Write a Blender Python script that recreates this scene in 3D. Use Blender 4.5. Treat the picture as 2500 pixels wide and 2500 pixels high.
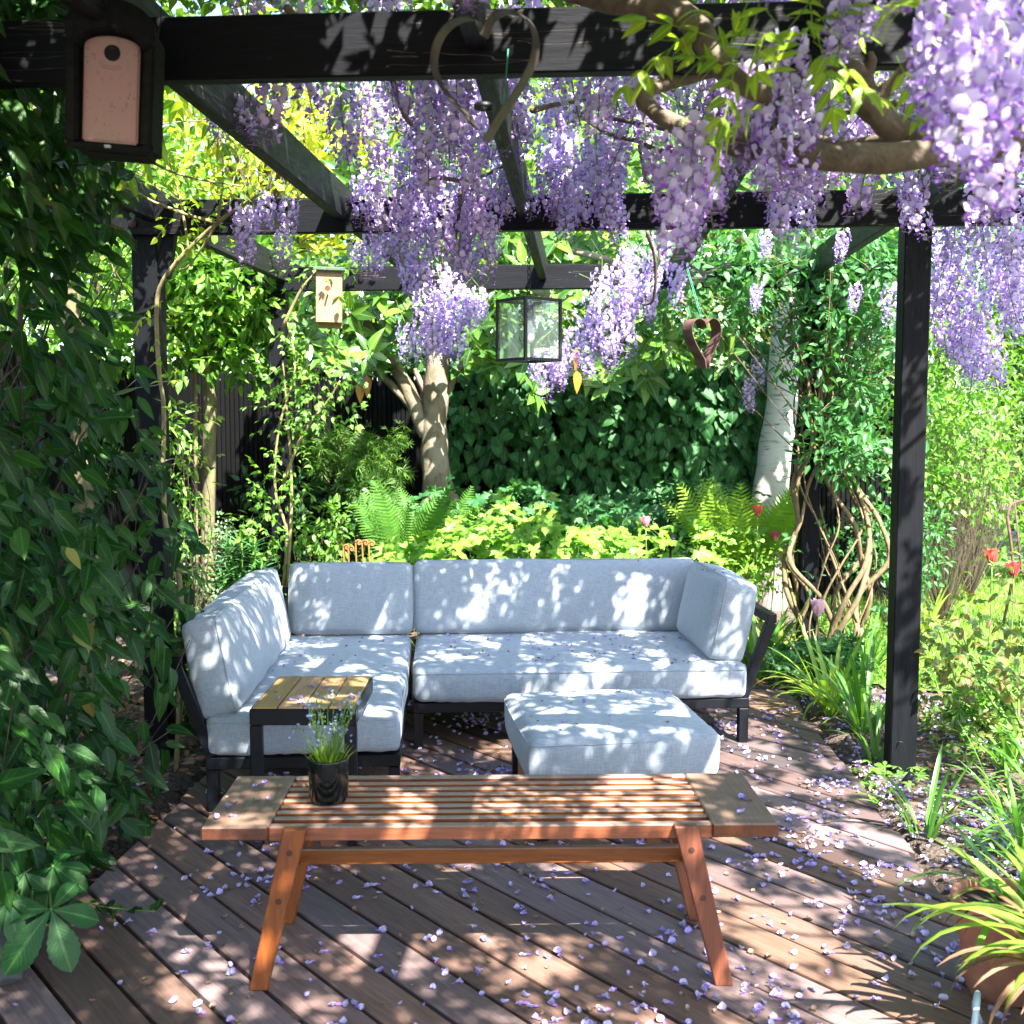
import bpy, bmesh, math, random
import numpy as np
from mathutils import Vector, Matrix, Euler

random.seed(7); RNG = np.random.default_rng(11)
R = math.radians
for o in list(bpy.data.objects): bpy.data.objects.remove(o)
scene = bpy.context.scene
COL = scene.collection

# ---------------------------------------------------------------- camera
FPX, CAM_H, PITCH, YAW = 2700.0, 1.55, math.atan(220/2700.0), R(3.8)
cd = bpy.data.cameras.new('camera'); cam = bpy.data.objects.new('camera', cd); COL.objects.link(cam)
cam.location = (0, 0, CAM_H); cam.rotation_euler = (R(90)-PITCH, 0, YAW)
cd.sensor_width = 36.0; cd.lens = 36.0*FPX/2500.0; cd.clip_start = 0.05; cd.clip_end = 400
cd.dof.use_dof = True; cd.dof.focus_distance = 4.7; cd.dof.aperture_fstop = 4.8
scene.camera = cam
# ---------------------------------------------------------------- sky and sun
SUN = np.array([0.45, -0.72, 1.02]); SUN /= np.linalg.norm(SUN)
SUN_EL = math.asin(SUN[2]); SUN_AZ = math.atan2(SUN[0], SUN[1])
w = bpy.data.worlds.new('World'); scene.world = w; w.use_nodes = True
wn = w.node_tree.nodes; wn.clear()
sky = wn.new('ShaderNodeTexSky'); sky.sky_type = 'NISHITA'; sky.sun_disc = False
sky.sun_elevation = SUN_EL; sky.sun_rotation = SUN_AZ
bg = wn.new('ShaderNodeBackground'); bg.inputs['Strength'].default_value = 0.105
wo = wn.new('ShaderNodeOutputWorld')
w.node_tree.links.new(sky.outputs[0], bg.inputs[0]); w.node_tree.links.new(bg.outputs[0], wo.inputs[0])
sl = bpy.data.lights.new('sun', 'SUN'); sl.energy = 5.0; sl.angle = R(0.53); sl.color = (1.0, 0.95, 0.87)
so = bpy.data.objects.new('sun', sl); COL.objects.link(so)
so.rotation_euler = Vector(SUN).to_track_quat('Z', 'Y').to_euler(); so.location = (3, -5, 8)
vs = scene.view_settings
vs.view_transform = 'Standard'; vs.look = 'None'; vs.gamma = 1.0; vs.use_curve_mapping = False; vs.exposure = 2.75
scene.render.engine = 'CYCLES'
cy = scene.cycles
cy.max_bounces = 5; cy.diffuse_bounces = 3; cy.glossy_bounces = 2; cy.transmission_bounces = 3; cy.transparent_max_bounces = 24

# ---------------------------------------------------------------- calibration helpers
_fw = np.array([-math.sin(YAW)*math.cos(PITCH), math.cos(YAW)*math.cos(PITCH), -math.sin(PITCH)])
_rt = np.array([math.cos(YAW), math.sin(YAW), 0.0]); _up = np.cross(_rt, _fw); _C = np.array([0, 0, CAM_H])
def P(u, v, y):          # point at world depth y seen at photo pixel (u,v)
    r = _fw + _rt*(u-1250)/FPX + _up*(1250-v)/FPX
    return _C + r*(y/r[1])
def PZ(u, v, z):         # point at world height z
    r = _fw + _rt*(u-1250)/FPX + _up*(1250-v)/FPX
    return _C + r*((z-CAM_H)/r[2])
def proj(p):
    d = np.asarray(p, float)-_C; wv = d @ _fw
    wv = np.where(wv < 0.05, 1e-3, wv)
    return 1250+FPX*(d @ _rt)/wv, 1250-FPX*(d @ _up)/wv, d @ _fw

# ---------------------------------------------------------------- object helpers
def tag(o, label=None, cat=None, group=None, kind=None):
    if label: o['label'] = label
    if cat: o['category'] = cat
    if group: o['group'] = group
    if kind: o['kind'] = kind
    return o
def thing(name, label, cat, loc=(0, 0, 0), rot=(0, 0, 0), group=None):
    o = bpy.data.objects.new(name, None); COL.objects.link(o)
    o.location = loc; o.rotation_euler = rot; o.empty_display_size = 0.05
    return tag(o, label, cat, group)
def obj(name, me, m=None, parent=None, loc=None, rot=None):
    o = bpy.data.objects.new(name, me); COL.objects.link(o)
    if m is not None and len(me.materials) == 0: me.materials.append(m)
    if parent is not None: o.parent = parent
    if loc is not None: o.location = loc
    if rot is not None: o.rotation_euler = rot
    return o
def mesh_np(name, V, F, smooth=True, attr=None, m=None):
    """V (n,3); F: list of lists or (quads array, tris array)"""
    me = bpy.data.meshes.new(name)
    V = np.ascontiguousarray(V, dtype=np.float32)
    if isinstance(F, tuple): arrs = [np.asarray(a, dtype=np.int32) for a in F if a is not None and len(a)]
    else:
        by = {}
        for f in F: by.setdefault(len(f), []).append(f)
        arrs = [np.asarray(a, dtype=np.int32) for a in by.values()]
    loops = np.concatenate([a.ravel() for a in arrs]); sizes = np.concatenate([np.full(len(a), a.shape[1], np.int32) for a in arrs])
    starts = np.concatenate([[0], np.cumsum(sizes)[:-1]]).astype(np.int32)
    me.vertices.add(len(V)); me.vertices.foreach_set('co', V.ravel())
    me.loops.add(len(loops)); me.loops.foreach_set('vertex_index', loops)
    me.polygons.add(len(sizes)); me.polygons.foreach_set('loop_start', starts)
    me.polygons.foreach_set('use_smooth', np.full(len(sizes), smooth, dtype=bool))
    me.update(calc_edges=True)
    if attr is not None:
        for an, data in attr.items():
            if an == 'Col':
                a = me.attributes.new('Col', 'FLOAT_COLOR', 'POINT'); d = np.ones((len(V), 4), np.float32); d[:, :3] = data
                a.data.foreach_set('color', d.ravel())
            else:
                a = me.attributes.new(an, 'FLOAT_VECTOR', 'POINT'); a.data.foreach_set('vector', np.asarray(data, np.float32).ravel())
    if m is not None: me.materials.append(m)
    return me
class MB:                       # collects shapes into one mesh
    def __init__(s): s.V = []; s.F = []; s.n = 0
    def add(s, V, F):
        V = np.asarray(V, float); s.V.append(V); s.F += [[i+s.n for i in f] for f in F]; s.n += len(V)
        return s
    def mesh(s, name='m', smooth=False, m=None): return mesh_np(name, np.concatenate(s.V), s.F, smooth, None, m)
def box_vf(sx, sy, sz, bev=0.003, c=(0, 0, 0)):
    """chamfered box, 24 verts"""
    h = np.array([sx, sy, sz])/2; b = min(bev, min(h)*0.5); V = []; idx = {}
    for ix in (-1, 1):
        for iy in (-1, 1):
            for iz in (-1, 1):
                s = np.array([ix, iy, iz])
                for ax in range(3):
                    p = s*h; q = p.copy()
                    for a in range(3):
                        if a != ax: q[a] -= s[a]*b
                    idx[(ix, iy, iz, ax)] = len(V); V.append(q+np.array(c))
    F = []
    def face(keys, out):
        pts = [np.array(V[idx[k]]) for k in keys]
        n = np.cross(pts[1]-pts[0], pts[2]-pts[0])
        ks = [idx[k] for k in keys]
        F.append(ks if n @ out > 0 else ks[::-1])
    for ax in range(3):
        o1, o2 = [a for a in range(3) if a != ax]
        for s in (-1, 1):
            ks = []
            for a, b2 in ((-1, -1), (1, -1), (1, 1), (-1, 1)):
                t = [0, 0, 0]; t[ax] = s; t[o1] = a; t[o2] = b2; ks.append((*t, ax))
            out = np.zeros(3); out[ax] = s; face(ks, out)
    for a1 in range(3):
        for a2 in range(a1+1, 3):
            a3 = 3-a1-a2
            for s1 in (-1, 1):
                for s2 in (-1, 1):
                    ks = []
                    for s3, ax in ((-1, a1), (1, a1), (1, a2), (-1, a2)):
                        t = [0, 0, 0]; t[a1] = s1; t[a2] = s2; t[a3] = s3; ks.append((*t, ax))
                    out = np.zeros(3); out[a1] = s1; out[a2] = s2; face(ks, out)
    for ix in (-1, 1):
        for iy in (-1, 1):
            for iz in (-1, 1): face([(ix, iy, iz, 0), (ix, iy, iz, 1), (ix, iy, iz, 2)], np.array([ix, iy, iz]))
    return np.array(V), F
def box(name, s, m, parent=None, loc=(0, 0, 0), rot=(0, 0, 0), bev=0.003, c=(0, 0, 0)):
    V, F = box_vf(*s, bev, c); return obj(name, mesh_np(name, V, F, False), m, parent, loc, rot)
def smooth_path(pts, rad=None, n=8):
    pts = np.asarray(pts, float); k = len(pts)
    rad = np.full(k, 0.01) if rad is None else (np.full(k, rad) if np.isscalar(rad) else np.asarray(rad, float))
    if n <= 1 or k < 3: return pts, rad
    Q = np.vstack([2*pts[0]-pts[1], pts, 2*pts[-1]-pts[-2]]); out = []; ro = []
    for i in range(1, k):
        p0, p1, p2, p3 = Q[i-1], Q[i], Q[i+1], Q[i+2]
        for t in np.linspace(0, 1, n, endpoint=False):
            out.append(0.5*((2*p1)+(-p0+p2)*t+(2*p0-5*p1+4*p2-p3)*t*t+(-p0+3*p1-3*p2+p3)*t**3)); ro.append(rad[i-1]*(1-t)+rad[i]*t)
    out.append(pts[-1]); ro.append(rad[-1])
    return np.array(out), np.array(ro)
def tube_vf(pts, rad, sides=8, n=6, bump=0.0, cap=True, closed=False):
    p, r = smooth_path(pts, rad, n); k = len(p)
    T = np.gradient(p, axis=0)
    if closed: T = np.roll(p, -1, 0)-np.roll(p, 1, 0)
    T /= np.linalg.norm(T, axis=1)[:, None]+1e-12
    a = np.array([0, 0, 1.0]) if abs(T[0][2]) < 0.9 else np.array([1.0, 0, 0])
    N = np.cross(T[0], a); N /= np.linalg.norm(N); V = []
    th = np.linspace(0, 2*math.pi, sides, endpoint=False)
    ph = RNG.uniform(0, 6, 4)
    for i in range(k):
        N = N-T[i]*(N @ T[i]); N /= np.linalg.norm(N); B = np.cross(T[i], N)
        rr = r[i]*(1+bump*(np.sin(3*th+ph[0]+i*0.35)+np.sin(2*th+ph[1]-i*0.8)+np.sin(i*1.3+ph[2]+th)))
        V.append(p[i]+np.outer(np.cos(th)*rr, N)+np.outer(np.sin(th)*rr, B))
    V = np.concatenate(V); F = []
    for i in range(k if closed else k-1):
        j = (i+1) % k
        for s in range(sides):
            t = (s+1) % sides; F.append([i*sides+s, i*sides+t, j*sides+t, j*sides+s])
    if cap and not closed:
        F.append(list(range(sides))[::-1]); F.append([(k-1)*sides+s for s in range(sides)])
    return V, F
def tube(name, pts, rad, m, parent=None, sides=8, n=6, bump=0.0, base=(0, 0, 0), cap=True, closed=False):
    V, F = tube_vf(pts, rad, sides, n, bump, cap, closed)
    return obj(name, mesh_np(name, V-np.array(base), F, True), m, parent)
def lathe_vf(prof, seg=32):
    V = []; F = []; th = np.linspace(0, 2*math.pi, seg, endpoint=False); k = len(prof)
    for r, z in prof: V.append(np.stack([r*np.cos(th), r*np.sin(th), np.full(seg, z)], 1))
    for i in range(k-1):
        for s in range(seg):
            t = (s+1) % seg; F.append([i*seg+s, i*seg+t, (i+1)*seg+t, (i+1)*seg+s])
    return np.concatenate(V), F
def prism_vf(poly, y0, y1, plane='xz'):
    """extrude an outline (list of 2d) between two depths"""
    n = len(poly); poly = np.asarray(poly, float)
    def mk(d):
        if plane == 'xz': return np.stack([poly[:, 0], np.full(n, d), poly[:, 1]], 1)
        return np.stack([poly[:, 0], poly[:, 1], np.full(n, d)], 1)
    V = np.vstack([mk(y0), mk(y1)]); F = [list(range(n))[::-1], [n+i for i in range(n)]]
    for i in range(n): j = (i+1) % n; F.append([i, j, n+j, n+i])
    return V, F
def fix_normals(me):
    bm = bmesh.new(); bm.from_mesh(me); bmesh.ops.recalc_face_normals(bm, faces=bm.faces); bm.to_mesh(me); bm.free(); return me

# ---------------------------------------------------------------- materials
MATS = {}
class NG:
    def __init__(s, name):
        s.m = bpy.data.materials.new(name); s.m.use_nodes = True; s.t = s.m.node_tree; s.t.nodes.clear()
        s.out = s.t.nodes.new('ShaderNodeOutputMaterial'); MATS[name] = s.m
    def n(s, typ, ins=None, **props):
        nd = s.t.nodes.new(typ)
        for k, v in props.items(): setattr(nd, k, v)
        for k, v in (ins or {}).items():
            if isinstance(v, bpy.types.NodeSocket): s.t.links.new(v, nd.inputs[k])
            else: nd.inputs[k].default_value = v
        return nd
    def math(s, op, a, b=0.0, clamp=False):
        nd = s.n('ShaderNodeMath', {0: a, 1: b}, operation=op); nd.use_clamp = clamp; return nd.outputs[0]
    def ramp(s, fac, stops, interp='LINEAR'):
        nd = s.n('ShaderNodeValToRGB', {0: fac}); cr = nd.color_ramp; cr.interpolation = interp
        while len(cr.elements) < len(stops): cr.elements.new(0.5)
        for e, (p, c) in zip(cr.elements, stops): e.position = p; e.color = (*c, 1) if len(c) == 3 else c
        return nd.outputs[0]
    def mix(s, fac, a, b, mode='MIX'):
        nd = s.n('ShaderNodeMix', data_type='RGBA', blend_type=mode)
        for k, v in ((0, fac), (6, a), (7, b)):
            if isinstance(v, bpy.types.NodeSocket): s.t.links.new(v, nd.inputs[k])
            else: nd.inputs[k].default_value = v if not isinstance(v, tuple) else ((*v, 1) if len(v) == 3 else v)
        return nd.outputs[2]
    def noise(s, scale, vec=None, detail=4.0, rough=0.55, dist=0.0):
        ins = {'Scale': scale, 'Detail': detail, 'Roughness': rough, 'Distortion': dist}
        if vec is not None: ins['Vector'] = vec
        return s.n('ShaderNodeTexNoise', ins).outputs[0]
    def coord(s, which='Object', scale=(1, 1, 1), rot=(0, 0, 0), rnd=True):
        tc = s.n('ShaderNodeTexCoord').outputs[which]
        if rnd:
            r = s.n('ShaderNodeObjectInfo').outputs['Random']
            off = s.n('ShaderNodeVectorMath', {0: (13.1, 7.7, 23.3)}, operation='SCALE'); s.t.links.new(r, off.inputs['Scale'])
            tc = s.n('ShaderNodeVectorMath', {0: tc, 1: off.outputs[0]}, operation='ADD').outputs[0]
        return s.n('ShaderNodeMapping', {'Vector': tc, 'Scale': scale, 'Rotation': rot}).outputs[0]
    def bump(s, h, strength=0.3, dist=0.01): return s.n('ShaderNodeBump', {'Height': h, 'Strength': strength, 'Distance': dist}).outputs[0]
    def done(s, base, rough=0.5, normal=None, **kw):
        ins = {'Base Color': base if isinstance(base, bpy.types.NodeSocket) else (*base, 1), 'Roughness': rough}
        ins.update(kw)
        if normal is not None: ins['Normal'] = normal
        b = s.n('ShaderNodeBsdfPrincipled', ins); s.t.links.new(b.outputs[0], s.out.inputs[0]); s.bsdf = b; return s.m
def plain(name, col, rough=0.5, bump=0.0, bscale=60, var=0.25, **kw):
    g = NG(name); c = g.coord()
    nz = g.noise(bscale*0.25, c); lo = tuple(x*(1-var) for x in col); hi = tuple(min(1, x*(1+var)) for x in col)
    base = g.ramp(nz, [(0.3, lo), (0.7, hi)])
    nm = g.bump(g.noise(bscale, c), bump, 0.004) if bump else None
    return g.done(base, rough, nm, **kw)
def wood(name, dark, light, along='x', rough=0.55, bump=0.35, gs=9.0, rot=(0, 0, 0), weather=None, tint=0.25, cracks=None, spec=0.5):
    """grain runs along one local axis; each piece gets its own tone and offset"""
    g = NG(name); sc = {'x': (0.9, 14, 14), 'y': (14, 0.9, 14), 'z': (14, 14, 0.9)}[along]
    c = g.coord('Object', sc, rot)
    if rot != (0, 0, 0):
        c0 = g.coord('Object', (1, 1, 1), rot); c = g.n('ShaderNodeMapping', {'Vector': c0, 'Scale': sc}).outputs[0]
    fine = g.noise(gs, c, 6, 0.65, 0.4); broad = g.noise(gs*0.18, c, 3, 0.5, 0.8)
    f = g.math('ADD', g.math('MULTIPLY', fine, 0.6), g.math('MULTIPLY', broad, 0.4))
    base = g.ramp(f, [(0.32, dark), (0.68, light)])
    rnd = g.n('ShaderNodeObjectInfo').outputs['Random']
    hsv = g.n('ShaderNodeHueSaturation', {'Hue': g.math('ADD', 0.5-tint*0.03, g.math('MULTIPLY', rnd, tint*0.06)), 'Saturation': g.math('ADD', 1-tint*0.5, g.math('MULTIPLY', rnd, tint*0.9)),
              'Value': g.math('ADD', 1-tint*0.6, g.math('MULTIPLY', g.n('ShaderNodeMath', {0: g.math('MULTIPLY', rnd, 7.3)}, operation='FRACT').outputs[0], tint*1.2)), 'Color': base})
    base = hsv.outputs[0]
    if cracks:
        c2 = g.coord('Object', tuple(x*0.55 for x in sc), rot)
        k = g.noise(3.2, c2, 3, 0.5, 0.3); k = g.math('LESS_THAN', g.math('ABSOLUTE', g.math('SUBTRACT', k, 0.5)), 0.0035)
        k = g.math('MULTIPLY', k, g.math('GREATER_THAN', g.noise(1.7, g.coord('Object')), 0.52))
        base = g.mix(k, base, cracks)
    if weather:
        nz = g.n('ShaderNodeNewGeometry').outputs['Normal']
        z = g.n('ShaderNodeSeparateXYZ', {0: nz}).outputs[2]
        wf = g.math('MULTIPLY', g.math('GREATER_THAN', z, 0.7), g.ramp(g.noise(5.0, g.coord('Object', (1, 3, 3))), [(0.35, (0.6,)*3), (0.7, (1, 1, 1))]))
        base = g.mix(wf, base, g.mix(f, tuple(x*0.6 for x in weather), tuple(min(1, x*1.25) for x in weather)))
    return g.done(base, g.ramp(fine, [(0.3, (rough+0.12,)*3), (0.7, (rough-0.08,)*3)]), g.bump(fine, bump, 0.003), **{'Specular IOR Level': spec})
def leafmat(name, cols, rough=0.42, trans=0.38, tcol=None, vein=0.55, spec=0.45, midcol=None, veins=9.0):
    """per-leaf colour from a ramp, a pale midrib, some light through the blade"""
    g = NG(name)
    isl = g.n('ShaderNodeNewGeometry').outputs['Random Per Island']; rnd = g.n('ShaderNodeObjectInfo').outputs['Random']
    r = g.n('ShaderNodeMath', {0: g.math('ADD', isl, g.math('MULTIPLY', rnd, 3.7))}, operation='FRACT').outputs[0]
    base = g.ramp(r, [(i/(len(cols)-1) if len(cols) > 1 else 0, c) for i, c in enumerate(cols)])
    nrm = None
    if vein > 0:
        at = g.n('ShaderNodeAttribute', attribute_name='lf'); sx = g.n('ShaderNodeSeparateXYZ', {0: at.outputs['Vector']})
        mid, ln = sx.outputs[0], sx.outputs[1]
        rib = g.n('ShaderNodeMapRange', {0: mid, 1: 0.84, 2: 0.97}, clamp=True).outputs[0]
        wv = g.math('SINE', g.math('MULTIPLY', g.math('SUBTRACT', ln, g.math('MULTIPLY', g.math('SUBTRACT', 1.0, mid), 0.22)), veins*6.28))
        v2 = g.math('POWER', g.math('ADD', g.math('MULTIPLY', wv, 0.5), 0.5), 6.0)
        mc = midcol or tuple(min(1, c*1.9+0.02) for c in cols[-1])
        base = g.mix(g.math('MULTIPLY', g.math('MAXIMUM', rib, g.math('MULTIPLY', v2, 0.22)), vein), base, mc)
        nrm = g.bump(g.math('SUBTRACT', g.math('MULTIPLY', v2, -0.5), rib), 0.25, 0.004)
    ins = {'Base Color': base, 'Roughness': rough, 'Specular IOR Level': spec}
    if nrm is not None: ins['Normal'] = nrm
    b = g.n('ShaderNodeBsdfPrincipled', ins)
    tc = g.mix(1.0, base, tcol or (1.35, 1.5, 0.55), 'MULTIPLY')
    tr = g.n('ShaderNodeBsdfTranslucent', {'Color': tc})
    mx = g.n('ShaderNodeMixShader', {0: trans, 1: b.outputs[0], 2: tr.outputs[0]})
    g.t.links.new(mx.outputs[0], g.out.inputs[0]); return g.m
def petalmat(name, trans=0.3, shade=0.18, tint=None):
    g = NG(name); col = g.n('ShaderNodeVertexColor', layer_name='Col').outputs[0]
    isl = g.n('ShaderNodeNewGeometry').outputs['Random Per Island']; rnd = g.n('ShaderNodeObjectInfo').outputs['Random']
    hs = g.n('ShaderNodeHueSaturation', {'Hue': g.math('ADD', 0.485, g.math('MULTIPLY', rnd, 0.04)), 'Saturation': g.math('ADD', 0.85, g.math('MULTIPLY', isl, 0.4)),
          'Value': g.math('ADD', 1-shade, g.math('MULTIPLY', isl, 2*shade)), 'Color': col})
    c = hs.outputs[0]
    if tint: c = g.mix(1.0, c, tint, 'MULTIPLY')
    b = g.n('ShaderNodeBsdfPrincipled', {'Base Color': c, 'Roughness': 0.6, 'Specular IOR Level': 0.2})
    tr = g.n('ShaderNodeBsdfTranslucent', {'Color': c}); mx = g.n('ShaderNodeMixShader', {0: trans, 1: b.outputs[0], 2: tr.outputs[0]})
    g.t.links.new(mx.outputs[0], g.out.inputs[0]); return g.m
def barkmat(name, c1, c2, scale=18, stretch=(1, 1, 0.35), bump=0.6, rough=0.85, blotch=None, dist=0.012):
    g = NG(name); c = g.coord('Object', stretch)
    nz = g.noise(scale, c, 6, 0.65, 0.6); base = g.ramp(nz, [(0.33, c1), (0.66, c2)])
    if blotch:
        b2 = g.noise(scale*0.2, g.coord('Object'), 3); base = g.mix(g.ramp(b2, [(0.5, (0,)*3), (0.62, (0.8,)*3)]), base, blotch)
    return g.done(base, rough, g.bump(nz, bump, dist))

M_beam = wood('stained_beam', (0.0018, 0.0022, 0.0034), (0.0075, 0.0082, 0.011), 'x', 0.55, 0.5, spec=0.14, cracks=(0.10, 0.085, 0.07))
M_raft = wood('stained_rafter', (0.0045, 0.0045, 0.0055), (0.016, 0.016, 0.018), 'y', 0.55, 0.5, spec=0.2, cracks=(0.14, 0.12, 0.10))
M_post = wood('stained_post', (0.0020, 0.0025, 0.0038), (0.0080, 0.0088, 0.0120), 'z', 0.55, 0.5, spec=0.12)
M_deck = wood('deck_board_wood', (0.080, 0.046, 0.039), (0.172, 0.108, 0.094), 'x', 0.62, 0.5, 8.0, (0, 0, R(46.5)), tint=0.95)
M_teak = wood('teak', (0.115, 0.027, 0.006), (0.26, 0.074, 0.016), 'x', 0.42, 0.25, weather=(0.27, 0.205, 0.165), tint=0.25)
M_teak_end = wood('teak_end_board', (0.065, 0.018, 0.009), (0.16, 0.050, 0.022), 'y', 0.45, 0.25, weather=(0.22, 0.145, 0.105), tint=0.3)
M_teak_leg = wood('teak_leg', (0.105, 0.025, 0.006), (0.26, 0.072, 0.016), 'z', 0.42, 0.25, tint=0.2)
M_plug = wood('teak_plug', (0.03, 0.010, 0.006), (0.06, 0.02, 0.01), 'y', 0.5, 0.2)
M_slat = wood('table_slat_wood', (0.27, 0.150, 0.058), (0.45, 0.275, 0.125), 'y', 0.55, 0.3, tint=0.2)
M_pine = wood('raw_pine', (0.22, 0.130, 0.048), (0.34, 0.22, 0.095), 'z', 0.6, 0.2)
M_batten = wood('black_batten', (0.0014, 0.0016, 0.0018), (0.0045, 0.0045, 0.005), 'z', 0.65, 0.4, tint=0.6, spec=0.1)
M_metal = plain('dark_powder_coat', (0.0045, 0.0055, 0.0085), 0.36, 0.08, 400, **{'Specular IOR Level': 0.28})
M_iron = plain('black_iron', (0.006, 0.006, 0.0065), 0.5, 0.2, 120)
M_rust = plain('rusted_steel', (0.085, 0.040, 0.033), 0.8, 0.5, 90, 0.5)
M_band = plain('brown_steel_band', (0.052, 0.038, 0.030), 0.5, 0.3, 80, 0.5)
M_glaze = plain('black_glaze', (0.006, 0.007, 0.006), 0.08)
M_terra = plain('terracotta', (0.46, 0.20, 0.12), 0.8, 0.3, 60, 0.25)
M_crete = plain('dark_woodcrete', (0.009, 0.010, 0.0095), 0.9, 0.8, 220, 0.4, **{'Specular IOR Level': 0.15})
M_hole_shade = plain('hole_shade', (0.004, 0.004, 0.004), 0.95)  # near-black colour stands for the shade inside an opening
M_wire = plain('grey_wire', (0.20, 0.20, 0.20), 0.4)
M_cord = plain('green_cord', (0.02, 0.19, 0.12), 0.6)
M_white = plain('white_bulb', (0.75, 0.74, 0.70), 0.3)
M_label = plain('steel_catch', (0.35, 0.36, 0.36), 0.35)
M_soilpot = plain('potting_soil', (0.035, 0.024, 0.016), 0.95, 0.9, 60, 0.5)
M_stone = plain('dark_stone', (0.045, 0.048, 0.047), 0.7, 0.6, 20, 0.5)
M_hose = plain('pale_blue_hose', (0.42, 0.55, 0.60), 0.4)
g = NG('pink_woodcrete'); c = g.coord(); s1 = g.noise(160, c, 3); s2 = g.noise(9, c, 4)
base = g.mix(g.ramp(s2, [(0.35, (0,)*3), (0.7, (1,)*3)]), (0.37, 0.215, 0.19), (0.32, 0.225, 0.175))
spk = g.math('MULTIPLY', g.math('GREATER_THAN', g.noise(95, c, 2), 0.63), g.ramp(g.noise(7, c, 3), [(0.42, (0,)*3), (0.62, (1,)*3)]))
M_pink = g.done(g.mix(g.math('MULTIPLY', spk, 0.75), base, (0.07, 0.055, 0.04)), 0.9, g.bump(s1, 0.5, 0.002))
# woven cushion cloth: warp and weft threads, faint creases and slubs
g = NG('cushion_cloth'); c = g.coord('Object', (1, 1, 1))
wv1 = g.n('ShaderNodeTexWave', {'Vector': c, 'Scale': 190.0, 'Distortion': 1.5, 'Detail': 2.0}, bands_direction='X').outputs[1]
wv2 = g.n('ShaderNodeTexWave', {'Vector': c, 'Scale': 190.0, 'Distortion': 1.5, 'Detail': 2.0}, bands_direction='Z').outputs[1]
slub = g.noise(260, g.coord('Object', (1, 1, 0.12)), 2); slub2 = g.noise(260, g.coord('Object', (0.12, 0.12, 1)), 2)
wv = g.math('ADD', g.math('MULTIPLY', slub, 0.5), g.math('MULTIPLY', slub2, 0.5)); big = g.noise(5.0, c, 4)
base = g.ramp(wv, [(0.35, (0.245, 0.285, 0.335)), (0.65, (0.37, 0.415, 0.47))])
base = g.mix(g.math('MULTIPLY', g.ramp(big, [(0.4, (0,)*3), (0.75, (1,)*3)]), 0.25), base, (0.25, 0.285, 0.33))
hgt = g.math('ADD', g.math('MULTIPLY', g.math('ADD', wv1, wv2), 0.05), g.math('ADD', g.math('MULTIPLY', wv, 0.12), g.math('MULTIPLY', big, 0.12)))
M_cloth = g.done(base, 0.9, g.bump(hgt, 0.5, 0.008), **{'Sheen Weight': 0.25})
g = NG('lantern_glass'); c = g.coord()
gl = g.n('ShaderNodeBsdfGlass', {'Roughness': 0.0, 'IOR': 1.45, 'Color': (0.93, 0.97, 0.95, 1)}); tp = g.n('ShaderNodeBsdfTransparent', {'Color': (0.965, 0.985, 0.975, 1)})
gs = g.n('ShaderNodeBsdfGlossy', {'Roughness': 0.03}); df = g.n('ShaderNodeBsdfDiffuse', {'Color': (0.55, 0.6, 0.56, 1)})
fr = g.math('ADD', 0.04, g.math('MULTIPLY', g.math('POWER', g.n('ShaderNodeLayerWeight', {'Blend': 0.5}).outputs['Facing'], 4.0), 0.6))
a1 = g.n('ShaderNodeMixShader', {0: fr, 1: tp.outputs[0], 2: gs.outputs[0]}); a2 = g.n('ShaderNodeMixShader', {0: g.math('MULTIPLY', g.noise(14, c, 4), 0.11), 1: a1.outputs[0], 2: df.outputs[0]})
g.t.links.new(a2.outputs[0], g.out.inputs[0]); M_glass = g.m
# leaves
L_hedge = leafmat('leaf_dark_climber', [(0.005, 0.026, 0.005), (0.009, 0.047, 0.007), (0.015, 0.069, 0.009), (0.029, 0.100, 0.012)], 0.42, 0.25, spec=0.28, veins=7)
L_chest = leafmat('leaf_chestnut', [(0.010, 0.075, 0.010), (0.016, 0.095, 0.013)], 0.5, 0.30, veins=13, vein=0.6, midcol=(0.10, 0.24, 0.06))
L_apple = leafmat('leaf_light_green', [(0.045, 0.130, 0.020), (0.075, 0.190, 0.026), (0.115, 0.250, 0.032), (0.17, 0.31, 0.04)], 0.42, 0.42)
L_magn = leafmat('leaf_magnolia', [(0.022, 0.085, 0.016), (0.040, 0.130, 0.020), (0.085, 0.200, 0.026), (0.13, 0.25, 0.03)], 0.24, 0.28, spec=0.6, midcol=(0.28, 0.34, 0.08))
L_hyd = leafmat('leaf_hydrangea', [(0.016, 0.070, 0.020), (0.026, 0.105, 0.028), (0.040, 0.145, 0.036)], 0.5, 0.25, spec=0.25, veins=6)
L_anem = leafmat('leaf_anemone', [(0.10, 0.24, 0.030), (0.16, 0.32, 0.04), (0.23, 0.40, 0.055)], 0.5, 0.40, veins=5, vein=0.35)
L_acer = leafmat('leaf_acer', [(0.030, 0.090, 0.012), (0.055, 0.14, 0.016), (0.11, 0.20, 0.022)], 0.5, 0.35, vein=0)
L_fern = leafmat('leaf_fern', [(0.06, 0.17, 0.025), (0.10, 0.24, 0.03)], 0.5, 0.40, vein=0)
L_fernb = leafmat('leaf_fern_bright', [(0.15, 0.28, 0.022), (0.24, 0.37, 0.035)], 0.5, 0.42, vein=0)
L_honey = leafmat('leaf_honeysuckle', [(0.025, 0.105, 0.034), (0.045, 0.155, 0.048), (0.080, 0.215, 0.060)], 0.45, 0.35)
L_rose = leafmat('leaf_rose', [(0.055, 0.15, 0.030), (0.10, 0.23, 0.035), (0.17, 0.32, 0.045)], 0.42, 0.40)
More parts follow.
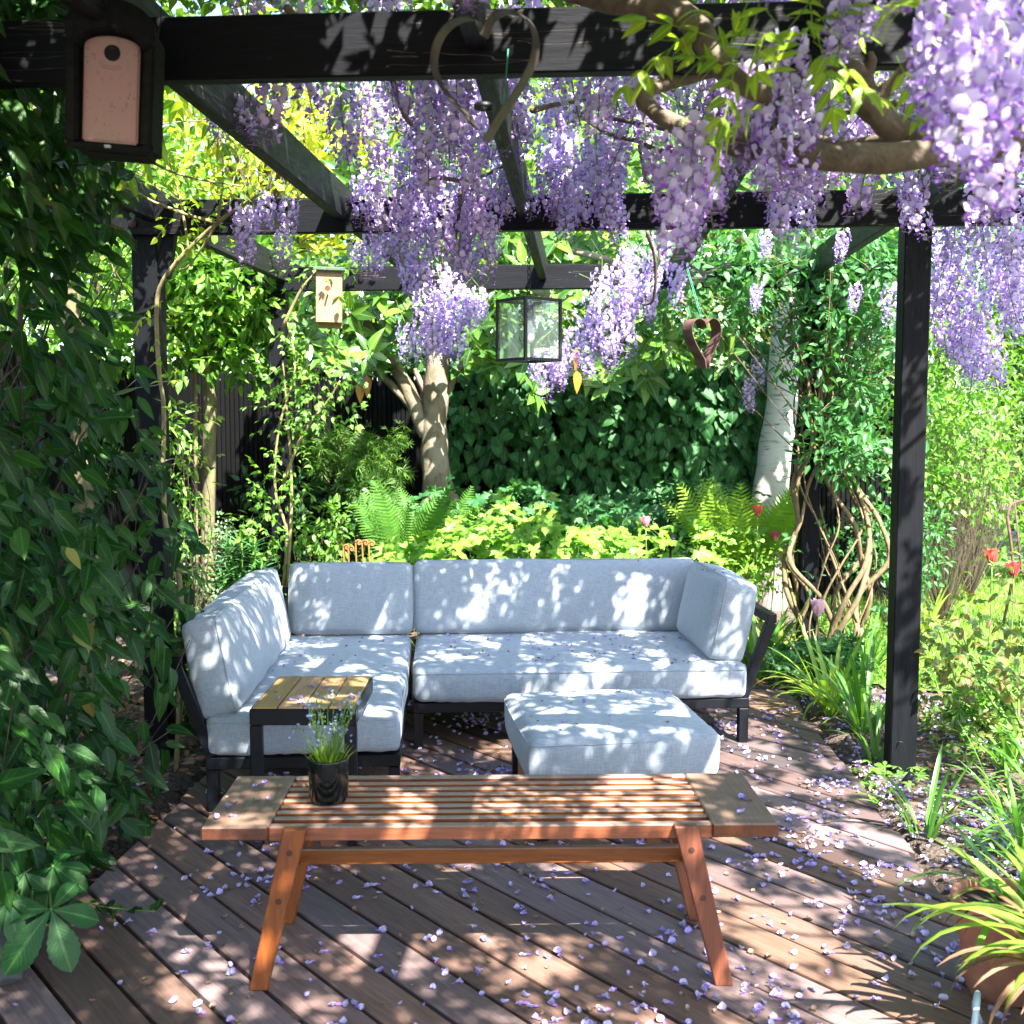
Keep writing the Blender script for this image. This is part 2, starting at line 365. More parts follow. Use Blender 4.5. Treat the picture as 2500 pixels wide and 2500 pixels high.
L_rosered = leafmat('leaf_rose_bronze', [(0.06, 0.12, 0.03), (0.12, 0.20, 0.04), (0.20, 0.10, 0.045), (0.10, 0.20, 0.05)], 0.4, 0.38)
L_strap = leafmat('leaf_strap', [(0.055, 0.165, 0.028), (0.085, 0.22, 0.034), (0.14, 0.29, 0.04)], 0.36, 0.35, vein=0.25, veins=0.0)
L_strapy = leafmat('leaf_strap_yellow', [(0.12, 0.24, 0.026), (0.20, 0.33, 0.035), (0.30, 0.34, 0.09)], 0.38, 0.38, vein=0.25, veins=0.0)
L_wist = leafmat('leaf_wisteria', [(0.13, 0.25, 0.022), (0.22, 0.34, 0.03), (0.30, 0.38, 0.035)], 0.4, 0.48)
L_shade = leafmat('leaf_shade_layer', [(0.09, 0.19, 0.02), (0.15, 0.26, 0.025)], 0.45, 0.25, vein=0)  # for the unseen leaflet layer added to shade deck and sofa
L_gold = leafmat('leaf_gold', [(0.26, 0.32, 0.03), (0.40, 0.40, 0.04), (0.50, 0.40, 0.06), (0.20, 0.32, 0.03)], 0.5, 0.42)
L_far = leafmat('leaf_far_tree', [(0.06, 0.15, 0.022), (0.10, 0.22, 0.028), (0.16, 0.29, 0.032), (0.24, 0.35, 0.04)], 0.45, 0.42)
L_dark = leafmat('leaf_dark_shrub', [(0.014, 0.050, 0.014), (0.022, 0.08, 0.018), (0.04, 0.12, 0.024)], 0.4, 0.3)
L_vari = leafmat('leaf_variegated', [(0.10, 0.20, 0.09), (0.22, 0.32, 0.18), (0.06, 0.14, 0.05)], 0.5, 0.3)
L_euph = leafmat('leaf_euphorbia', [(0.045, 0.15, 0.05), (0.075, 0.21, 0.06)], 0.45, 0.35)
L_cover = leafmat('leaf_ground_cover', [(0.020, 0.085, 0.028), (0.035, 0.13, 0.036), (0.06, 0.18, 0.045)], 0.5, 0.3)
L_grass = leafmat('grass_blade', [(0.10, 0.22, 0.025), (0.17, 0.31, 0.03), (0.24, 0.36, 0.05)], 0.5, 0.4, vein=0)
L_litter = leafmat('dry_leaf', [(0.16, 0.075, 0.035), (0.26, 0.14, 0.07), (0.11, 0.055, 0.03), (0.34, 0.22, 0.13)], 0.7, 0.15, tcol=(1, 0.9, 0.7))
L_dry = leafmat('dried_fern', [(0.24, 0.11, 0.03), (0.32, 0.17, 0.05)], 0.7, 0.2, tcol=(1, 0.9, 0.7), vein=0)
L_hedge_y = leafmat('leaf_climber_yellowing', [(0.20, 0.20, 0.02), (0.10, 0.16, 0.02), (0.16, 0.09, 0.03)], 0.5, 0.25)
L_yellow = leafmat('leaf_yellowing', [(0.42, 0.24, 0.02), (0.30, 0.12, 0.03)], 0.45, 0.3, tcol=(1, 0.9, 0.6))
M_petal = petalmat('wisteria_petal', 0.40)
M_fallen = petalmat('fallen_petal', 0.2, 0.25)
M_forget = petalmat('forget_me_not', 0.15, 0.1)
M_tulip = petalmat('tulip_petal', 0.3, 0.1)
B_magn = barkmat('bark_magnolia', (0.085, 0.070, 0.045), (0.19, 0.155, 0.10), 22, (1, 1, 0.7), 0.5, blotch=(0.24, 0.21, 0.16))
B_thin = barkmat('bark_thin', (0.075, 0.068, 0.032), (0.17, 0.15, 0.07), 26, (1, 1, 0.5), 0.4)
B_wist = barkmat('bark_wisteria', (0.055, 0.042, 0.027), (0.165, 0.130, 0.085), 16, (1, 1, 1), 0.8)
B_vine = barkmat('bark_vine', (0.085, 0.058, 0.028), (0.20, 0.145, 0.072), 30, (1, 1, 0.4), 0.6)
B_rose = barkmat('bark_rose', (0.14, 0.12, 0.05), (0.27, 0.22, 0.10), 30, (1, 1, 0.5), 0.3)
B_stem = barkmat('green_stem', (0.08, 0.15, 0.03), (0.13, 0.22, 0.04), 20, (1, 1, 0.4), 0.2)
B_twig = barkmat('bark_twig', (0.035, 0.025, 0.016), (0.085, 0.060, 0.036), 30, (1, 1, 0.4), 0.4)
B_stake = barkmat('stake_wood', (0.12, 0.07, 0.04), (0.22, 0.14, 0.085), 30, (1, 1, 0.1), 0.3)
g = NG('bark_birch'); c = g.coord('Object', (1, 1, 7)); c1 = g.coord('Object')
ln = g.noise(5.5, c, 5, 0.6, 0.3); bl = g.noise(3.2, c1, 4)
base = g.mix(g.ramp(ln, [(0.56, (0,)*3), (0.64, (1,)*3)]), (0.40, 0.40, 0.38), (0.09, 0.08, 0.07))
zz = g.n('ShaderNodeSeparateXYZ', {0: g.n('ShaderNodeTexCoord').outputs['Object']}).outputs[2]
low = g.math('MULTIPLY', g.n('ShaderNodeMapRange', {0: zz, 1: 1.2, 2: 0.5}, clamp=True).outputs[0], g.ramp(bl, [(0.35, (0.2,)*3), (0.6, (1,)*3)]))
M_birch = g.done(g.mix(low, g.mix(g.ramp(bl, [(0.45, (0,)*3), (0.65, (0.6,)*3)]), base, (0.28, 0.30, 0.27)), (0.17, 0.13, 0.105)), 0.8, g.bump(ln, 0.4, 0.006))
# ground: dark mulch with bark crumbs
g = NG('soil_mulch'); c = g.coord('Object', rnd=False); a = g.noise(55, c, 6, 0.7); b = g.noise(4, c, 4)
base = g.mix(g.ramp(a, [(0.42, (0,)*3), (0.6, (1,)*3)]), (0.032, 0.022, 0.017), (0.20, 0.145, 0.115))
M_soil = g.done(g.mix(g.ramp(b, [(0.4, (0,)*3), (0.7, (0.5,)*3)]), base, (0.11, 0.075, 0.055)), 0.95, g.bump(a, 1.0, 0.03))
g = NG('lawn_turf'); c = g.coord('Object', rnd=False); a = g.noise(40, c, 5)
M_lawn = g.done(g.ramp(a, [(0.35, (0.06, 0.14, 0.02)), (0.7, (0.16, 0.26, 0.04))]), 0.9, g.bump(a, 0.8, 0.03))

# ================================================================ SETTING: ground, deck, lawn
def ground_height(x, y):
    z = -0.022+0.014*np.sin(x*2.1+0.4)*np.cos(y*1.7)+0.006*np.sin(x*7.3+y*5.1)
    under = (np.clip((x+1.75)/0.08, 0, 1)*np.clip((1.27-x)/0.08, 0, 1)*np.clip((6.5-y)/0.08, 0, 1))
    z = z*(1-under)-0.10*under
    return z+0.10*np.clip((y-7.0)/2.0, 0, 1)*np.clip((2.0-x)/0.6, 0, 1)
def axis(a, b, d, far): return np.concatenate([np.linspace(-far, a-4, 8), np.arange(a-3, a, 0.5), np.arange(a, b, d), np.arange(b, b+4, 0.5), np.linspace(b+5, far, 8)])
gx = axis(-4, 5, 0.07, 90); gy = axis(0, 10, 0.07, 90); GX, GY = np.meshgrid(gx, gy); GZ = ground_height(GX, GY)
nx, ny = len(gx), len(gy); I = np.arange(nx*ny).reshape(ny, nx)
Q = np.stack([I[:-1, :-1], I[:-1, 1:], I[1:, 1:], I[1:, :-1]], -1).reshape(-1, 4)
tag(obj('ground', mesh_np('ground', np.stack([GX, GY, GZ], -1).reshape(-1, 3), (Q, None)), M_soil), kind='structure')

def clip_poly(poly, nrm, d):           # keep the side where p.n <= d
    out = []
    for i in range(len(poly)):
        a, b = poly[i], poly[(i+1) % len(poly)]; da, db = a @ nrm-d, b @ nrm-d
        if da <= 0: out.append(a)
        if (da < 0 < db) or (db < 0 < da): out.append(a+(b-a)*(da/(da-db)))
    return out
def inset_poly(poly, e):
    n = len(poly); res = []
    for i in range(n):
        p0, p1, p2 = poly[i-1], poly[i], poly[(i+1) % n]
        e1 = p1-p0; e1 /= np.linalg.norm(e1); e2 = p2-p1; e2 /= np.linalg.norm(e2)
        n1 = np.array([-e1[1], e1[0]]); n2 = np.array([-e2[1], e2[0]]); b = n1+n2
        res.append(p1+b*e/(max(0.3, 1+n1 @ n2)))
    return res
deck = bpy.data.objects.new('deck', None); COL.objects.link(deck); tag(deck, kind='structure')
DX0, DX1, DY0, DY1 = -1.655, 1.185, -0.9, 6.42
DA = R(-46.5); dn = np.array([-math.sin(DA), math.cos(DA)]); PITCHB = 0.150; BW = 0.1360
rect = [np.array(p) for p in ((DX0, DY0), (DX1, DY0), (DX1, DY1), (DX0, DY1))]
offs = [p @ dn for p in rect]; k = math.floor(min(offs)/PITCHB)
while k*PITCHB < max(offs):
    e0 = random.uniform(-0.012, 0.012); jit = random.uniform(-0.0015, 0.0015)
    rr = [np.array(p) for p in ((DX0+e0, DY0), (DX1+random.uniform(-0.02, 0.012), DY0), (DX1+random.uniform(-0.02, 0.012), DY1), (DX0+e0, DY1))]
    poly = clip_poly(clip_poly(rr, -dn, -(k*PITCHB+jit)), dn, k*PITCHB+BW+jit); k += 1
    if len(poly) < 3: continue
    pts = [poly[0]]
    for p in poly[1:]:
        if np.linalg.norm(p-pts[-1]) > 0.012: pts.append(p)
    if np.linalg.norm(pts[0]-pts[-1]) < 0.012: pts.pop()
    ar = 0.5*sum(pts[i-1][0]*pts[i][1]-pts[i-1][1]*pts[i][0] for i in range(len(pts)))
    if len(pts) < 3 or ar < 0.004: continue
    n = len(pts); ip = inset_poly(pts, 0.004); zt = random.uniform(-0.0018, 0.0)
    V = [(*p, -0.042) for p in pts]+[(*p, zt-0.004) for p in pts]+[(*p, zt) for p in ip]
    F = [list(range(n))[::-1], [2*n+i for i in range(n)]]
    for i in range(n):
        j = (i+1) % n; F += [[i, j, n+j, n+i], [n+i, n+j, 2*n+j, 2*n+i]]
    cxy = np.mean(pts, axis=0); V = np.array(V)-np.array([cxy[0], cxy[1], 0])
    obj('deck_board', mesh_np('deck_board', V, F, False), M_deck, deck, (cxy[0], cxy[1], 0))
# joists under the boards, seen dark through the gaps
for x in (-1.45, -0.8, -0.15, 0.5, 1.05): box('deck_joist', (0.05, 7.2, 0.045), M_batten, deck, (x, 2.75, -0.0665))

# ================================================================ PERGOLA
pg = thing('pergola', 'black stained timber pergola of posts, beams and rafters over the deck', 'pergola', (0, 0, 0))
FY = (0.6, 2.75, 4.93, 7.08); PXL, PXR = -2.0, 1.43; BZ = 2.385
for fy in FY:
    for px in (PXL, PXR):
        b = box('post', (0.115, 0.115, BZ+0.10), M_post, pg, (px, fy+0.085, (BZ+0.10)/2-0.02), (0, 0, R(random.uniform(-2, 2))), 0.005)
for i, fy in enumerate(FY):
    box('beam', (4.4 if i else 4.2, 0.048, 0.152), M_beam, pg, (-0.25, fy, BZ+0.076), (0, 0, R(random.uniform(-0.3, 0.3))), 0.004)
RX = (-1.95, -1.09, -0.27, 0.55, 1.40)
for i, rx in enumerate(RX):
    y0 = 0.25; y1 = 7.45
    box('rafter', (0.05, y1-y0, 0.152), M_raft, pg, (rx, (y0+y1)/2, BZ+0.06+0.076 if i in (0, 4) else BZ+0.055+0.076), (0, 0, R(random.uniform(-0.2, 0.2))), 0.004)
for fy in FY[1:]:
    for px in (PXL, PXR):
        for dx, dz in ((-0.025, 0.05), (0.025, 0.105)):
            V, F = lathe_vf([(0.0001, 0.010), (0.010, 0.009), (0.012, 0.0), (0.018, 0.0), (0.018, -0.002)], 12); obj('bolt', fix_normals(mesh_np('bolt', np.stack([V[:, 0], -V[:, 2], V[:, 1]], 1), F, True)), M_rust, pg, (px+dx, fy-0.026, BZ+dz))
# corner bracket at the left post
box('post_wedge', (0.06, 0.05, 0.20), M_post, pg, (PXL+0.095, 4.99, 2.30), (0, R(10), 0), 0.004)
# tie wires wound round the left post
for z in (1.72, 1.36):
    th = np.linspace(0, 2*math.pi, 20, endpoint=False)
    pts = np.stack([PXL+0.075*np.sign(np.cos(th))*np.abs(np.cos(th))**0.4, 5.015+0.075*np.sign(np.sin(th))*np.abs(np.sin(th))**0.4, z+0.02*np.sin(th+1)], 1)
    tube('tie_wire', pts, 0.0022, M_wire, pg, 5, 1, closed=True)

# ================================================================ FENCES
def fence(name, label, p0, p1, h, pitch, wd, nails=True):
    p0 = np.array(p0, float); p1 = np.array(p1, float); L = np.linalg.norm(p1-p0); ang = math.atan2(p1[1]-p0[1], p1[0]-p0[0])
    t = thing(name, label, 'fence', (*p0, 0), (0, 0, ang))
    n = int(L/pitch); mes = [mesh_np('batten', *box_vf(wd, 0.022, h+dh, 0.003), False) for dh in (-0.01, 0, 0.012)]
    for i in range(n):
        obj('batten', mes[i % 3], M_batten, t, (pitch*(i+0.5), random.uniform(-0.003, 0.003), h/2+0.03), (0, R(random.uniform(-0.15, 0.15)), 0))
    for z in (0.35, h*0.55, h-0.2): box('fence_rail', (L, 0.04, 0.07), M_batten, t, (L/2, 0.0345, z))
    box('backing_panel', (L, 0.012, h-0.12), M_batten, t, (L/2, 0.062, h/2+0.02))
    for i in range(int(L/1.8)+1): box('fence_post', (0.09, 0.09, h+0.02), M_batten, t, (min(L, i*1.8), 0.115, h/2))
    return t
fence('back_fence', 'black vertical batten fence behind the magnolia trunk and hydrangea', (-3.5, 9.6), (2.75, 9.7), 1.95, 0.041, 0.034)
fence('side_fence', 'black vertical batten fence beside the slim staked tree', (-3.35, 3.0), (-3.35, 9.5), 1.95, 0.036, 0.027)

# ================================================================ SOFA
SO = np.array([-0.81, 5.11]); SA = R(7.4)
SM = Matrix.Translation((SO[0], SO[1], 0)) @ Matrix.Rotation(SA, 4, 'Z')
def sofa_pt(x, y, z): return SM @ Vector((x, y, z))
FZ0, FZ1 = 0.168, 0.222
def bar(name, a, b, w_, m, parent, h_=None, bev=0.003):
    """square tube between two points"""
    a = Vector(a); b = Vector(b); L = (b-a).length; V, F = box_vf(w_, h_ or w_, L, bev)
    o = obj(name, mesh_np(name, V, F, False), m, parent); o.location = (a+b)/2
    d = (b-a).normalized(); o.rotation_mode = 'QUATERNION'
    if abs(d.z) > 0.999: return o
    side = d.cross(Vector((0, 0, 1))).normalized() if abs(d.z) < 0.7 else Vector((0, 1, 0)); side = (side-d*side.dot(d)).normalized(); y = d.cross(side)
    o.rotation_quaternion = Matrix((side, y, d)).transposed().to_quaternion(); return o
def sofa_module(label, x0, x1, y0, y1, arm=None, back=True):
    t = thing('sofa_frame', label, 'sofa frame', SM.translation, (0, 0, SA), 'corner sofa frames'); wd = 0.05
    zc = (FZ0+FZ1)/2
    for a, b in (((x0, y0+wd/2, zc), (x1, y0+wd/2, zc)), ((x0, y1-wd/2, zc), (x1, y1-wd/2, zc)), ((x0+wd/2, y0+wd+0.001, zc), (x0+wd/2, y1-wd-0.001, zc)), ((x1-wd/2, y0+wd+0.001, zc), (x1-wd/2, y1-wd-0.001, zc))):
        bar('rail', a, b, wd-0.002, M_metal, t)
    for lx in (x0+wd/2, x1-wd/2):
        for ly in (y0+wd/2, y1-wd/2): bar('leg', (lx, ly, 0.0), (lx, ly, FZ0), wd-0.004, M_metal, t)
    n = int((x1-x0)/0.13)
    for i in range(1, n): bar('seat_slat', (x0+(x1-x0)*i/n, y0+wd, FZ1-0.012), (x0+(x1-x0)*i/n, y1-wd, FZ1-0.012), 0.05, M_metal, t, 0.012)
    if arm is not None:                       # leaning arm frame
        s = -1 if arm == 'left' else 1; xa = x0 if s < 0 else x1; xb = xa+s*0.105; xr = xa-s*wd/2
        for yy in (y0+wd/2, y1-0.10): bar('arm_upright', (xr, yy, FZ1+0.001), (xb, yy, 0.585), 0.046, M_metal, t)
        bar('arm_top_rail', (xb+s*0.002, y0+wd/2-0.02, 0.605), (xb+s*0.002, y1-0.08, 0.605), 0.046, M_metal, t)
        bar('arm_middle_rail', (xa+s*0.036, y0+wd+0.02, 0.40), (xa+s*0.036, y1-0.14, 0.40), 0.022, M_metal, t)
    if back:
        nu = 3
        for i in range(nu):
            xx = x0+0.1+(x1-x0-0.2)*i/(nu-1); bar('back_upright', (xx, y1-wd/2, FZ1+0.001), (xx, y1+0.09, 0.585), 0.04, M_metal, t)
        bar('back_top_rail', (x0+0.04, y1+0.094, 0.605), (x1-0.04, y1+0.094, 0.605), 0.04, M_metal, t)
    return t
f1 = sofa_module('dark metal sofa frame of the corner module behind the side table', -0.80, -0.03, -0.81, 1.0, 'left')
f2 = sofa_module('dark metal sofa frame of the long module beside the birch side', 0.0, 1.62, 0.0, 1.0, 'right')
f2['label'] = 'dark metal sofa frame under the long seat cushion'

def cushion_mesh(sx, sy, sz, r=0.045, crown=(0.02, 0.02, 0.03), res=0.021, wr=0.0036, seed=0, creases=()):
    rg = np.random.default_rng(seed); h = np.array([sx, sy, sz])/2
    n = [max(6, int(s/res)) for s in (sx, sy, sz)]
    bm = bmesh.new(); V = []; F = []; cnt = 0
    for ax in range(3):
        o1, o2 = [(1, 2), (2, 0), (0, 1)][ax]
        for s in (-1, 1):
            a = np.linspace(-1, 1, n[o1]+1); b = np.linspace(-1, 1, n[o2]+1)
            a = np.sin(a*math.pi/2)*0.35+a*0.65; b = np.sin(b*math.pi/2)*0.35+b*0.65
            A, B = np.meshgrid(a, b, indexing='ij'); p = np.zeros((A.size, 3)); p[:, ax] = s; p[:, o1] = A.ravel(); p[:, o2] = B.ravel()
            V.append(p); ii = np.arange(A.size).reshape(A.shape)+cnt; cnt += A.size
            q = np.stack([ii[:-1, :-1], ii[1:, :-1], ii[1:, 1:], ii[:-1, 1:]], -1).reshape(-1, 4); F.append(q if s > 0 else q[:, ::-1])
    U = np.concatenate(V); F = np.concatenate(F)
    p = U*h; core = np.clip(p, -(h-r), h-r); d = p-core; ln = np.linalg.norm(d, axis=1)[:, None]
    p = core+d/np.maximum(ln, 1e-9)*r*np.where(ln > 1e-6, 1, 0)
    for ax in range(3):                      # stuffing bulges every face
        o1, o2 = [(1, 2), (2, 0), (0, 1)][ax]
        f = (1-np.abs(U[:, o1])**2.6)*(1-np.abs(U[:, o2])**2.6); p[:, ax] += np.sign(U[:, ax])*np.abs(U[:, ax])**3*crown[ax]*f
    for kx in range(10):                      # soft dents and puckers
        k = rg.normal(0, 1, 3)*np.array([7, 7, 7])/max(0.35, 1); ph = rg.uniform(0, 6); p += (np.sin(p @ k+ph)*wr*0.35)[:, None]*rg.normal(0, 1, 3)
    edge = np.max(np.abs(U), axis=1); second = np.sort(np.abs(U), axis=1)[:, 1]
    pk = np.exp(-((1-second)/0.10)**2)*np.sin(p[:, 0]*60+np.sin(p[:, 0]*13+seed)*3+p[:, 1]*55)*wr*0.8
    nr = U/np.linalg.norm(U, axis=1)[:, None]; p += nr*pk[:, None]
    for ax, at, dep, wd, slope in creases:   # soft pulled folds across the cloth, on the face turned to the sitter
        th = int(np.argmin([sx, sy, sz])); along = p[:, ax]-at-slope*(p[:, 2] if th != 2 else p[:, 1]); fade = np.clip(1-np.abs(U[:, 2 if th != 2 else 1])**4, 0, 1)*(0.5+0.5*np.sin(p[:, 2 if th != 2 else 1]*9+at*20))
        p[:, th] -= np.sign(U[:, th])*np.abs(U[:, th])**3*fade*dep*(np.exp(-(along/wd)**2)-0.6*np.exp(-((along-2.2*wd)/(1.5*wd))**2))
    me = mesh_np('cushion', p, (F, None), True)
    bm.from_mesh(me); bmesh.ops.remove_doubles(bm, verts=bm.verts, dist=0.0008); bm.to_mesh(me); bm.free()
    me.polygons.foreach_set('use_smooth', np.ones(len(me.polygons), bool))
    return me
def seam(parent, size, crown, axis, off, r=0.0026):
    """stitched seam running round one face of a cushion; axis is the face normal, off its height"""
    o1, o2 = [(1, 2), (0, 2), (0, 1)][axis]; h1, h2 = size[o1]/2-0.0015, size[o2]/2-0.0015; ha = size[axis]/2; rr = 0.034; q = []
    for c1, c2, a0 in ((h1-rr, h2-rr, 0), (-h1+rr, h2-rr, 90), (-h1+rr, -h2+rr, 180), (h1-rr, -h2+rr, 270)):
        for a in np.linspace(a0, a0+90, 5): q.append((c1+rr*math.cos(R(a)), c2+rr*math.sin(R(a))))
    kf = 1-abs(off/ha)**2.6; pts = []
    for i in range(len(q)):
        a = np.array(q[i]); b = np.array(q[(i+1) % len(q)]); m_ = max(1, int(np.linalg.norm(b-a)/0.04))
        for t in range(m_):
            e = a+(b-a)*t/m_; u, v = abs(e[0])/h1, abs(e[1])/h2
            if u > 0.985: e[0] += np.sign(e[0])*crown[o1]*kf*(1-v**2.6)
            if v > 0.985: e[1] += np.sign(e[1])*crown[o2]*kf*(1-u**2.6)
            p = [0, 0, 0]; p[axis] = off; p[o1], p[o2] = e; pts.append(p)
    return tube('seam', pts, r, M_cloth, parent, 5, 1, closed=True)
def cushion(label, size, M, seed, crown=(0.02, 0.02, 0.03), r=0.045, seamz=None):
    rc_ = random.Random(seed*7+1); la = int(np.argmax(size)); cr = [(la, rc_.uniform(-0.46, 0.46)*size[la], rc_.uniform(0.0018, 0.0042), rc_.uniform(0.008, 0.016), rc_.uniform(-0.3, 0.3)) for _ in range(5 if min(size[0], size[1]) < 0.3 else 4)]
    me = cushion_mesh(*size, r=r, crown=crown, seed=seed, creases=cr); me.materials.append(M_cloth)
    e = obj('cushion', me); e.matrix_basis = M; tag(e, label, 'cushion', 'grey cushions of the corner sofa')
    ax = int(np.argmin(size)); sgn = 1 if ax == 2 else (-1 if ax == 1 or M.to_translation().x > 0 else 1)
    seam(e, size, crown, ax, sgn*(size[ax]/2-0.024))
    return e
def sofa_m(x, y, z, rx=0, ry=0, rz=0): return SM @ Matrix.Translation((x, y, z)) @ Euler((R(rx), R(ry), R(rz)), 'XYZ').to_matrix().to_4x4()
ST = 0.385
cushion('wide grey seat cushion of the corner module behind the side table', (0.765, 1.70, 0.165), sofa_m(-0.415, 0.03, 0.224+0.0825), 1, (0.006, 0.008, 0.014), 0.035, 0.06)
cushion('long grey seat cushion scattered with petals beneath the long back cushion', (1.60, 1.0, 0.165), sofa_m(0.802, 0.475, 0.224+0.0825), 2, (0.006, 0.010, 0.016), 0.035, 0.06)
cushion('long grey back cushion leaning along the arm beside the leafy hedge', (0.165, 1.52, 0.40), sofa_m(-0.775, -0.03, 0.575, 0, -11), 3, (0.032, 0.010, 0.008), 0.034)
cushion('short grey back cushion in the corner of the sofa', (0.665, 0.17, 0.385), sofa_m(-0.355, 0.905, 0.583, -9), 4, (0.010, 0.036, 0.006), 0.034)
cushion('long grey back cushion behind the petal-strewn seat', (1.55, 0.17, 0.395), sofa_m(0.765, 0.91, 0.587, -8), 5, (0.008, 0.032, 0.006), 0.034)
cushion('short grey arm cushion at the tulip end of the sofa', (0.185, 0.73, 0.40), sofa_m(1.545, 0.405, 0.585, 0, 11), 6, (0.032, 0.014, 0.010), 0.036)

# ================================================================ OTTOMAN
OA = R(12.0); OC = (0.085, 4.375)
ot = thing('footstool', 'low dark metal and wood footstool frame under the square cushion', 'footstool', (*OC, 0), (0, 0, OA))
for sx in (-1, 1):
    for sy in (-1, 1): bar('leg', (sx*0.31, sy*0.31, 0), (sx*0.31, sy*0.31, 0.215), 0.045, M_metal, ot)
    bar('rail', (sx*0.31, -0.286, 0.192), (sx*0.31, 0.286, 0.192), 0.04, M_metal, ot); bar('rail', (-0.286, sx*0.31, 0.192), (0.286, sx*0.31, 0.192), 0.04, M_metal, ot)
    box('wood_panel', (0.018, 0.56, 0.12), M_slat, ot, (sx*0.305, 0, 0.10))
for i in range(4): bar('seat_slat', (-0.225+0.15*i, -0.285, 0.20), (-0.225+0.15*i, 0.285, 0.20), 0.05, M_metal, ot, 0.012)
me = cushion_mesh(0.73, 0.72, 0.178, r=0.036, crown=(0.010, 0.010, 0.016), seed=9, wr=0.003); me.materials.append(M_cloth)
oc = obj('square_cushion', me); oc.matrix_basis = Matrix.Translation((*OC, 0.216+0.0875)) @ Matrix.Rotation(OA, 4, 'Z')
tag(oc, 'square grey cushion on the footstool behind the slatted bench', 'cushion'); seam(oc, (0.73, 0.72, 0.178), (0.010, 0.010, 0.016), 2, 0.065)

# ================================================================ SIDE TABLE (slides over the seat)
TA = R(4.0); TC = (-1.03, 4.105)
tt = thing('side_table', 'dark metal side table with four brown wood slats over the sofa corner', 'table', (*TC, 0), (0, 0, TA))
TW, TD, TH = 0.385, 0.50, 0.525
for s in (-1, 1):
    bar('top_frame', (-TW/2, s*(TD/2-0.016), TH-0.037), (TW/2, s*(TD/2-0.016), TH-0.037), 0.032, M_metal, tt, 0.06)
    bar('top_frame', (s*(TW/2-0.016), -TD/2+0.034, TH-0.037), (s*(TW/2-0.016), TD/2-0.034, TH-0.037), 0.032, M_metal, tt, 0.06)
    bar('leg', (s*(TW/2-0.022), -TD/2+0.016, 0.03), (s*(TW/2-0.022), -TD/2+0.016, TH-0.068), 0.0315, M_metal, tt)
    bar('base_runner', (s*(TW/2-0.022), -TD/2+0.0, 0.016), (s*(TW/2-0.022), TD/2-0.05, 0.016), 0.028, M_metal, tt)
for o in [c for c in tt.children if c.name.startswith('leg')]: o.scale = (1.4, 1, 1)
sw = (TW-0.016)/4
for i in range(4): box('slat', (sw-0.005, TD-0.014, 0.018), M_slat, tt, (-TW/2+0.008+sw*(i+0.5), 0, TH-0.009), bev=0.002)

# ================================================================ SLATTED BENCH
BA = R(4.9); b_fl = np.array([-1.042, 2.868]); BL, BD, BH = 1.585, 0.44, 0.45
bn = thing('slatted_bench', 'low slatted teak bench with splayed legs on the deck', 'bench', (*b_fl, 0), (0, 0, BA))
T_ = 0.040
for x0, x1 in ((0, 0.185), (BL-0.185, BL)):
    box('end_board', (x1-x0-0.001, BD, T_), M_teak_end, bn, ((x0+x1)/2, BD/2, BH-T_/2), (0, 0, 0), 0.005)
NS = 9; gap = BD/NS
for i in range(NS):
    wdt = 0.0235 if 0 < i < NS-1 else 0.030
    yy = 0.015 if i == 0 else (BD-0.015 if i == NS-1 else gap*(i+0.5))
    box('slat', (BL-0.372, wdt, T_), M_teak, bn, (BL/2, yy, BH-T_/2-0.001), (0, 0, 0), 0.003)
for x in (0.34, BL-0.34): box('cross_bearer', (0.045, BD-0.07, 0.03), M_teak_end, bn, (x, BD/2, BH-T_-0.0165), (0, 0, 0), 0.003)
def splay_leg(side, xt, xb, y):
    wt, wb, th = 0.064, 0.050, 0.030
    V = []
    for z, xc, wd in ((0, xb, wb), (BH+0.002, xt, wt)):
        for yy in (-th/2, th/2):
            V += [(xc-wd/2, y+yy, z), (xc+wd/2, y+yy, z)]
    F = [[0, 1, 3, 2][::-1], [4, 5, 7, 6], [0, 1, 5, 4], [1, 3, 7, 5], [3, 2, 6, 7], [2, 0, 4, 6]]
    me = mesh_np('leg', np.array(V), F, False); bm = bmesh.new(); bm.from_mesh(me); bmesh.ops.recalc_face_normals(bm, faces=bm.faces)
    bmesh.ops.bevel(bm, geom=list(bm.edges), offset=0.003, segments=1, affect='EDGES'); bm.to_mesh(me); bm.free()
    lg = obj('leg', me, M_teak_leg, bn)
    for t in (0.86, 0.56):                           # dark dowel plugs
        xc = xb+(xt-xb)*t; z = BH*t; sgn = -1 if y < BD/2 else 1
        Vp, Fp = lathe_vf([(0.0001, 0.0), (0.0085, 0.0), (0.0085, 0.003), (0.0001, 0.0035)], 14)
        Vp = np.stack([Vp[:, 0]+xc, np.full(len(Vp), y+sgn*th/2)+sgn*Vp[:, 2]*0.5, Vp[:, 1]+z], 1)
        obj('dowel_plug', fix_normals(mesh_np('dowel_plug', Vp, Fp, False)), M_plug, lg)
for y in (-0.0135, BD-0.05):
    splay_leg(0, 0.262, 0.155, y); splay_leg(1, BL-0.262, BL-0.150, y)
for x in (0.225, BL-0.225): box('cross_stretcher', (0.028, BD-0.12, 0.040), M_teak_leg, bn, (x, BD/2-0.02, 0.292), (0, 0, 0), 0.003)
box('stretcher', (BL-0.48, 0.026, 0.046), M_teak, bn, (BL/2, 0.17, 0.300), (0, 0, 0), 0.003)

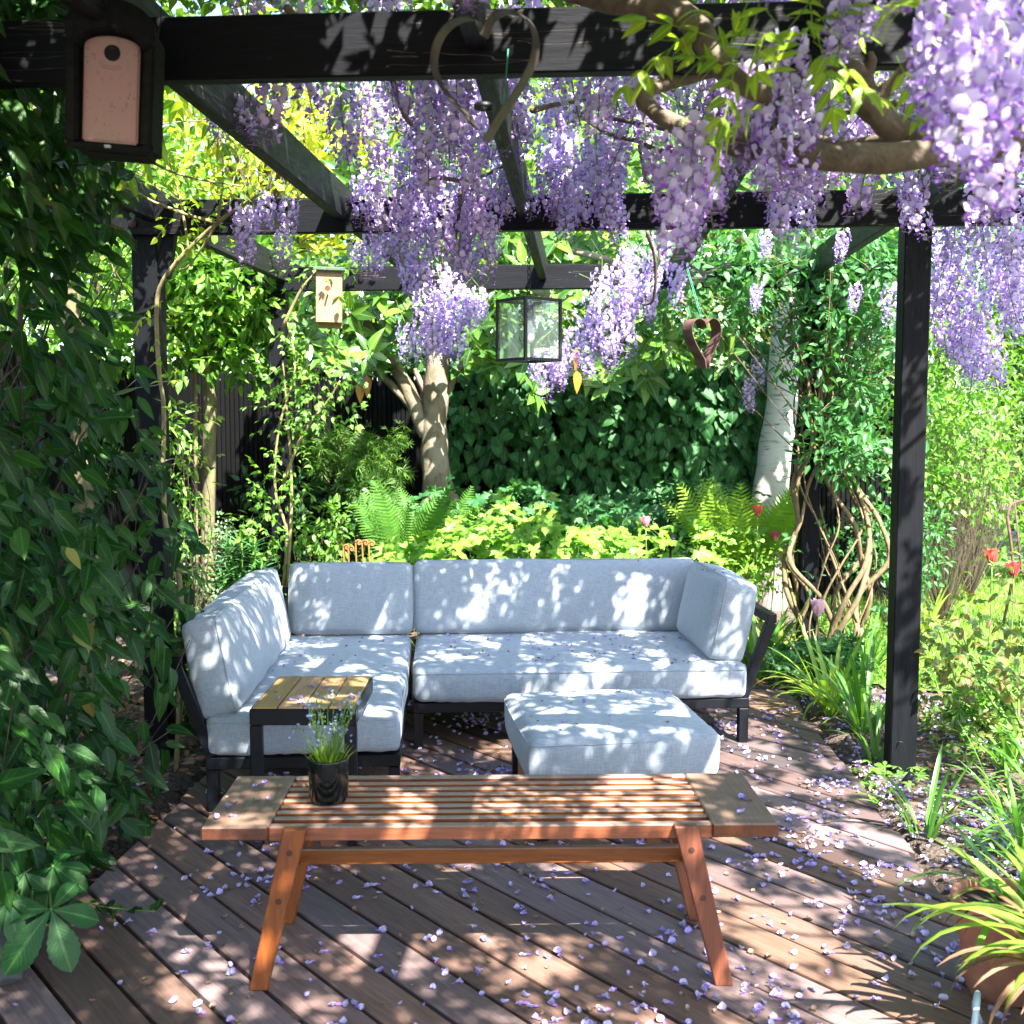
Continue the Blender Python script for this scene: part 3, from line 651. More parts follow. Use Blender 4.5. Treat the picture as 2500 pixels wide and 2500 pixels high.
# ================================================================ POT ON THE BENCH
PB = PZ(803, 1955, BH); PBx, PBy = PB[0], PB[1]
pot = thing('flower_pot', 'glossy black cylindrical pot standing on the slatted bench', 'pot', (PBx, PBy, BH+0.0005))
V, F = lathe_vf([(0.0001, 0), (0.044, 0), (0.052, 0.004), (0.0565, 0.016), (0.058, 0.125), (0.0575, 0.129), (0.0545, 0.129), (0.053, 0.124), (0.052, 0.10), (0.0001, 0.10)], 40)
obj('pot_wall', mesh_np('pot_wall', V, F, True), M_glaze, pot)
V, F = lathe_vf([(0.051, 0.098), (0.03, 0.106), (0.0001, 0.108)], 24); V[:, 2] += RNG.normal(0, 0.0015, len(V))
obj('soil', mesh_np('soil', V, F, True), M_soilpot, pot)

# ================================================================ NEST BOX (hung on the front beam)
def arch(wd, h, top=0.30, n=14, y0=0.0):
    pts = [(-wd/2, y0), (wd/2, y0)]; hs = h-top*wd
    for a in np.linspace(0, math.pi, n): pts.append((wd/2*math.cos(a), hs+top*wd*math.sin(a)))
    return pts
NBp = P(288, 212, 2.56); NW, NH_ = 0.178, 0.312
nb = thing('nest_box', 'dark arched nest box with pale pink front and round hole on the beam', 'nest box', tuple(NBp), (R(2), R(3.5), R(10)))
def arch_obj(name, pts, y0, y1, m, parent, bev=0.006, zoff=-NH_/2):
    V, F = prism_vf([(p[0], p[1]+zoff) for p in pts], y0, y1); me = fix_normals(mesh_np(name, V, F, False))
    bm = bmesh.new(); bm.from_mesh(me); bmesh.ops.bevel(bm, geom=[e for e in bm.edges if len(e.link_faces) == 2 and e.calc_face_angle() > 0.7], offset=bev, segments=2, affect='EDGES'); bm.to_mesh(me); bm.free()
    return obj(name, me, m, parent)
arch_obj('box_body', arch(NW, NH_), -0.045, 0.085, M_crete, nb, 0.014)
fp = arch_obj('front_panel', arch(0.122, 0.245, 0.20, y0=0.012), -0.062, -0.044, M_pink, nb, 0.004, -NH_/2+0.006)
for s in (-1, 1): arch_obj('side_jamb', [(s*0.068, 0.012), (s*0.095, 0.012), (s*0.097, 0.235), (s*0.072, 0.235)], -0.078, -0.04, M_crete, nb, 0.006)
hood = [(-0.097, 0.236)]+[(0.097*math.cos(a), 0.262+0.064*math.sin(a)) for a in np.linspace(math.pi, 0, 13)]+[(0.097, 0.236)]+[(0.068*math.cos(a), 0.218+0.040*math.sin(a)+0.003*math.sin(9*a)) for a in np.linspace(0, math.pi, 11)]
arch_obj('hood', hood, -0.088, -0.044, M_crete, nb, 0.004)
arch_obj('floor_lip', [(-0.095, 0.0), (0.095, 0.0), (0.095, 0.013), (-0.095, 0.013)], -0.072, -0.04, M_crete, nb, 0.004)
V, F = lathe_vf([(0.0001, 0.0), (0.0165, 0.0), (0.0185, -0.0015)], 28); V = np.stack([V[:, 0]+0.001, -0.0632-V[:, 2], V[:, 1]+0.058], 1)
obj('hole_shade_disc', fix_normals(mesh_np('hole_shade_disc', V, F, False)), M_hole_shade, fp)  # flat disc on the panel, the opening's shade painted in its colour
for k in range(2):
    rr = 0.024+0.006*k; pts = [(rr*1.3*math.sin(a), -0.0625, 0.052-rr*math.cos(a)) for a in np.linspace(-0.6, 0.6, 8)]; tube('claw_ridge', pts, 0.0013, M_pink, fp, 5, 1)
box('catch', (0.014, 0.006, 0.007), M_label, nb, (0.0, -0.079, -NH_/2+0.006), bev=0.001)
for s in (-1, 1): tube('hanging_wire', [(s*0.085, 0.0, NH_/2-0.045), (s*0.088, 0.02, NH_/2+0.03), (s*0.078, 0.06, NH_/2+0.20)], 0.0016, M_iron, nb, 5, 4)

# ================================================================ METAL HEARTS
def ribbon_vf(pts, wd, th, n=8):
    """flat steel strip bent along a path in the xz plane, its width lying along y"""
    p, _ = smooth_path([(a, 0, b) for a, b in pts], 0.01, n); T = np.gradient(p, axis=0); T /= np.linalg.norm(T, axis=1)[:, None]
    N = np.stack([-T[:, 2], np.zeros(len(T)), T[:, 0]], 1)*th/2; Y = np.array([0, wd/2, 0]); V = []; F = []
    for i in range(len(p)): V += [p[i]+N[i]+Y, p[i]-N[i]+Y, p[i]-N[i]-Y, p[i]+N[i]-Y]
    for i in range(len(p)-1):
        for s in range(4): F.append([i*4+s, i*4+(s+1) % 4, i*4+4+(s+1) % 4, i*4+4+s])
    F += [[0, 1, 2, 3], [len(V)-4, len(V)-1, len(V)-2, len(V)-3]]; return np.array(V), F
def heart_half(s, wd, top, dip, bot, x_end=0.0):
    return [(0.0, dip), (s*wd*0.16, top*0.93), (s*wd*0.45, top), (s*wd*0.78, top*0.86), (s*wd*0.98, top*0.52), (s*wd*0.97, top*0.10), (s*wd*0.72, -bot*0.30), (s*wd*0.36, -bot*0.68), (x_end, -bot)]
HP = P(1180, 175, 2.42)
ht = thing('hanging_heart', 'large brown metal strip heart hanging on the front beam', 'heart ornament', tuple(HP), (0, R(2), R(-24)))
for s, xe, bt in ((-1, -0.012, 0.118), (1, 0.012, 0.145)):
    V, F = ribbon_vf(heart_half(s, 0.124, 0.115, 0.072, bt, xe), 0.030, 0.003); obj('heart_strip', fix_normals(mesh_np('heart_strip', V, F, False)), M_band, ht)
V, F = lathe_vf([(0.020, 0), (0.0225, 0), (0.0225, 0.010), (0.020, 0.010), (0.020, 0.0)], 24); obj('candle_cup', mesh_np('candle_cup', V+np.array([0.004, 0.0, -0.078]), F, True), M_iron, ht)
tube('hanging_wire', [(0, 0, 0.073), (0.003, 0.03, 0.13), (0.0, 0.12, 0.30)], 0.0016, M_iron, ht, 5, 4)
tube('green_cord', [(-0.05, 0.2, 0.11), (-0.052, 0.195, 0.03), (-0.055, 0.195, -0.015), (-0.040, 0.195, -0.012)], 0.0016, M_cord, ht, 5, 4)
HP2 = P(1715, 838, 6.35)
h2 = thing('rusty_heart', 'small rusty metal heart hanging on a green cord', 'heart ornament', tuple(HP2), (0, R(-3), R(34)))
for s in (-1, 1):
    V, F = ribbon_vf([(0, 0.085), (s*0.012, 0.118), (s*0.05, 0.136), (s*0.092, 0.115), (s*0.104, 0.06), (s*0.080, 0.0), (s*0.048, -0.05), (s*0.018, -0.095), (s*0.012, -0.14)], 0.085, 0.004)
    obj('heart_strip', fix_normals(mesh_np('heart_strip', V, F, False)), M_rust, h2)
box('hanging_tab', (0.016, 0.03, 0.035), M_rust, h2, (0, 0, 0.105), bev=0.002)
tube('green_cord', [(0, 0, 0.12), (0.004, 0.1, 0.36), (0.0, 0.2, 0.62)], 0.0022, M_cord, h2, 5, 3); tube('green_cord', [(0.012, 0, 0.12), (0.014, 0.1, 0.36), (0.01, 0.2, 0.62)], 0.0022, M_cord, h2, 5, 3)

# ================================================================ LANTERN
LP_ = P(1291, 807, 5.15); LS, LHt = 0.205, 0.285
ln_ = thing('hanging_lantern', 'square glass lantern with black frame hanging on a chain', 'lantern', tuple(LP_), (0, 0, R(42)))
hs = LS/2
for sx in (-1, 1):
    for sy in (-1, 1): box('corner_bar', (0.014, 0.014, LHt), M_iron, ln_, (sx*hs, sy*hs, 0), bev=0.001)
for sz in (-1, 1):
    for s in (-1, 1):
        box('frame_bar', (LS-0.0145, 0.012, 0.013), M_iron, ln_, (0, s*hs, sz*(LHt/2-0.0065)), bev=0.001); box('frame_bar', (0.012, LS-0.0145, 0.013), M_iron, ln_, (s*hs, 0, sz*(LHt/2-0.0065)), bev=0.001)
for s in (-1, 1):
    box('pane', (LS-0.0145, 0.003, LHt-0.0265), M_glass, ln_, (0, s*hs, 0), bev=0.0); box('pane', (0.003, LS-0.0145, LHt-0.0265), M_glass, ln_, (s*hs, 0, 0), bev=0.0)
for a in (0, 1): bar('top_strap', (-hs+0.006, 0, LHt/2-0.003) if a == 0 else (0, -hs+0.006, LHt/2+0.003), (hs-0.006, 0, LHt/2-0.003) if a == 0 else (0, hs-0.006, LHt/2+0.003), 0.012, M_iron, ln_, 0.004)
V, F = lathe_vf([(0.0001, 0), (0.021, 0), (0.023, 0.01), (0.023, 0.075), (0.012, 0.09), (0.0001, 0.09)], 20); obj('lamp_socket', mesh_np('lamp_socket', V+np.array([0, 0, 0.045]), F, True), M_iron, ln_)
V, F = lathe_vf([(0.0001, -0.105), (0.015, -0.101), (0.027, -0.085), (0.030, -0.066), (0.027, -0.045), (0.017, -0.02), (0.013, 0.0)], 20); obj('bulb', mesh_np('bulb', V+np.array([0, 0, 0.045]), F, True), M_white, ln_)
cz = LHt/2+0.005; kk = 0
while LP_[2]+cz < 2.39:
    th = np.linspace(0, 2*math.pi, 12, endpoint=False); lx = 0.008*np.cos(th); lz = 0.017*np.sin(th)+0.015
    pts = np.stack([lx, np.zeros(12), lz+cz], 1) if kk % 2 == 0 else np.stack([np.zeros(12), lx, lz+cz], 1)
    tube('chain_link', pts, 0.0024, M_iron, ln_, 5, 1, closed=True); cz += 0.0265; kk += 1

# ================================================================ PLAIN WOOD BIRD HOUSE
WP = P(804, 722, 6.75)
wb = thing('bird_house', 'pale unpainted pine bird house near the rear post', 'bird house', tuple(WP), (0, R(1), R(12)))
box('front_board', (0.155, 0.018, 0.315), M_pine, wb, (0, -0.075, -0.01), bev=0.002)
for s in (-1, 1): box('side_board', (0.018, 0.13, 0.315), M_pine, wb, (s*0.0685, 0.0, -0.01), bev=0.002)
box('back_board', (0.155, 0.018, 0.36), M_pine, wb, (0, 0.075, -0.01), bev=0.002); box('floor_board', (0.118, 0.128, 0.016), M_pine, wb, (0, 0, -0.155), bev=0.002)
box('roof_board', (0.19, 0.21, 0.018), plain('roof_felt', (0.07, 0.12, 0.075), 0.85, 0.6, 120), wb, (0, -0.012, 0.163), (R(8), 0, 0), 0.002)
V, F = lathe_vf([(0.0001, 0.0), (0.016, 0.0), (0.017, -0.001)], 22); V = np.stack([V[:, 0]-0.008, -0.085-V[:, 2], V[:, 1]+0.035], 1)
obj('hole_shade_disc', fix_normals(mesh_np('hole_shade_disc', V, F, False)), plain('brown_hole_shade', (0.10, 0.035, 0.012), 0.9), wb)  # flat disc on the board, the shaded inside painted brown
V, F = lathe_vf([(0.0001, 0.0), (0.006, 0.0), (0.006, -0.05), (0.0001, -0.052)], 10); V = np.stack([V[:, 0]-0.008, -0.0845+V[:, 2], V[:, 1]-0.005], 1); obj('perch', fix_normals(mesh_np('perch', V, F, True)), M_pine, wb)

# ================================================================ TERRACOTTA POTS, STONE, SPIKE LIGHTS, RUSTY CHAIR
def terracotta(label, loc, r, h, tilt=(0, 0, 0)):
    t = thing('terracotta_pot', label, 'pot', loc, tilt)
    V, F = lathe_vf([(0.0001, 0), (r*0.68, 0), (r*0.93, h*0.80), (r, h*0.81), (r*1.02, h*0.98), (r*0.99, h), (r*0.90, h), (r*0.88, h*0.88), (0.0001, h*0.87)], 40)
    obj('pot_wall', mesh_np('pot_wall', V, F, True), M_terra, t)
    V, F = lathe_vf([(r*0.87, h*0.88), (r*0.4, h*0.90), (0.0001, h*0.91)], 20); obj('soil', mesh_np('soil', V, F, True), M_soilpot, t); return t
TP1 = (1.15, 3.0, 0.0); TP2 = (1.22, 2.62, 0.0)
terracotta('orange terracotta pot with its rim showing behind the arching leaves', TP1, 0.14, 0.26); terracotta('orange terracotta pot filled with arching yellow green leaves', TP2, 0.15, 0.24)
st = bmesh.new(); bmesh.ops.create_icosphere(st, subdivisions=3, radius=1)
for v in st.verts: v.co *= 1+0.12*math.sin(v.co.x*5+1)*math.sin(v.co.y*6)+0.08*math.sin(v.co.z*9); v.co.x *= 0.13; v.co.y *= 0.11; v.co.z *= 0.12
me = bpy.data.meshes.new('stone'); st.to_mesh(me); st.free()
sp = PZ(5, 2345, 0.06); tag(obj('stone', me, M_stone, None, (sp[0]-0.06, sp[1]+0.02, 0.09)), 'dark rounded stone beside the hedge at the deck edge', 'stone')
def spike_light(label, loc, h, rz):
    t = thing('spike_light', label, 'garden light', loc, (0, 0, rz))
    V, F = lathe_vf([(0.0001, -0.05), (0.009, -0.05), (0.009, h), (0.0001, h)], 10); obj('spike', mesh_np('spike', V, F, True), M_metal, t)
    V, F = lathe_vf([(0.0001, 0), (0.022, 0.004), (0.026, 0.03), (0.026, 0.10), (0.020, 0.104), (0.0001, 0.10)], 18); a = R(35); V = np.stack([V[:, 0], V[:, 1]*math.cos(a)-V[:, 2]*math.sin(a), V[:, 1]*math.sin(a)+V[:, 2]*math.cos(a)+h-0.01], 1)
    obj('lamp_head', mesh_np('lamp_head', V, F, True), M_metal, t); return t
q = P(1637, 1335, 7.3); spike_light('grey spike light standing among the anemone leaves', (q[0], q[1], 0.05), q[2]-0.05, 0.3)
q = PZ(2205, 1905, 0.02); spike_light('dark spike light at the foot of the post', (q[0], q[1], -0.02), 0.05, 1.2).scale = (0.6, 0.6, 0.6)
# rusty chair on the lawn
RC = np.array([3.42, 8.3, 0.0]); rc = thing('garden_chair', 'rusty metal garden chair standing on the lawn', 'chair', tuple(RC), (0, 0, R(25)))
for sx in (-1, 1):
    tube('leg', [(sx*0.2, -0.2, 0.0), (sx*0.19, -0.18, 0.45)], 0.011, M_rust, rc, 6, 1); tube('leg', [(sx*0.21, 0.24, 0.0), (sx*0.19, 0.18, 0.45), (sx*0.19, 0.25, 0.85)], 0.011, M_rust, rc, 6, 5)
V, F = lathe_vf([(0.0001, 0.455), (0.2, 0.45), (0.215, 0.44), (0.2, 0.435), (0.0001, 0.435)], 24); obj('seat', mesh_np('seat', V, F, True), M_rust, rc)
tube('back_hoop', [(-0.19, 0.25, 0.84), (-0.14, 0.27, 0.93), (0, 0.275, 0.96), (0.14, 0.27, 0.93), (0.19, 0.25, 0.84)], 0.011, M_rust, rc, 6, 5)
for x in (-0.1, 0, 0.1): tube('back_spindle', [(x, 0.19, 0.45), (x, 0.27, 0.94)], 0.006, M_rust, rc, 5, 1)

# ================================================================ LEAF LIBRARY
def unit(v): v = np.asarray(v, float); return v/(np.linalg.norm(v, axis=-1, keepdims=True)+1e-9)
class LM:                          # a small reusable shape: verts, quads, tris, attribute
    def __init__(s, V, F, lf=None, col=None):
        s.V = np.asarray(V, float); s.q = np.array([f for f in F if len(f) == 4], int).reshape(-1, 4); s.t = np.array([f for f in F if len(f) == 3], int).reshape(-1, 3)
        s.lf = np.zeros((len(s.V), 3)) if lf is None else np.asarray(lf, float); s.col = col
    def mesh(s, name, m): return mesh_np(name, s.V, (s.q, s.t), True, {'Col': s.col} if s.col is not None else {'lf': s.lf}, m)
def join_lm(items):
    """items: (LM, 3x3, pos, scale)"""
    V = []; q = []; t = []; lf = []; col = []; n = 0
    for l, Rm, p, sc in items:
        V.append((l.V*sc) @ np.asarray(Rm).T+np.asarray(p)); q.append(l.q+n); t.append(l.t+n); lf.append(l.lf); n += len(l.V)
        if l.col is not None: col.append(l.col)
    o = LM(np.concatenate(V), [], np.concatenate(lf), np.concatenate(col) if col else None); o.q = np.concatenate(q); o.t = np.concatenate(t); return o
def frame(d, n):
    """rotation matrices with y along d and z near n; arrays (m,3)"""
    d = unit(np.atleast_2d(d)); n = np.atleast_2d(n); z = n-d*np.sum(n*d, -1, keepdims=True)
    bad = np.linalg.norm(z, axis=1) < 1e-3; z[bad] = np.cross(d[bad], [1.0, 0.1, 0]); z = unit(z); x = np.cross(d, z)
    return np.stack([x, d, z], -1)
def leaf(wf, seg=4, fold=0.14, curl=0.18, twist=0.0, tooth=0.0):
    ts = np.linspace(0, 1, seg+1); V = [(0, 0, 0)]; lf = [(1, 0, 0)]; F = []
    for i, t in enumerate(ts[1:-1]):
        wd = wf(t)*(1+tooth*(1 if i % 2 else -1)); z = -curl*t*t; tw = twist*t
        V += [(-wd, t, z+fold*wd*1.6-tw*wd), (0, t, z), (wd, t, z+fold*wd*1.6+tw*wd)]; lf += [(0, t, 0), (1, t, 0), (0, t, 0)]
    V.append((0, 1, -curl)); lf.append((1, 1, 0)); k = seg-1
    F += [[0, 2, 1], [0, 3, 2]]
    for i in range(k-1):
        a = 1+3*i; F += [[a, a+1, a+4, a+3], [a+1, a+2, a+5, a+4]]
    a = 1+3*(k-1); tp = len(V)-1; F += [[a, a+1, tp], [a+1, a+2, tp]]
    return LM(V, F, lf)
lance = lambda w: (lambda t: w*math.sin(math.pi*t**0.72)**0.85*(1-0.25*t))
ovate = lambda w: (lambda t: w*math.sin(math.pi*t**0.62)**0.75)
obov = lambda w: (lambda t: w*math.sin(math.pi*t**1.5)**0.8)
K_lance = [leaf(lance(0.155), 5, f, c, tw) for f, c, tw in ((0.3, 0.25, 0.0), (0.45, 0.12, 0.2), (0.2, 0.4, -0.2))]
K_ovate = [leaf(ovate(0.25), 5, f, c, tw) for f, c, tw in ((0.2, 0.15, 0.1), (0.35, 0.25, -0.1), (0.1, 0.05, 0.0))]
K_long = [leaf(lance(0.225), 6, f, c, tw) for f, c, tw in ((0.22, 0.12, 0.1), (0.3, 0.3, -0.1), (0.1, -0.06, 0.0))]
K_magn = [leaf(lance(0.235), 6, f, c, tw) for f, c, tw in ((0.2, 0.12, 0.1), (0.3, 0.3, -0.1), (0.1, -0.06, 0.0))]
K_narrow = [leaf(lance(0.08), 4, 0.2, c) for c in (0.1, 0.3)]
K_small = [leaf(ovate(0.27), 3, f, c) for f, c in ((0.25, 0.15), (0.1, 0.3))]
def heart_leaf(fold, curl):
    out = [(0.0, 0.0), (0.16, -0.10), (0.34, -0.04), (0.44, 0.16), (0.42, 0.40), (0.28, 0.66), (0.10, 0.88), (0, 1.0)]
    V = [(0, 0.0, 0), (0, 0.35, -0.03*curl), (0, 0.68, -0.3*curl)]; lf = [(1, 0, 0), (1, 0.35, 0), (1, 0.68, 0)]; F = []
    ids = {}
    for s in (-1, 1):
        for i, (x, y) in enumerate(out[1:-1]): ids[(s, i)] = len(V); V.append((s*x, y, fold*x-curl*y*y)); lf.append((0, y, 0))
    tip = len(V); V.append((0, 1.0, -curl)); lf.append((1, 1, 0))
    for s in (-1, 1):
        f = [[0, ids[s, 0], ids[s, 1]], [0, ids[s, 1], ids[s, 2], 1], [1, ids[s, 2], ids[s, 3]], [1, ids[s, 3], ids[s, 4], 2], [2, ids[s, 4], ids[s, 5]], [2, ids[s, 5], tip]]
        F += f if s > 0 else [a[::-1] for a in f]
    return LM(V, F, lf)
K_heart = [heart_leaf(f, c) for f, c in ((0.25, 0.15), (0.1, 0.3), (0.35, 0.05))]
def rotz(a): c, s = math.cos(a), math.sin(a); return np.array([[c, -s, 0], [s, c, 0], [0, 0, 1]])
def rotx(a): c, s = math.cos(a), math.sin(a); return np.array([[1, 0, 0], [0, c, -s], [0, s, c]])
def roty(a): c, s = math.cos(a), math.sin(a); return np.array([[c, 0, s], [0, 1, 0], [-s, 0, c]])
def lobed(seed, n=5):
    """broad lobed, toothed leaf on its stalk end"""
    rg = np.random.default_rng(seed); V = [(0, 0.28, -0.02)]; lf = [(0.6, 0, 0)]; F = []; pts = []
    for i in range(n):
        a0 = R(-125+250*i/(n-1)); r0 = (0.62 if i in (0, n-1) else 0.72)*rg.uniform(0.92, 1.08)
        for da, rr in ((-0.40, 0.50), (-0.26, 0.80), (-0.17, 0.72), (0, 1.0), (0.17, 0.72), (0.26, 0.80), (0.40, 0.50)):
            a = a0+da; pts.append((math.sin(a)*r0*rr, 0.28+math.cos(a)*r0*rr, 0.10*math.sin(5*a+seed)-0.22*(r0*rr)**2))
            lf.append((1.0 if da == 0 else 0.0, rr, 0))
    V += pts; m = len(pts)
    for i in range(m-1): F.append([0, i+2, i+1])
    V += [(-0.012, 0.28, -0.03), (0.012, 0.28, -0.03), (0.0, -0.6, -0.35)]; lf += [(0, 0, 0)]*3; F.append([m+1, m+2, m+3])
    return LM(V, F, lf)
K_lobed = [lobed(i) for i in range(4)]
def palmate(n, ll, wf, spread=150, droop=0.25, sg=9):
    it = []; base = [leaf(wf, sg, 0.16, 0.2, 0.0, 0.05), leaf(wf, sg, 0.25, 0.12, 0.1, 0.05)]
    for i in range(n):
        a = R(-spread/2+spread*i/(n-1)) if n > 1 else 0; l = ll*(1-0.38*abs(2*i/(n-1)-1)); it.append((base[i % 2], rotz(-a) @ rotx(-droop*random.uniform(0.6, 1.4)), (0, 0, 0.001*i), l))
    return join_lm(it)
K_acer = [palmate(7, 1.0, lance(0.06), 210, 0.3, 3) for _ in range(3)]
K_geran = [palmate(5, 1.0, obov(0.22), 230, 0.15, 4) for _ in range(2)]
def pinnate(n, wf, ll=0.36, seg=3, droop=0.5):
    """compound leaf: a stalk with paired leaflets and one at the tip"""
    kb = [leaf(wf, seg, 0.2, 0.15), leaf(wf, seg, 0.1, 0.3)]; it = []
    for i in range(n):
        t = 0.28+0.62*i/max(1, n-1); p = np.array([0, t, -droop*0.35*t*t])
        for s in (-1, 1): it.append((kb[(i+s) % 2], rotz(-s*R(62-18*t)) @ rotx(-0.25-0.2*random.random()), p, ll*(1-0.25*abs(t-0.55))))
    it.append((kb[0], rotx(-droop*0.6), np.array([0, 0.92, -droop*0.30]), ll))
    ts = np.linspace(0, 0.94, 6); V = []; F = []
    for t in ts: V += [(-0.008, t, -droop*0.35*t*t), (0.008, t, -droop*0.35*t*t)]
    for i in range(5): F.append([2*i, 2*i+1, 2*i+3, 2*i+2])
    it.append((LM(V, F, np.zeros((len(V), 3))), np.eye(3), (0, 0, 0), 1.0)); return join_lm(it)
K_wist = [pinnate(3, lance(0.21), 0.40, 4), pinnate(4, lance(0.20), 0.36, 4, 0.8), pinnate(3, lance(0.20), 0.42, 4, 0.2)]
K_rose = [pinnate(2, ovate(0.29), 0.42, 4, 0.3), pinnate(2, ovate(0.27), 0.38, 4, 0.5), pinnate(1, ovate(0.28), 0.48, 4, 0.2)]
def frond(n=22, arch=0.55, wd=0.20):
    """fern frond, unit length: rachis with tapering pinnae that each carry small lobes"""
    V = []; F = []
    def pos(t): return np.array([0, t*(1-0.18*arch*t), 0.0-arch*0.45*t**2.4])
    for i in range(13):
        t = i/12; p = pos(t); V += [p+[-0.006*(1-0.7*t), 0, 0], p+[0.006*(1-0.7*t), 0, 0]]
    for i in range(12): F.append([2*i, 2*i+1, 2*i+3, 2*i+2])
    for i in range(n):
        t = 0.14+0.84*i/(n-1); l = wd*math.sin(math.pi*min(1, (t*0.88+0.09))**0.9)**0.8; p = pos(t)
        for s in (-1, 1):
            d = np.array([s*0.93, 0.36, -0.10+0.10*random.uniform(-1, 1)]); up_ = np.array([0, 1, 0.0])*0.020*(1-0.45*t); b = len(V); m = 4
            for k in range(m+1):
                f = k/m; q = p+d*l*f-np.array([0, 0, 0.10*l*f*f]); hw = (1-f)**0.7*(1.15 if k % 2 else 0.85) if k < m else 0.0
                V += [q-up_*hw, q+up_*hw]
            for k in range(m): F.append([b+2*k, b+2*k+1, b+2*k+3, b+2*k+2])
    return LM(V, F)
K_frond = [frond(24, a) for a in (0.15, 0.4, 0.75)]
def strap(arch, wd=0.030, seg=9, tw=0.3):
    """arching ribbon leaf, unit length along +z then over"""
    V = []; lf = []; F = []; ang = 0.12; p = np.array([0.0, 0, 0])
    for i in range(seg+1):
        t = i/seg; w_ = wd*(0.75+0.5*t)*(1-t**3)**0.8+0.0005; side = np.array([math.cos(tw*t), math.sin(tw*t)*0.3, math.sin(tw*t)*0.3])
        nrm = np.array([0, -math.sin(ang+1.57), math.cos(ang+1.57)])
        V += [p-side*w_+nrm*w_*0.35, p, p+side*w_+nrm*w_*0.35]; lf += [(0, t, 0), (1, t, 0), (0, t, 0)]
        ang += arch/seg*(0.6+0.9*t); p = p+np.array([0, math.sin(ang), math.cos(ang)])/seg
    for i in range(seg): a = 3*i; F += [[a, a+1, a+4, a+3], [a+1, a+2, a+5, a+4]]
    return LM(V, F, lf)
K_strap = [strap(a, tw=tw) for a, tw in ((0.35, 0.3), (0.9, -0.4), (1.5, 0.5), (2.1, -0.3))]
K_blade = [strap(a, 0.05, 3) for a in (0.4, 0.9)]
K_tiny = [leaf(ovate(0.29), 2, f, c) for f, c in ((0.25, 0.15), (0.1, 0.3))]
def dead_leaf(seed):
    rg = np.random.default_rng(seed); l = leaf(ovate(0.27), 4, rg.uniform(-0.5, 0.7), rg.uniform(-0.5, 0.5), rg.uniform(-0.6, 0.6)); l.V += rg.normal(0, 0.02, l.V.shape); return l
K_dead = [dead_leaf(i) for i in range(4)]

# ---------------------------------------------------------------- build leaves: the largest ones seen singly, the rest as one mass
def put_leaves(root, base, kinds, m, pos, d, nrm, size, n_ind=120, name='leaf', mass='foliage', cell=9.0):
    pos = np.asarray(pos, float); n = len(pos); d = np.asarray(d, float); nrm = np.asarray(nrm, float); size = np.broadcast_to(np.asarray(size, float), (n,)).copy()
    Rm = frame(d, nrm); kv = RNG.integers(0, len(kinds), n); base = np.asarray(base, float)
    ctr = pos+unit(d)*size[:, None]*0.5; u, v, wd = proj(ctr); px = size/np.maximum(wd, 0.1)*FPX
    inside = (wd > 0.3) & (u > -10) & (u < 2510) & (v > -10) & (v < 2510) & (px > 14)
    order = np.argsort(wd); seen = set(); pick = []
    for i in order:
        if not inside[i]: continue
        key = (int(u[i]/max(cell, px[i]*0.45)), int(v[i]/max(cell, px[i]*0.45)), int(math.log(px[i]+1)*2))
        if key in seen: continue
        seen.add(key); pick.append(i)
    pick = sorted(pick, key=lambda i: -px[i])[:n_ind]; mask = np.zeros(n, bool); mask[pick] = True
    mes = [None]*len(kinds)
    for i in pick:
        if mes[kv[i]] is None: mes[kv[i]] = kinds[kv[i]].mesh(name, m)
        o = bpy.data.objects.new(name, mes[kv[i]]); COL.objects.link(o); o.parent = root
        M4 = np.eye(4); M4[:3, :3] = Rm[i]*size[i]; M4[:3, 3] = pos[i]-base; o.matrix_basis = Matrix(M4.tolist())
    rest = np.where(~mask)[0]
    if len(rest):
        Vs = []; qs = []; tsx = []; at = []; off = 0; usecol = kinds[0].col is not None
        for k, kd in enumerate(kinds):
            ii = rest[kv[rest] == k]
            if not len(ii): continue
            nv = len(kd.V); VV = np.einsum('mij,vj->mvi', Rm[ii]*size[ii][:, None, None], kd.V)+(pos[ii]-base)[:, None, :]
            o_ = (np.arange(len(ii))*nv+off)[:, None, None]; Vs.append(VV.reshape(-1, 3)); qs.append((kd.q[None]+o_).reshape(-1, 4)); tsx.append((kd.t[None]+o_).reshape(-1, 3))
            at.append(np.tile(kd.col if usecol else kd.lf, (len(ii), 1))); off += nv*len(ii)
        me = mesh_np(mass, np.concatenate(Vs), (np.concatenate(qs), np.concatenate(tsx)), True, {'Col' if usecol else 'lf': np.concatenate(at)}, m)
        tag(obj(mass, me, None, root), kind='stuff')
def rnd_dirs(n, rg=RNG): return unit(rg.normal(0, 1, (n, 3)))
def clumpy(centers, per, spread, size, droop=0.35, out=None, upn=0.8, jitter=0.8):
    """leaves gathered round clump centres, pointing away from them"""
    c = np.repeat(np.asarray(centers, float), per, axis=0); n = len(c); off = rnd_dirs(n)*(RNG.uniform(0, 1, n)**0.5)[:, None]*spread
    pos = c+off; d = unit(off)+RNG.normal(0, jitter*0.5, (n, 3)); d[:, 2] -= droop
    if out is not None: d += out
    nr = RNG.normal(0, 0.45, (n, 3)); nr[:, 2] += upn
    sz = RNG.uniform(size[0], size[1], n); return pos, d, nr, sz
def ell_points(n, c, r, shell=0.55):
    p = rnd_dirs(n)*(shell+(1-shell)*RNG.uniform(0, 1, n))[:, None]; return np.asarray(c)+p*np.asarray(r)
def limbs(root, base, start, targets, r0, r1, m, name='branch', wig=0.12, sides=6):
    for t in targets:
        s = np.asarray(start, float); t = np.asarray(t, float); mid = (s+t)/2+RNG.normal(0, wig, 3)*np.linalg.norm(t-s)*0.6
        tube(name, [s, mid, t], [r0, (r0+r1)/2, r1], m, root, sides, 5, 0.03, base)
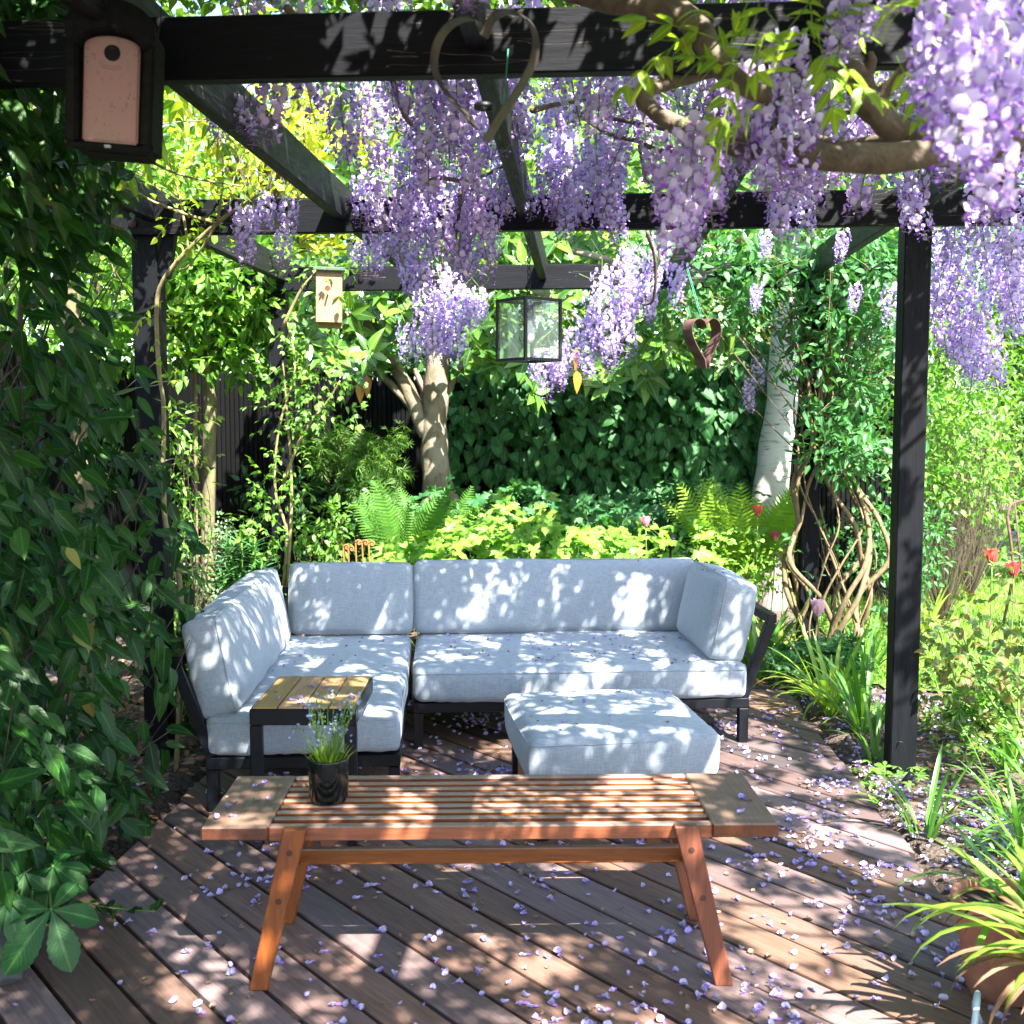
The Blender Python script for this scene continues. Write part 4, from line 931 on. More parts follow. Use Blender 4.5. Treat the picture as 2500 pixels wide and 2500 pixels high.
def twig_mass(root, base, pairs, r, m, name='twig'):
    mb = MB()
    for a, b in pairs:
        a = np.asarray(a, float); b = np.asarray(b, float); mid = (a+b)/2+RNG.normal(0, 0.08, 3)*np.linalg.norm(b-a); mb.add(*tube_vf([a-base, mid-base, b-base], [r, r*0.7, r*0.35], 4, 3, 0, False))
    tag(obj(name, mb.mesh(name, True), m, root), kind='stuff')
def leafy_tree(name, label, cat, base, trunk, tr, centers, kinds, m, per, spread, size, bark, n_ind=60, droop=0.35, group=None, crown_twigs=True, upn=0.8, twr=0.006, nlimb=None):
    base = np.asarray(base, float); t = thing(name, label, cat, tuple(base), group=group)
    if trunk is not None: tube('trunk', trunk, tr, bark, t, 12, 6, 0.04, base)
    centers = np.asarray(centers)
    tp = np.asarray(trunk[-1] if trunk is not None else base, float)
    if nlimb: limbs(t, base, tp, centers[RNG.permutation(len(centers))[:nlimb]], (tr[-1] if not np.isscalar(tr) else tr)*0.8 if trunk is not None else twr*2, twr, bark)
    if crown_twigs:
        hub = tp if trunk is not None else base+np.array([0, 0, 0.02])
        twig_mass(t, base, [(hub+(c-hub)*f*0.6, c) if trunk is not None else (hub, c) for c, f in zip(centers, RNG.uniform(0.2, 0.7, len(centers)))], twr, bark)
    pos, d, nr, sz = clumpy(centers, per, spread, size, droop, upn=upn); put_leaves(t, base, kinds, m, pos, d, nr, sz, n_ind); return t

# ================================================================ WISTERIA
LIL = np.array([(0.66, 0.60, 0.84), (0.58, 0.49, 0.80), (0.74, 0.67, 0.86)]); VIO = np.array([(0.34, 0.19, 0.62), (0.44, 0.28, 0.70), (0.27, 0.14, 0.52)])
def floret(openf, rg):
    """one pea flower: upright banner, two wings, keel"""
    V = []; F = []; col = []
    ban = LIL[rg.integers(0, 3)]*rg.uniform(0.9, 1.1); dk = VIO[rg.integers(0, 3)]
    if openf < 0.35:                                    # closed bud
        w_ = 0.0028+0.003*openf; L = 0.010+0.006*openf
        V = [(0, 0, 0), (w_, L*0.45, w_*0.6), (0, L*0.5, -w_*1.2), (-w_, L*0.45, w_*0.6), (0, L, 0)]; F = [[0, 1, 2], [0, 2, 3], [0, 3, 1], [4, 2, 1], [4, 3, 2], [4, 1, 3]]
        col = [dk*0.9, dk, dk*1.1, dk, dk*0.7]; return LM(V, F, None, np.clip(col, 0, 1))
    s = 0.0115*(0.75+0.35*openf)
    V += [(0, 0.002, 0.0), (-s, 0.006, s*0.75), (0, 0.010, s*0.75), (s, 0.006, s*0.75), (-s*0.75, 0.004, s*1.75), (0, 0.006, s*2.0), (s*0.75, 0.004, s*1.75)]
    F += [[0, 2, 1], [0, 3, 2], [1, 2, 5, 4], [2, 3, 6, 5]]; col += [ban*0.75+np.array([0.12, 0.12, 0.02]), ban, ban*1.08, ban, ban*1.05, ban*1.1, ban*1.05]
    for sx in (-1, 1):
        b = len(V); V += [(sx*0.001, 0.002, -0.001), (sx*s*0.55, 0.010, s*0.25), (sx*s*0.60, 0.018, -s*0.25), (sx*0.001, 0.019, -s*0.55)]; F += [[b, b+1, b+2, b+3] if sx > 0 else [b+3, b+2, b+1, b]]
        col += [dk, dk*1.15, ban*0.75, dk]
    return LM(V, F, None, np.clip(col, 0, 1))
def raceme(seed, L=0.34, n=86, wmax=0.050, young=0.35):
    rg = np.random.default_rng(seed); it = []
    sway = rg.normal(0, 0.02, 2); ga = 2.399
    def axis_pt(t): return np.array([sway[0]*t*t*2, sway[1]*t*t*2, -L*t])
    for i in range(n):
        t = 0.06+0.92*(i/(n-1))**0.92; o = max(0.0, min(1.0, (1-t)/young if t > 1-young else 1.0)); o = max(0.05, min(1, o+rg.normal(0, 0.12)))
        r = wmax*(0.95-0.62*max(0, t-0.35))*rg.uniform(0.55, 1.1)*(1-0.25*(t < 0.08)); a = ga*i+rg.normal(0, 0.4); out = np.array([math.cos(a), math.sin(a), 0])
        p = axis_pt(t)+out*r; d = unit(out+np.array([0, 0, -0.55+0.35*o])+rg.normal(0, 0.25, 3)); Rm = frame(d, np.array([0, 0, 1.0])+rg.normal(0, 0.3, 3))[0]
        it.append((floret(o, rg), Rm, p, rg.uniform(0.85, 1.2)*(1.0 if n > 50 else 1.5)))
    st = [axis_pt(t) for t in np.linspace(0, 1, 7)]; V, F = tube_vf(st, [0.0022]*6+[0.001], 4, 1); it.append((LM(V, F, None, np.tile([(0.22, 0.24, 0.10)], (len(V), 1))), np.eye(3), (0, 0, 0), 1.0))
    V = []; F = []
    for i in range(0, n, 2):                            # short flower stalks
        t = 0.06+0.92*(i/(n-1))**0.92; a = ga*i; p = axis_pt(t); q = p+np.array([math.cos(a), math.sin(a), 0.1])*wmax*0.7; b = len(V); V += [p, q, p+[0, 0, -0.0022], q+[0, 0, -0.0016]]; F.append([b, b+1, b+3, b+2])
    it.append((LM(V, F, None, np.tile([(0.34, 0.28, 0.36)], (len(V), 1))), np.eye(3), (0, 0, 0), 1.0)); return join_lm(it)
K_rac = [raceme(1), raceme(2, 0.30, 78, 0.048), raceme(3, 0.40, 98, 0.050), raceme(4, 0.26, 66, 0.046, 0.5), raceme(5, 0.36, 92, 0.054, 0.25), raceme(6, 0.44, 104, 0.050, 0.4)]
K_low = [raceme(20+i, 0.34, 40, 0.050) for i in range(3)]
for k_ in K_low: pass
RLEN = [0.34, 0.30, 0.40, 0.26, 0.36, 0.44]
wbase = np.array([1.78, 2.1, 0.0])
wi = thing('wisteria', 'flowering lilac wisteria twisting over the pergola with hanging blossom', 'wisteria', tuple(wbase))
tube('trunk', [(1.78, 2.1, -0.05), (1.84, 2.15, 0.6), (1.74, 2.2, 1.2), (1.80, 2.3, 1.75), (1.62, 2.42, 2.12)], [0.075, 0.066, 0.062, 0.058, 0.050], B_wist, wi, 12, 6, 0.07, wbase)
def stem(pts, rad, sides=10, bump=0.06): tube('branch', pts, rad, B_wist, wi, sides, 6, bump, wbase)
stem([(1.62, 2.42, 2.12), P(2470, 345, 2.46), P(2330, 372, 2.46), P(2120, 385, 2.46), P(1960, 375, 2.46), P(1830, 362, 2.5), P(1740, 330, 2.56), P(1640, 300, 2.62), P(1585, 262, 2.68), P(1570, 235, 2.7), P(1600, 212, 2.74), P(1680, 190, 2.80), P(1790, 160, 2.86)], [0.045, 0.034, 0.032, 0.031, 0.030, 0.028, 0.024, 0.021, 0.019, 0.018, 0.018, 0.016, 0.014])
stem([(1.62, 2.42, 2.12), P(2480, 290, 2.60), P(2290, 330, 2.58), P(2190, 312, 2.56), P(2130, 268, 2.54), P(2100, 215, 2.52), P(2080, 175, 2.5), P(2000, 150, 2.52)], [0.04, 0.033, 0.03, 0.030, 0.031, 0.034, 0.026, 0.014])
stem([P(2130, 262, 2.54), P(2180, 200, 2.5), P(2230, 150, 2.46), P(2320, 90, 2.4)], [0.020, 0.014, 0.011, 0.008], 8)
stem([P(2120, 178, 2.5), P(2128, 150, 2.49), P(2125, 128, 2.48)], [0.014, 0.011, 0.006], 7)
stem([P(1880, 240, 2.34), P(1790, 190, 2.32), P(1735, 120, 2.32), P(1660, 30, 2.36), P(1560, 12, 2.44), P(1440, -10, 2.52), P(1300, -40, 2.60)], [0.018, 0.022, 0.025, 0.029, 0.028, 0.024, 0.018])
stem([P(2480, 470, 2.8), P(2360, 395, 2.9), P(2180, 340, 3.0), P(2060, 352, 3.1), P(1980, 330, 3.2)], [0.016, 0.014, 0.013, 0.012, 0.008], 8)
thin = [[P(1850, 300, 3.3), P(1700, 325, 3.6), P(1550, 300, 3.8), P(1420, 275, 4.0)], [P(1760, 365, 3.4), P(1620, 370, 3.7), P(1560, 345, 3.9), P(1480, 325, 4.1), P(1400, 270, 4.2)],
        [P(1620, 455, 4.5), P(1580, 440, 4.4), P(1570, 400, 4.3), P(1560, 355, 4.2)], [P(1030, 450, 4.2), P(1070, 435, 4.25), P(1150, 440, 4.4), P(1240, 400, 4.5)],
        [P(1580, 565, 5.6), P(1600, 640, 5.7), P(1595, 730, 5.8), P(1570, 745, 5.9)], [P(1640, 560, 6.0), P(1610, 590, 5.9), P(1612, 640, 5.9)], [P(1300, 270, 3.6), P(1360, 255, 3.8), P(1500, 235, 4.0)],
        [P(900, 40, 2.9), P(950, 170, 3.1), P(1000, 300, 3.6), P(1100, 360, 4.2)], [P(700, 20, 2.9), P(800, 90, 3.2), P(990, 130, 3.6)], [P(2200, 250, 3.2), P(2000, 290, 3.6), P(1850, 350, 4.4), P(1700, 420, 4.7)],
        [P(1130, 420, 4.5), P(1120, 520, 4.55), P(1105, 640, 4.9)]]
for p_ in thin: stem(p_, np.linspace(0.011, 0.006, len(p_)), 6, 0.04)
for i in range(16):                                     # older stems lying across the rafters
    x0, y0 = RNG.uniform(-1.9, 1.6), RNG.uniform(-0.5, 5.5); a = RNG.uniform(-0.6, 0.6)+(math.pi if RNG.random() < .5 else 0); L = RNG.uniform(1.4, 2.8)
    pts = [np.array([x0+math.cos(a)*L*t+RNG.normal(0, 0.07), y0+math.sin(a)*L*t+RNG.normal(0, 0.07), 2.64+RNG.uniform(0, 0.16)]) for t in np.linspace(0, 1, 5)]
    stem(pts, np.linspace(0.014, 0.006, 5), 6)
# blossom: (pixel column, top row, bottom row, depth)
RAC = [(2375, -110, 470, 1.72), (2320, -60, 300, 1.80), (2440, -120, 320, 1.84), (2465, 60, 470, 1.92), (2285, -10, 330, 1.95), (2410, 130, 560, 1.84), (2350, 60, 380, 1.72), (2495, -60, 250, 2.0),
       (2105, -60, 120, 2.02), (2070, 0, 170, 2.1), (1700, 285, 650, 2.36), (1655, 330, 600, 2.46), (1720, 300, 560, 2.44), (1880, 190, 470, 2.40), (1955, 205, 465, 2.45), (1835, 150, 420, 2.47), (2030, 190, 370, 2.5), (1790, 150, 330, 2.55),
       (1925, 70, 300, 2.30), (1860, 330, 500, 2.46), (1945, 400, 490, 2.46), (1110, -80, 30, 2.2), (1160, -90, 25, 2.2), (2030, 380, 470, 2.9),
       (1010, 420, 600, 4.5), (1050, 400, 640, 4.55), (1090, 400, 660, 4.5), (1130, 430, 640, 4.6), (1165, 420, 670, 4.55), (1200, 450, 690, 4.6), (985, 470, 600, 4.6), (1110, 520, 700, 4.62), (1060, 540, 660, 4.7), (1150, 560, 690, 4.7), (1020, 560, 740, 4.9), (985, 620, 740, 5.0),
       (1220, 360, 520, 4.6), (1260, 400, 540, 4.6), (1300, 430, 540, 4.62), (1340, 380, 550, 4.6), (1380, 340, 540, 4.5), (1420, 380, 520, 4.6), (1450, 340, 500, 4.55), (1500, 360, 490, 4.6), (1240, 330, 480, 4.3), (880, 420, 560, 4.7), (905, 440, 550, 4.75), (930, 560, 680, 5.0), (900, 570, 690, 5.1), (870, 590, 660, 5.2), (960, 530, 650, 4.95),
       (1035, 690, 890, 5.6), (1075, 640, 880, 5.6), (1100, 660, 900, 5.55), (1130, 700, 820, 5.5), (990, 790, 895, 5.7), (1150, 715, 825, 5.5), (1060, 720, 890, 5.5), (1085, 740, 895, 5.7), (1170, 700, 800, 5.6),
       (1470, 650, 900, 6.1), (1510, 640, 890, 6.2), (1560, 600, 800, 6.2), (1430, 770, 930, 6.2), (1490, 770, 915, 6.15), (1350, 850, 945, 6.3), (1330, 870, 985, 6.3), (1620, 560, 760, 6.1), (1655, 640, 760, 6.0), (1540, 680, 810, 6.1), (1400, 800, 910, 6.25), (1370, 830, 930, 6.2), (1590, 700, 800, 6.2), (1450, 720, 880, 6.2), (1310, 850, 940, 6.35), (1380, 870, 960, 6.3), (1530, 600, 720, 6.0),
       (2310, 560, 800, 5.5), (2340, 620, 880, 5.6), (2380, 700, 930, 5.6), (2420, 760, 965, 5.7), (2300, 690, 880, 5.6), (2355, 770, 960, 5.8), (2450, 540, 800, 5.2), (2485, 560, 790, 5.2), (2400, 520, 740, 5.0), (2340, 470, 660, 5.0), (2470, 440, 660, 4.8), (2390, 820, 960, 5.8), (2325, 800, 900, 5.7), (2440, 640, 860, 5.4), (2300, 520, 690, 5.4), (2370, 560, 780, 5.3), (2490, 640, 800, 5.6), (2420, 600, 820, 5.5),
       (2090, 690, 770, 6.4), (2180, 690, 810, 6.6), (1830, 915, 1010, 7.3), (1850, 870, 960, 7.3), (1850, 690, 770, 6.5), (1870, 560, 640, 6.0), (2060, 560, 650, 5.6), (590, 500, 640, 4.5), (620, 500, 600, 4.55), (650, 470, 580, 4.6), (600, 580, 660, 4.5), (705, 480, 600, 4.6), (690, 560, 660, 4.7), (570, 230, 330, 3.4), (530, 260, 360, 3.8), (610, 270, 340, 3.5)]
items = []
for (u, vt, vb, y) in RAC:
    a = P(u, vt, y); b = P(u, vb, y); items.append((a, a[2]-b[2]))
def in_gap(x, y):           # the left of each bay is more open to the sky
    return x < -0.75 and RNG.random() < 0.8
while len(items) < 255:
    x, y = RNG.uniform(-1.2, 1.75), RNG.uniform(2.95, 4.85); z = RNG.uniform(2.52, 3.02)
    if in_gap(x, y): continue
    items.append((np.array([x, y, z]), RNG.uniform(0.24, 0.42)))
stalks = MB()
rac_me = [k.mesh('raceme', M_petal) for k in K_rac]
for a, L in items:
    k = int(np.argmin([abs(L-r)+random.uniform(0, 0.08) for r in RLEN])); sc = L/RLEN[k]; wsc = min(1.15, max(0.72, sc)) if sc < 1.5 else 1.2
    o = bpy.data.objects.new('raceme', rac_me[k]); COL.objects.link(o); o.parent = wi
    o.location = Vector(a-wbase); o.rotation_euler = (random.gauss(0, 0.06), random.gauss(0, 0.06), random.uniform(0, 6.28)); o.scale = (wsc, wsc, sc)
    if a[2] < 2.6: stalks.add(*tube_vf([a-wbase, a-wbase+np.array([RNG.normal(0, 0.03), RNG.normal(0, 0.03), min(0.06, 2.66-a[2])]), a-wbase+np.array([RNG.normal(0, 0.08), RNG.normal(0, 0.08), min(0.12, 2.68-a[2])])], [0.0016, 0.002, 0.0025], 4, 3, 0, False))
tag(obj('flower_stalks', stalks.mesh('flower_stalks', True), B_stem, wi), kind='stuff')
# blossom beyond the 300 (upper layers and the roof over the near deck)
n = 200; X = RNG.uniform(-2.0, 2.9, n); Y = RNG.uniform(-2.4, 2.25, n); Z = RNG.uniform(2.9, 3.2, n)
keep = ~((X < -0.8) & (RNG.random(n) < 0.6) & (Y > 2.7)); X, Y, Z = X[keep], Y[keep], Z[keep]
pos = np.stack([X, Y, Z], 1); d = RNG.normal(0, 1, (len(X), 3)); d[:, 2] = 0; put_leaves(wi, wbase, K_low, M_petal, pos, d, np.tile([0, 0, 1.0], (len(X), 1))+RNG.normal(0, 0.1, (len(X), 3)), RNG.uniform(0.85, 1.2, len(X)), 0, 'raceme', 'blossom')
# young leaves: overhead roof, denser above the near deck than over the sofa
def wleaves(n, x0, x1, y0, y1, z0, z1, n_ind):
    nc = max(1, n//6); c = np.stack([RNG.uniform(x0, x1, nc), RNG.uniform(y0, y1, nc), RNG.uniform(z0, z1, nc)], 1); return clumpy(c, 6, 0.16, (0.17, 0.28), 0.25, upn=1.6)
sets = [wleaves(300, -2.3, 2.9, -2.6, 2.35, 2.9, 3.1, 0), wleaves(120, -1.6, 2.8, 2.6, 4.8, 2.95, 3.2, 0), wleaves(160, -2.6, -1.3, 1.6, 4.6, 2.75, 3.2, 0)]
near = np.array([P(1730, 70, 2.2), P(1800, 100, 2.25), P(1700, 130, 2.25), P(1860, 60, 2.2), P(1950, 90, 2.25), P(1760, 200, 2.3), P(1900, 150, 2.2), P(1990, 190, 2.25), P(2200, 40, 2.1), P(2160, 90, 2.15), P(2230, 10, 2.05), P(1880, 240, 2.3), P(1700, 220, 2.32), P(2010, 30, 2.2)])
sets.append(clumpy(near, 2, 0.06, (0.12, 0.18), 0.15, upn=1.0))
put_leaves(wi, wbase, K_wist, L_wist, *[np.concatenate([s[i] for s in sets]) for i in range(4)], 110, 'compound_leaf', 'leaf_canopy')

# unseen leaflet layer added for shade, its gaps cut where sun spots should fall
def ground_xy(p): return p[:, 0]-p[:, 2]*SUN[0]/SUN[2], p[:, 1]-p[:, 2]*SUN[1]/SUN[2]
SUN_GAPS = []
def gaps(n, x0, x1, y0, y1, r0, r1, per=(2, 6), sp=0.11):
    for _ in range(n):
        c = np.array([RNG.uniform(x0, x1), RNG.uniform(y0, y1)])
        for k in range(RNG.integers(*per)): SUN_GAPS.append((*(c+RNG.normal(0, sp, 2)), RNG.uniform(r0, r1)))
gaps(36, -1.9, 0.9, 5.0, 6.9, 0.028, 0.058); gaps(26, -0.5, 0.6, 4.2, 5.3, 0.03, 0.06); gaps(22, -0.6, 0.6, 3.1, 3.9, 0.025, 0.06); gaps(58, 0.5, 1.6, 2.6, 6.3, 0.03, 0.075); gaps(26, -3.3, -1.9, 6.4, 6.95, 0.03, 0.07)
gaps(14, -0.3, 1.0, 2.3, 3.0, 0.05, 0.11, (3, 7), 0.16); gaps(8, -0.9, 0.2, 2.4, 3.4, 0.03, 0.06); gaps(7, -1.7, -0.6, 2.6, 4.6, 0.02, 0.04); gaps(20, 1.2, 2.6, 3.5, 6.5, 0.04, 0.09)
gaps(17, -1.7, 0.6, 4.3, 5.0, 0.018, 0.035); gaps(8, -3.2, -1.9, 6.5, 8, 0.03, 0.06)
nbx, nby = ground_xy(NBp[None, :]); SUN_GAPS = [g_ for g_ in SUN_GAPS if math.hypot(g_[0]-nbx[0], g_[1]-nby[0]) > 0.30+g_[2]]  # no gaps towards the nest box, so it stays in shade
GA = np.array(SUN_GAPS)
n = 120000; pos = np.stack([RNG.uniform(-2.6, 3.1, n), RNG.uniform(-2.9, 4.75, n), RNG.uniform(3.06, 3.22, n)], 1); gx_, gy_ = ground_xy(pos); ok = np.ones(n, bool)
for a_, b_, r_ in GA: ok &= (gx_-a_)**2+((gy_-b_)*0.85)**2 > (r_+0.018)**2
pos = pos[ok]; pos = np.vstack([pos, np.stack([RNG.uniform(-0.95, -0.35, 1600), RNG.uniform(1.65, 2.3, 1600), RNG.uniform(3.06, 3.2, 1600)], 1)]); n = len(pos); d = RNG.normal(0, 1, (n, 3)); d[:, 2] = d[:, 2]*0.35-0.2; nr = RNG.normal(0, 0.35, (n, 3)); nr[:, 2] += 1  # denser unseen leaflets added to keep sun off the nest box
put_leaves(wi, wbase, K_tiny, L_shade, pos, d, nr, RNG.uniform(0.05, 0.075, n), 0, 'leaflet', 'unseen_shade_leaflets')

# ================================================================ LEFT HEDGE (dark glossy climber)
hb = np.array([-2.0, 3.6, 0.0]); hg = thing('climber_hedge', 'tall dark glossy leaved climber forming a hedge beside the deck', 'hedge', tuple(hb))
n = 9000; Y = RNG.uniform(2.2, 4.75, n); Z = RNG.uniform(-0.02, 3.25, n); dep = RNG.uniform(0, 1, n)**1.5*0.75
ymax = np.interp(Z, [0, 0.3, 0.8, 1.3, 1.7, 2.1, 2.5, 3.0], [3.9, 4.15, 4.35, 4.35, 3.85, 3.62, 3.6, 3.6])+0.10*np.sin(Z*9)+0.08*np.sin(Z*23+1)
X = -1.63+0.10*np.sin(Y*5.1+Z*3.3)*np.cos(Z*4.7+1)+0.06*np.sin(Y*13+Z*9)-dep-0.10*np.clip((0.35-Z)/0.35, 0, 1)
k = (Y < ymax+0.1*RNG.normal(0, 1, n)) & (np.sin(Y*8+Z*6.1)+np.sin(Z*11-Y*5)+RNG.normal(0, 0.5, n) > -1.15); X, Y, Z = X[k], Y[k], Z[k]; X = np.concatenate([X, RNG.uniform(-1.85, -1.42, 1300)]); Y = np.concatenate([Y, RNG.uniform(2.45, 3.45, 1300)]); Z = np.concatenate([Z, RNG.uniform(2.05, 3.0, 1300)]); n = len(X)
d = np.stack([RNG.normal(0.55, 0.5, n), RNG.normal(-0.05, 0.6, n), RNG.normal(-0.75, 0.45, n)], 1); nr = np.stack([RNG.normal(0.6, 0.4, n), RNG.normal(-0.75, 0.4, n), RNG.normal(0.55, 0.35, n)], 1)
put_leaves(hg, hb, K_long, L_hedge, np.stack([X, Y, Z], 1), d, nr, RNG.choice([0.062, 0.09, 0.115, 0.145], n, p=[0.22, 0.3, 0.3, 0.18])*RNG.uniform(0.85, 1.1, n)*np.interp(Z, [0, 1.0, 2.0, 3], [1.05, 0.95, 0.85, 0.85]), 300)
ki = RNG.permutation(n)[:90]; put_leaves(hg, hb, K_long, L_hedge_y, np.stack([X, Y, Z], 1)[ki]+np.array([0.03, -0.03, 0]), d[ki], nr[ki], RNG.uniform(0.06, 0.10, 90), 60, 'yellowing_leaf', 'yellowing_leaves')
prs = []
for i in range(60):
    y = RNG.uniform(2.5, 4.3); z = RNG.uniform(0.0, 2.2); prs.append(((-2.0, y, max(0, z-0.4)), (-1.62+RNG.uniform(-0.1, 0.12), y+RNG.uniform(-0.3, 0.3), z+0.3)))
twig_mass(hg, hb, prs, 0.005, B_twig)
for y in (2.9, 3.5, 4.1): tube('stem', [(-2.1, y, -0.02), (-2.05, y+0.1, 0.9), (-2.12, y-0.05, 1.8), (-2.0, y, 2.7)], [0.018, 0.016, 0.012, 0.008], B_twig, hg, 8, 5, 0.05, hb)
# chestnut seedling with large palm-shaped leaves
cb = np.array([-1.72, 3.25, -0.01]); ch = thing('chestnut_seedling', 'chestnut seedling with large palm shaped leaves at the hedge foot', 'plant', tuple(cb))
def chestnut_leaf(hub, ang, sizes, up_n, head):
    hub = np.asarray(hub); tube('leaf_stalk', [cb, (cb+hub)/2+np.array([0.02, 0, 0.08]), hub], [0.005, 0.004, 0.003], B_stem, ch, 6, 4, 0, cb)
    fm = frame(np.array(head, float), np.array(up_n, float))[0]
    for i, (a, l) in enumerate(zip(ang, sizes)):
        kd = [leaf(obov(0.235), 18, 0.10, c, 0.0, 0.04) for c in (0.12, 0.2)][i % 2]; o = obj('leaflet', kd.mesh('leaflet', L_chest), None, ch)
        Rm = fm @ rotz(-R(a)) @ rotx(-0.18-0.08*(i % 2)); M4 = np.eye(4); M4[:3, :3] = Rm*l; M4[:3, 3] = hub-cb; o.matrix_basis = Matrix(M4.tolist())
chestnut_leaf(P(125, 2220, 2.82), (-130, -68, -10, 48, 108), (0.105, 0.14, 0.175, 0.195, 0.175), (0.25, -0.55, 0.80), (0.25, -0.35, -0.55))
chestnut_leaf(P(130, 2115, 3.02), (-110, -50, 0, 55, 110), (0.09, 0.11, 0.13, 0.16, 0.16), (0.2, -0.35, 0.9), (0.6, -0.2, -0.15))
chestnut_leaf(P(60, 2130, 2.95), (-100, -45, 5, 55, 105), (0.08, 0.10, 0.11, 0.10, 0.08), (0.3, -0.5, 0.8), (-0.4, -0.5, -0.3))
chestnut_leaf(P(20, 2200, 2.8), (-100, -45, 5, 55, 105), (0.08, 0.12, 0.13, 0.12, 0.08), (0.3, -0.5, 0.8), (-0.2, -0.6, -0.5))
# sprig creeping over the boards
sb = PZ(250, 2240, 0.01); sg = thing('creeping_sprig', 'small leafy sprig creeping from the hedge over the deck boards', 'plant', tuple(sb))
pts = [sb+np.array([-0.1, 0.05, 0.03]), sb+np.array([0.0, 0, 0.035]), sb+np.array([0.09, -0.005, 0.03]), sb+np.array([0.17, 0.0, 0.025])]; tube('stem', pts, 0.002, B_stem, sg, 5, 4, 0, sb)
pp, _ = smooth_path(pts, 0.01, 4); dd = RNG.normal(0, 1, (len(pp), 3)); dd[:, 2] *= 0.3; put_leaves(sg, sb, K_ovate, L_hedge, pp, dd, np.tile([0, -0.2, 1.0], (len(pp), 1)), 0.05, 40)

# ================================================================ SLIM TREES AND SHRUBS ON THE LEFT
tb = P(515, 1480, 7.15); tb = np.array([tb[0], 7.15, 0.0])
cs = ell_points(95, (tb[0]-0.25, 7.3, 2.45), (0.75, 0.7, 0.75), 0.3); cs2 = np.array([P(u, v, 6.9+RNG.uniform(0, 0.6)) for u, v in zip(RNG.uniform(400, 640, 60), RNG.uniform(570, 900, 60))])
st_ = leafy_tree('slim_tree', 'slim olive barked tree tied to a brown cane stake', 'tree', tb, [(tb[0]+0.01, 7.15, -0.05), (tb[0]-0.01, 7.15, 0.7), (tb[0]+0.02, 7.15, 1.5), (tb[0]+0.03, 7.15, 2.1)], [0.052, 0.046, 0.043, 0.036], np.vstack([cs, cs2]), K_ovate, L_apple, 34, 0.17, (0.06, 0.10), B_thin, 260, 0.3, nlimb=10, crown_twigs=False)
stb = np.array([tb[0]-0.085, 7.12, 0.0]); sk = thing('cane_stake', 'thin brown cane stake tied beside the slim tree', 'stake', tuple(stb)); tube('cane', [stb, stb+[0.01, 0, 1.0], stb+[0.03, 0, 2.0]], 0.013, B_stake, sk, 7, 4, 0.02, stb)
for z in (1.25, 1.95):
    th = np.linspace(0, 2*math.pi, 14, endpoint=False); tube('tie', np.stack([tb[0]-0.035+0.085*np.cos(th), 7.135+0.06*np.sin(th), np.full(14, z)], 1), 0.006, M_iron, sk, 5, 1, 0, stb, closed=True)
tb2 = P(190, 900, 5.6); b2 = np.array([tb2[0], 5.6, 0.0])
leafy_tree('slim_tree', 'grey slim tree trunk half hidden behind the climber hedge', 'tree', b2, [b2, b2+[0.02, 0, 1.2], b2+[-0.03, 0, 2.3], b2+[0.0, 0, 3.0]], [0.062, 0.056, 0.05, 0.035], ell_points(120, (b2[0]-0.1, 5.7, 2.9), (1.0, 1.0, 1.0), 0.3), K_ovate, L_apple, 20, 0.16, (0.05, 0.085), B_thin, 120, 0.35, nlimb=12)
# golden leaved shrub tree and green trees seen through the rafters
def crown_tree(label, x, y, zc, rx, rz, m, kinds, ncl, per, size, trunk_r=0.09, name='garden_tree', bark=B_twig, n_ind=40, spread=0.26, group='trees beyond the fence'):
    b = np.array([x, y, 0.0]); cs = ell_points(ncl, (x, y, zc), (rx, rx*0.8, rz), 0.35)
    cs = cs[cs[:, 2] > 0.3]
    return leafy_tree(name, label, 'tree', b, [b, b+[0.05, 0, zc*0.4], b+[-0.05, 0.05, zc*0.8]], [trunk_r, trunk_r*0.8, trunk_r*0.55], cs, kinds, m, per, spread, size, bark, n_ind, 0.35, group, nlimb=14)
crown_tree('golden yellow leaved tree beyond the side fence behind the nest box', -3.0, 10.4, 3.9, 1.35, 1.3, L_gold, K_small, 120, 26, (0.08, 0.14), n_ind=80)
crown_tree('light green tree behind the golden leaved tree', -4.9, 10.9, 3.3, 1.8, 2.2, L_apple, K_small, 150, 26, (0.08, 0.14))
crown_tree('bright green tree behind the magnolia crown', -0.9, 11.6, 3.6, 1.9, 2.1, L_far, K_small, 190, 28, (0.08, 0.15), n_ind=60)
crown_tree('tall pale green tree beyond the fence above the lantern', 1.3, 12.2, 4.0, 2.0, 2.4, L_far, K_small, 190, 28, (0.08, 0.15), n_ind=60)
crown_tree('dense green tree beyond the fence behind the birch', 3.6, 11.6, 3.4, 1.9, 2.4, L_honey, K_small, 170, 28, (0.08, 0.15))
crown_tree('yellow green tree at the end of the lawn', 6.0, 12.0, 3.2, 2.1, 2.6, L_wist, K_small, 190, 28, (0.09, 0.16), n_ind=60)
crown_tree('broad green tree beyond the lawn chair', 8.4, 13.5, 3.2, 2.6, 3.0, L_far, K_small, 170, 28, (0.10, 0.18))
crown_tree('tall dark green tree far behind the golden one', -3.4, 13.8, 4.8, 2.6, 3.0, L_dark, K_small, 170, 28, (0.10, 0.18))
crown_tree('large mid green tree far behind the lantern tree', 2.2, 15.5, 5.0, 3.6, 3.6, L_far, K_small, 210, 30, (0.12, 0.2), spread=0.4)
crown_tree('large pale tree far behind the magnolia', -1.4, 15.8, 5.4, 3.0, 3.4, L_wist, K_small, 190, 30, (0.12, 0.2), spread=0.4)
crown_tree('spreading green tree beyond the side fence by the hedge', -5.6, 7.2, 3.0, 1.9, 2.2, L_apple, K_small, 170, 26, (0.08, 0.14))

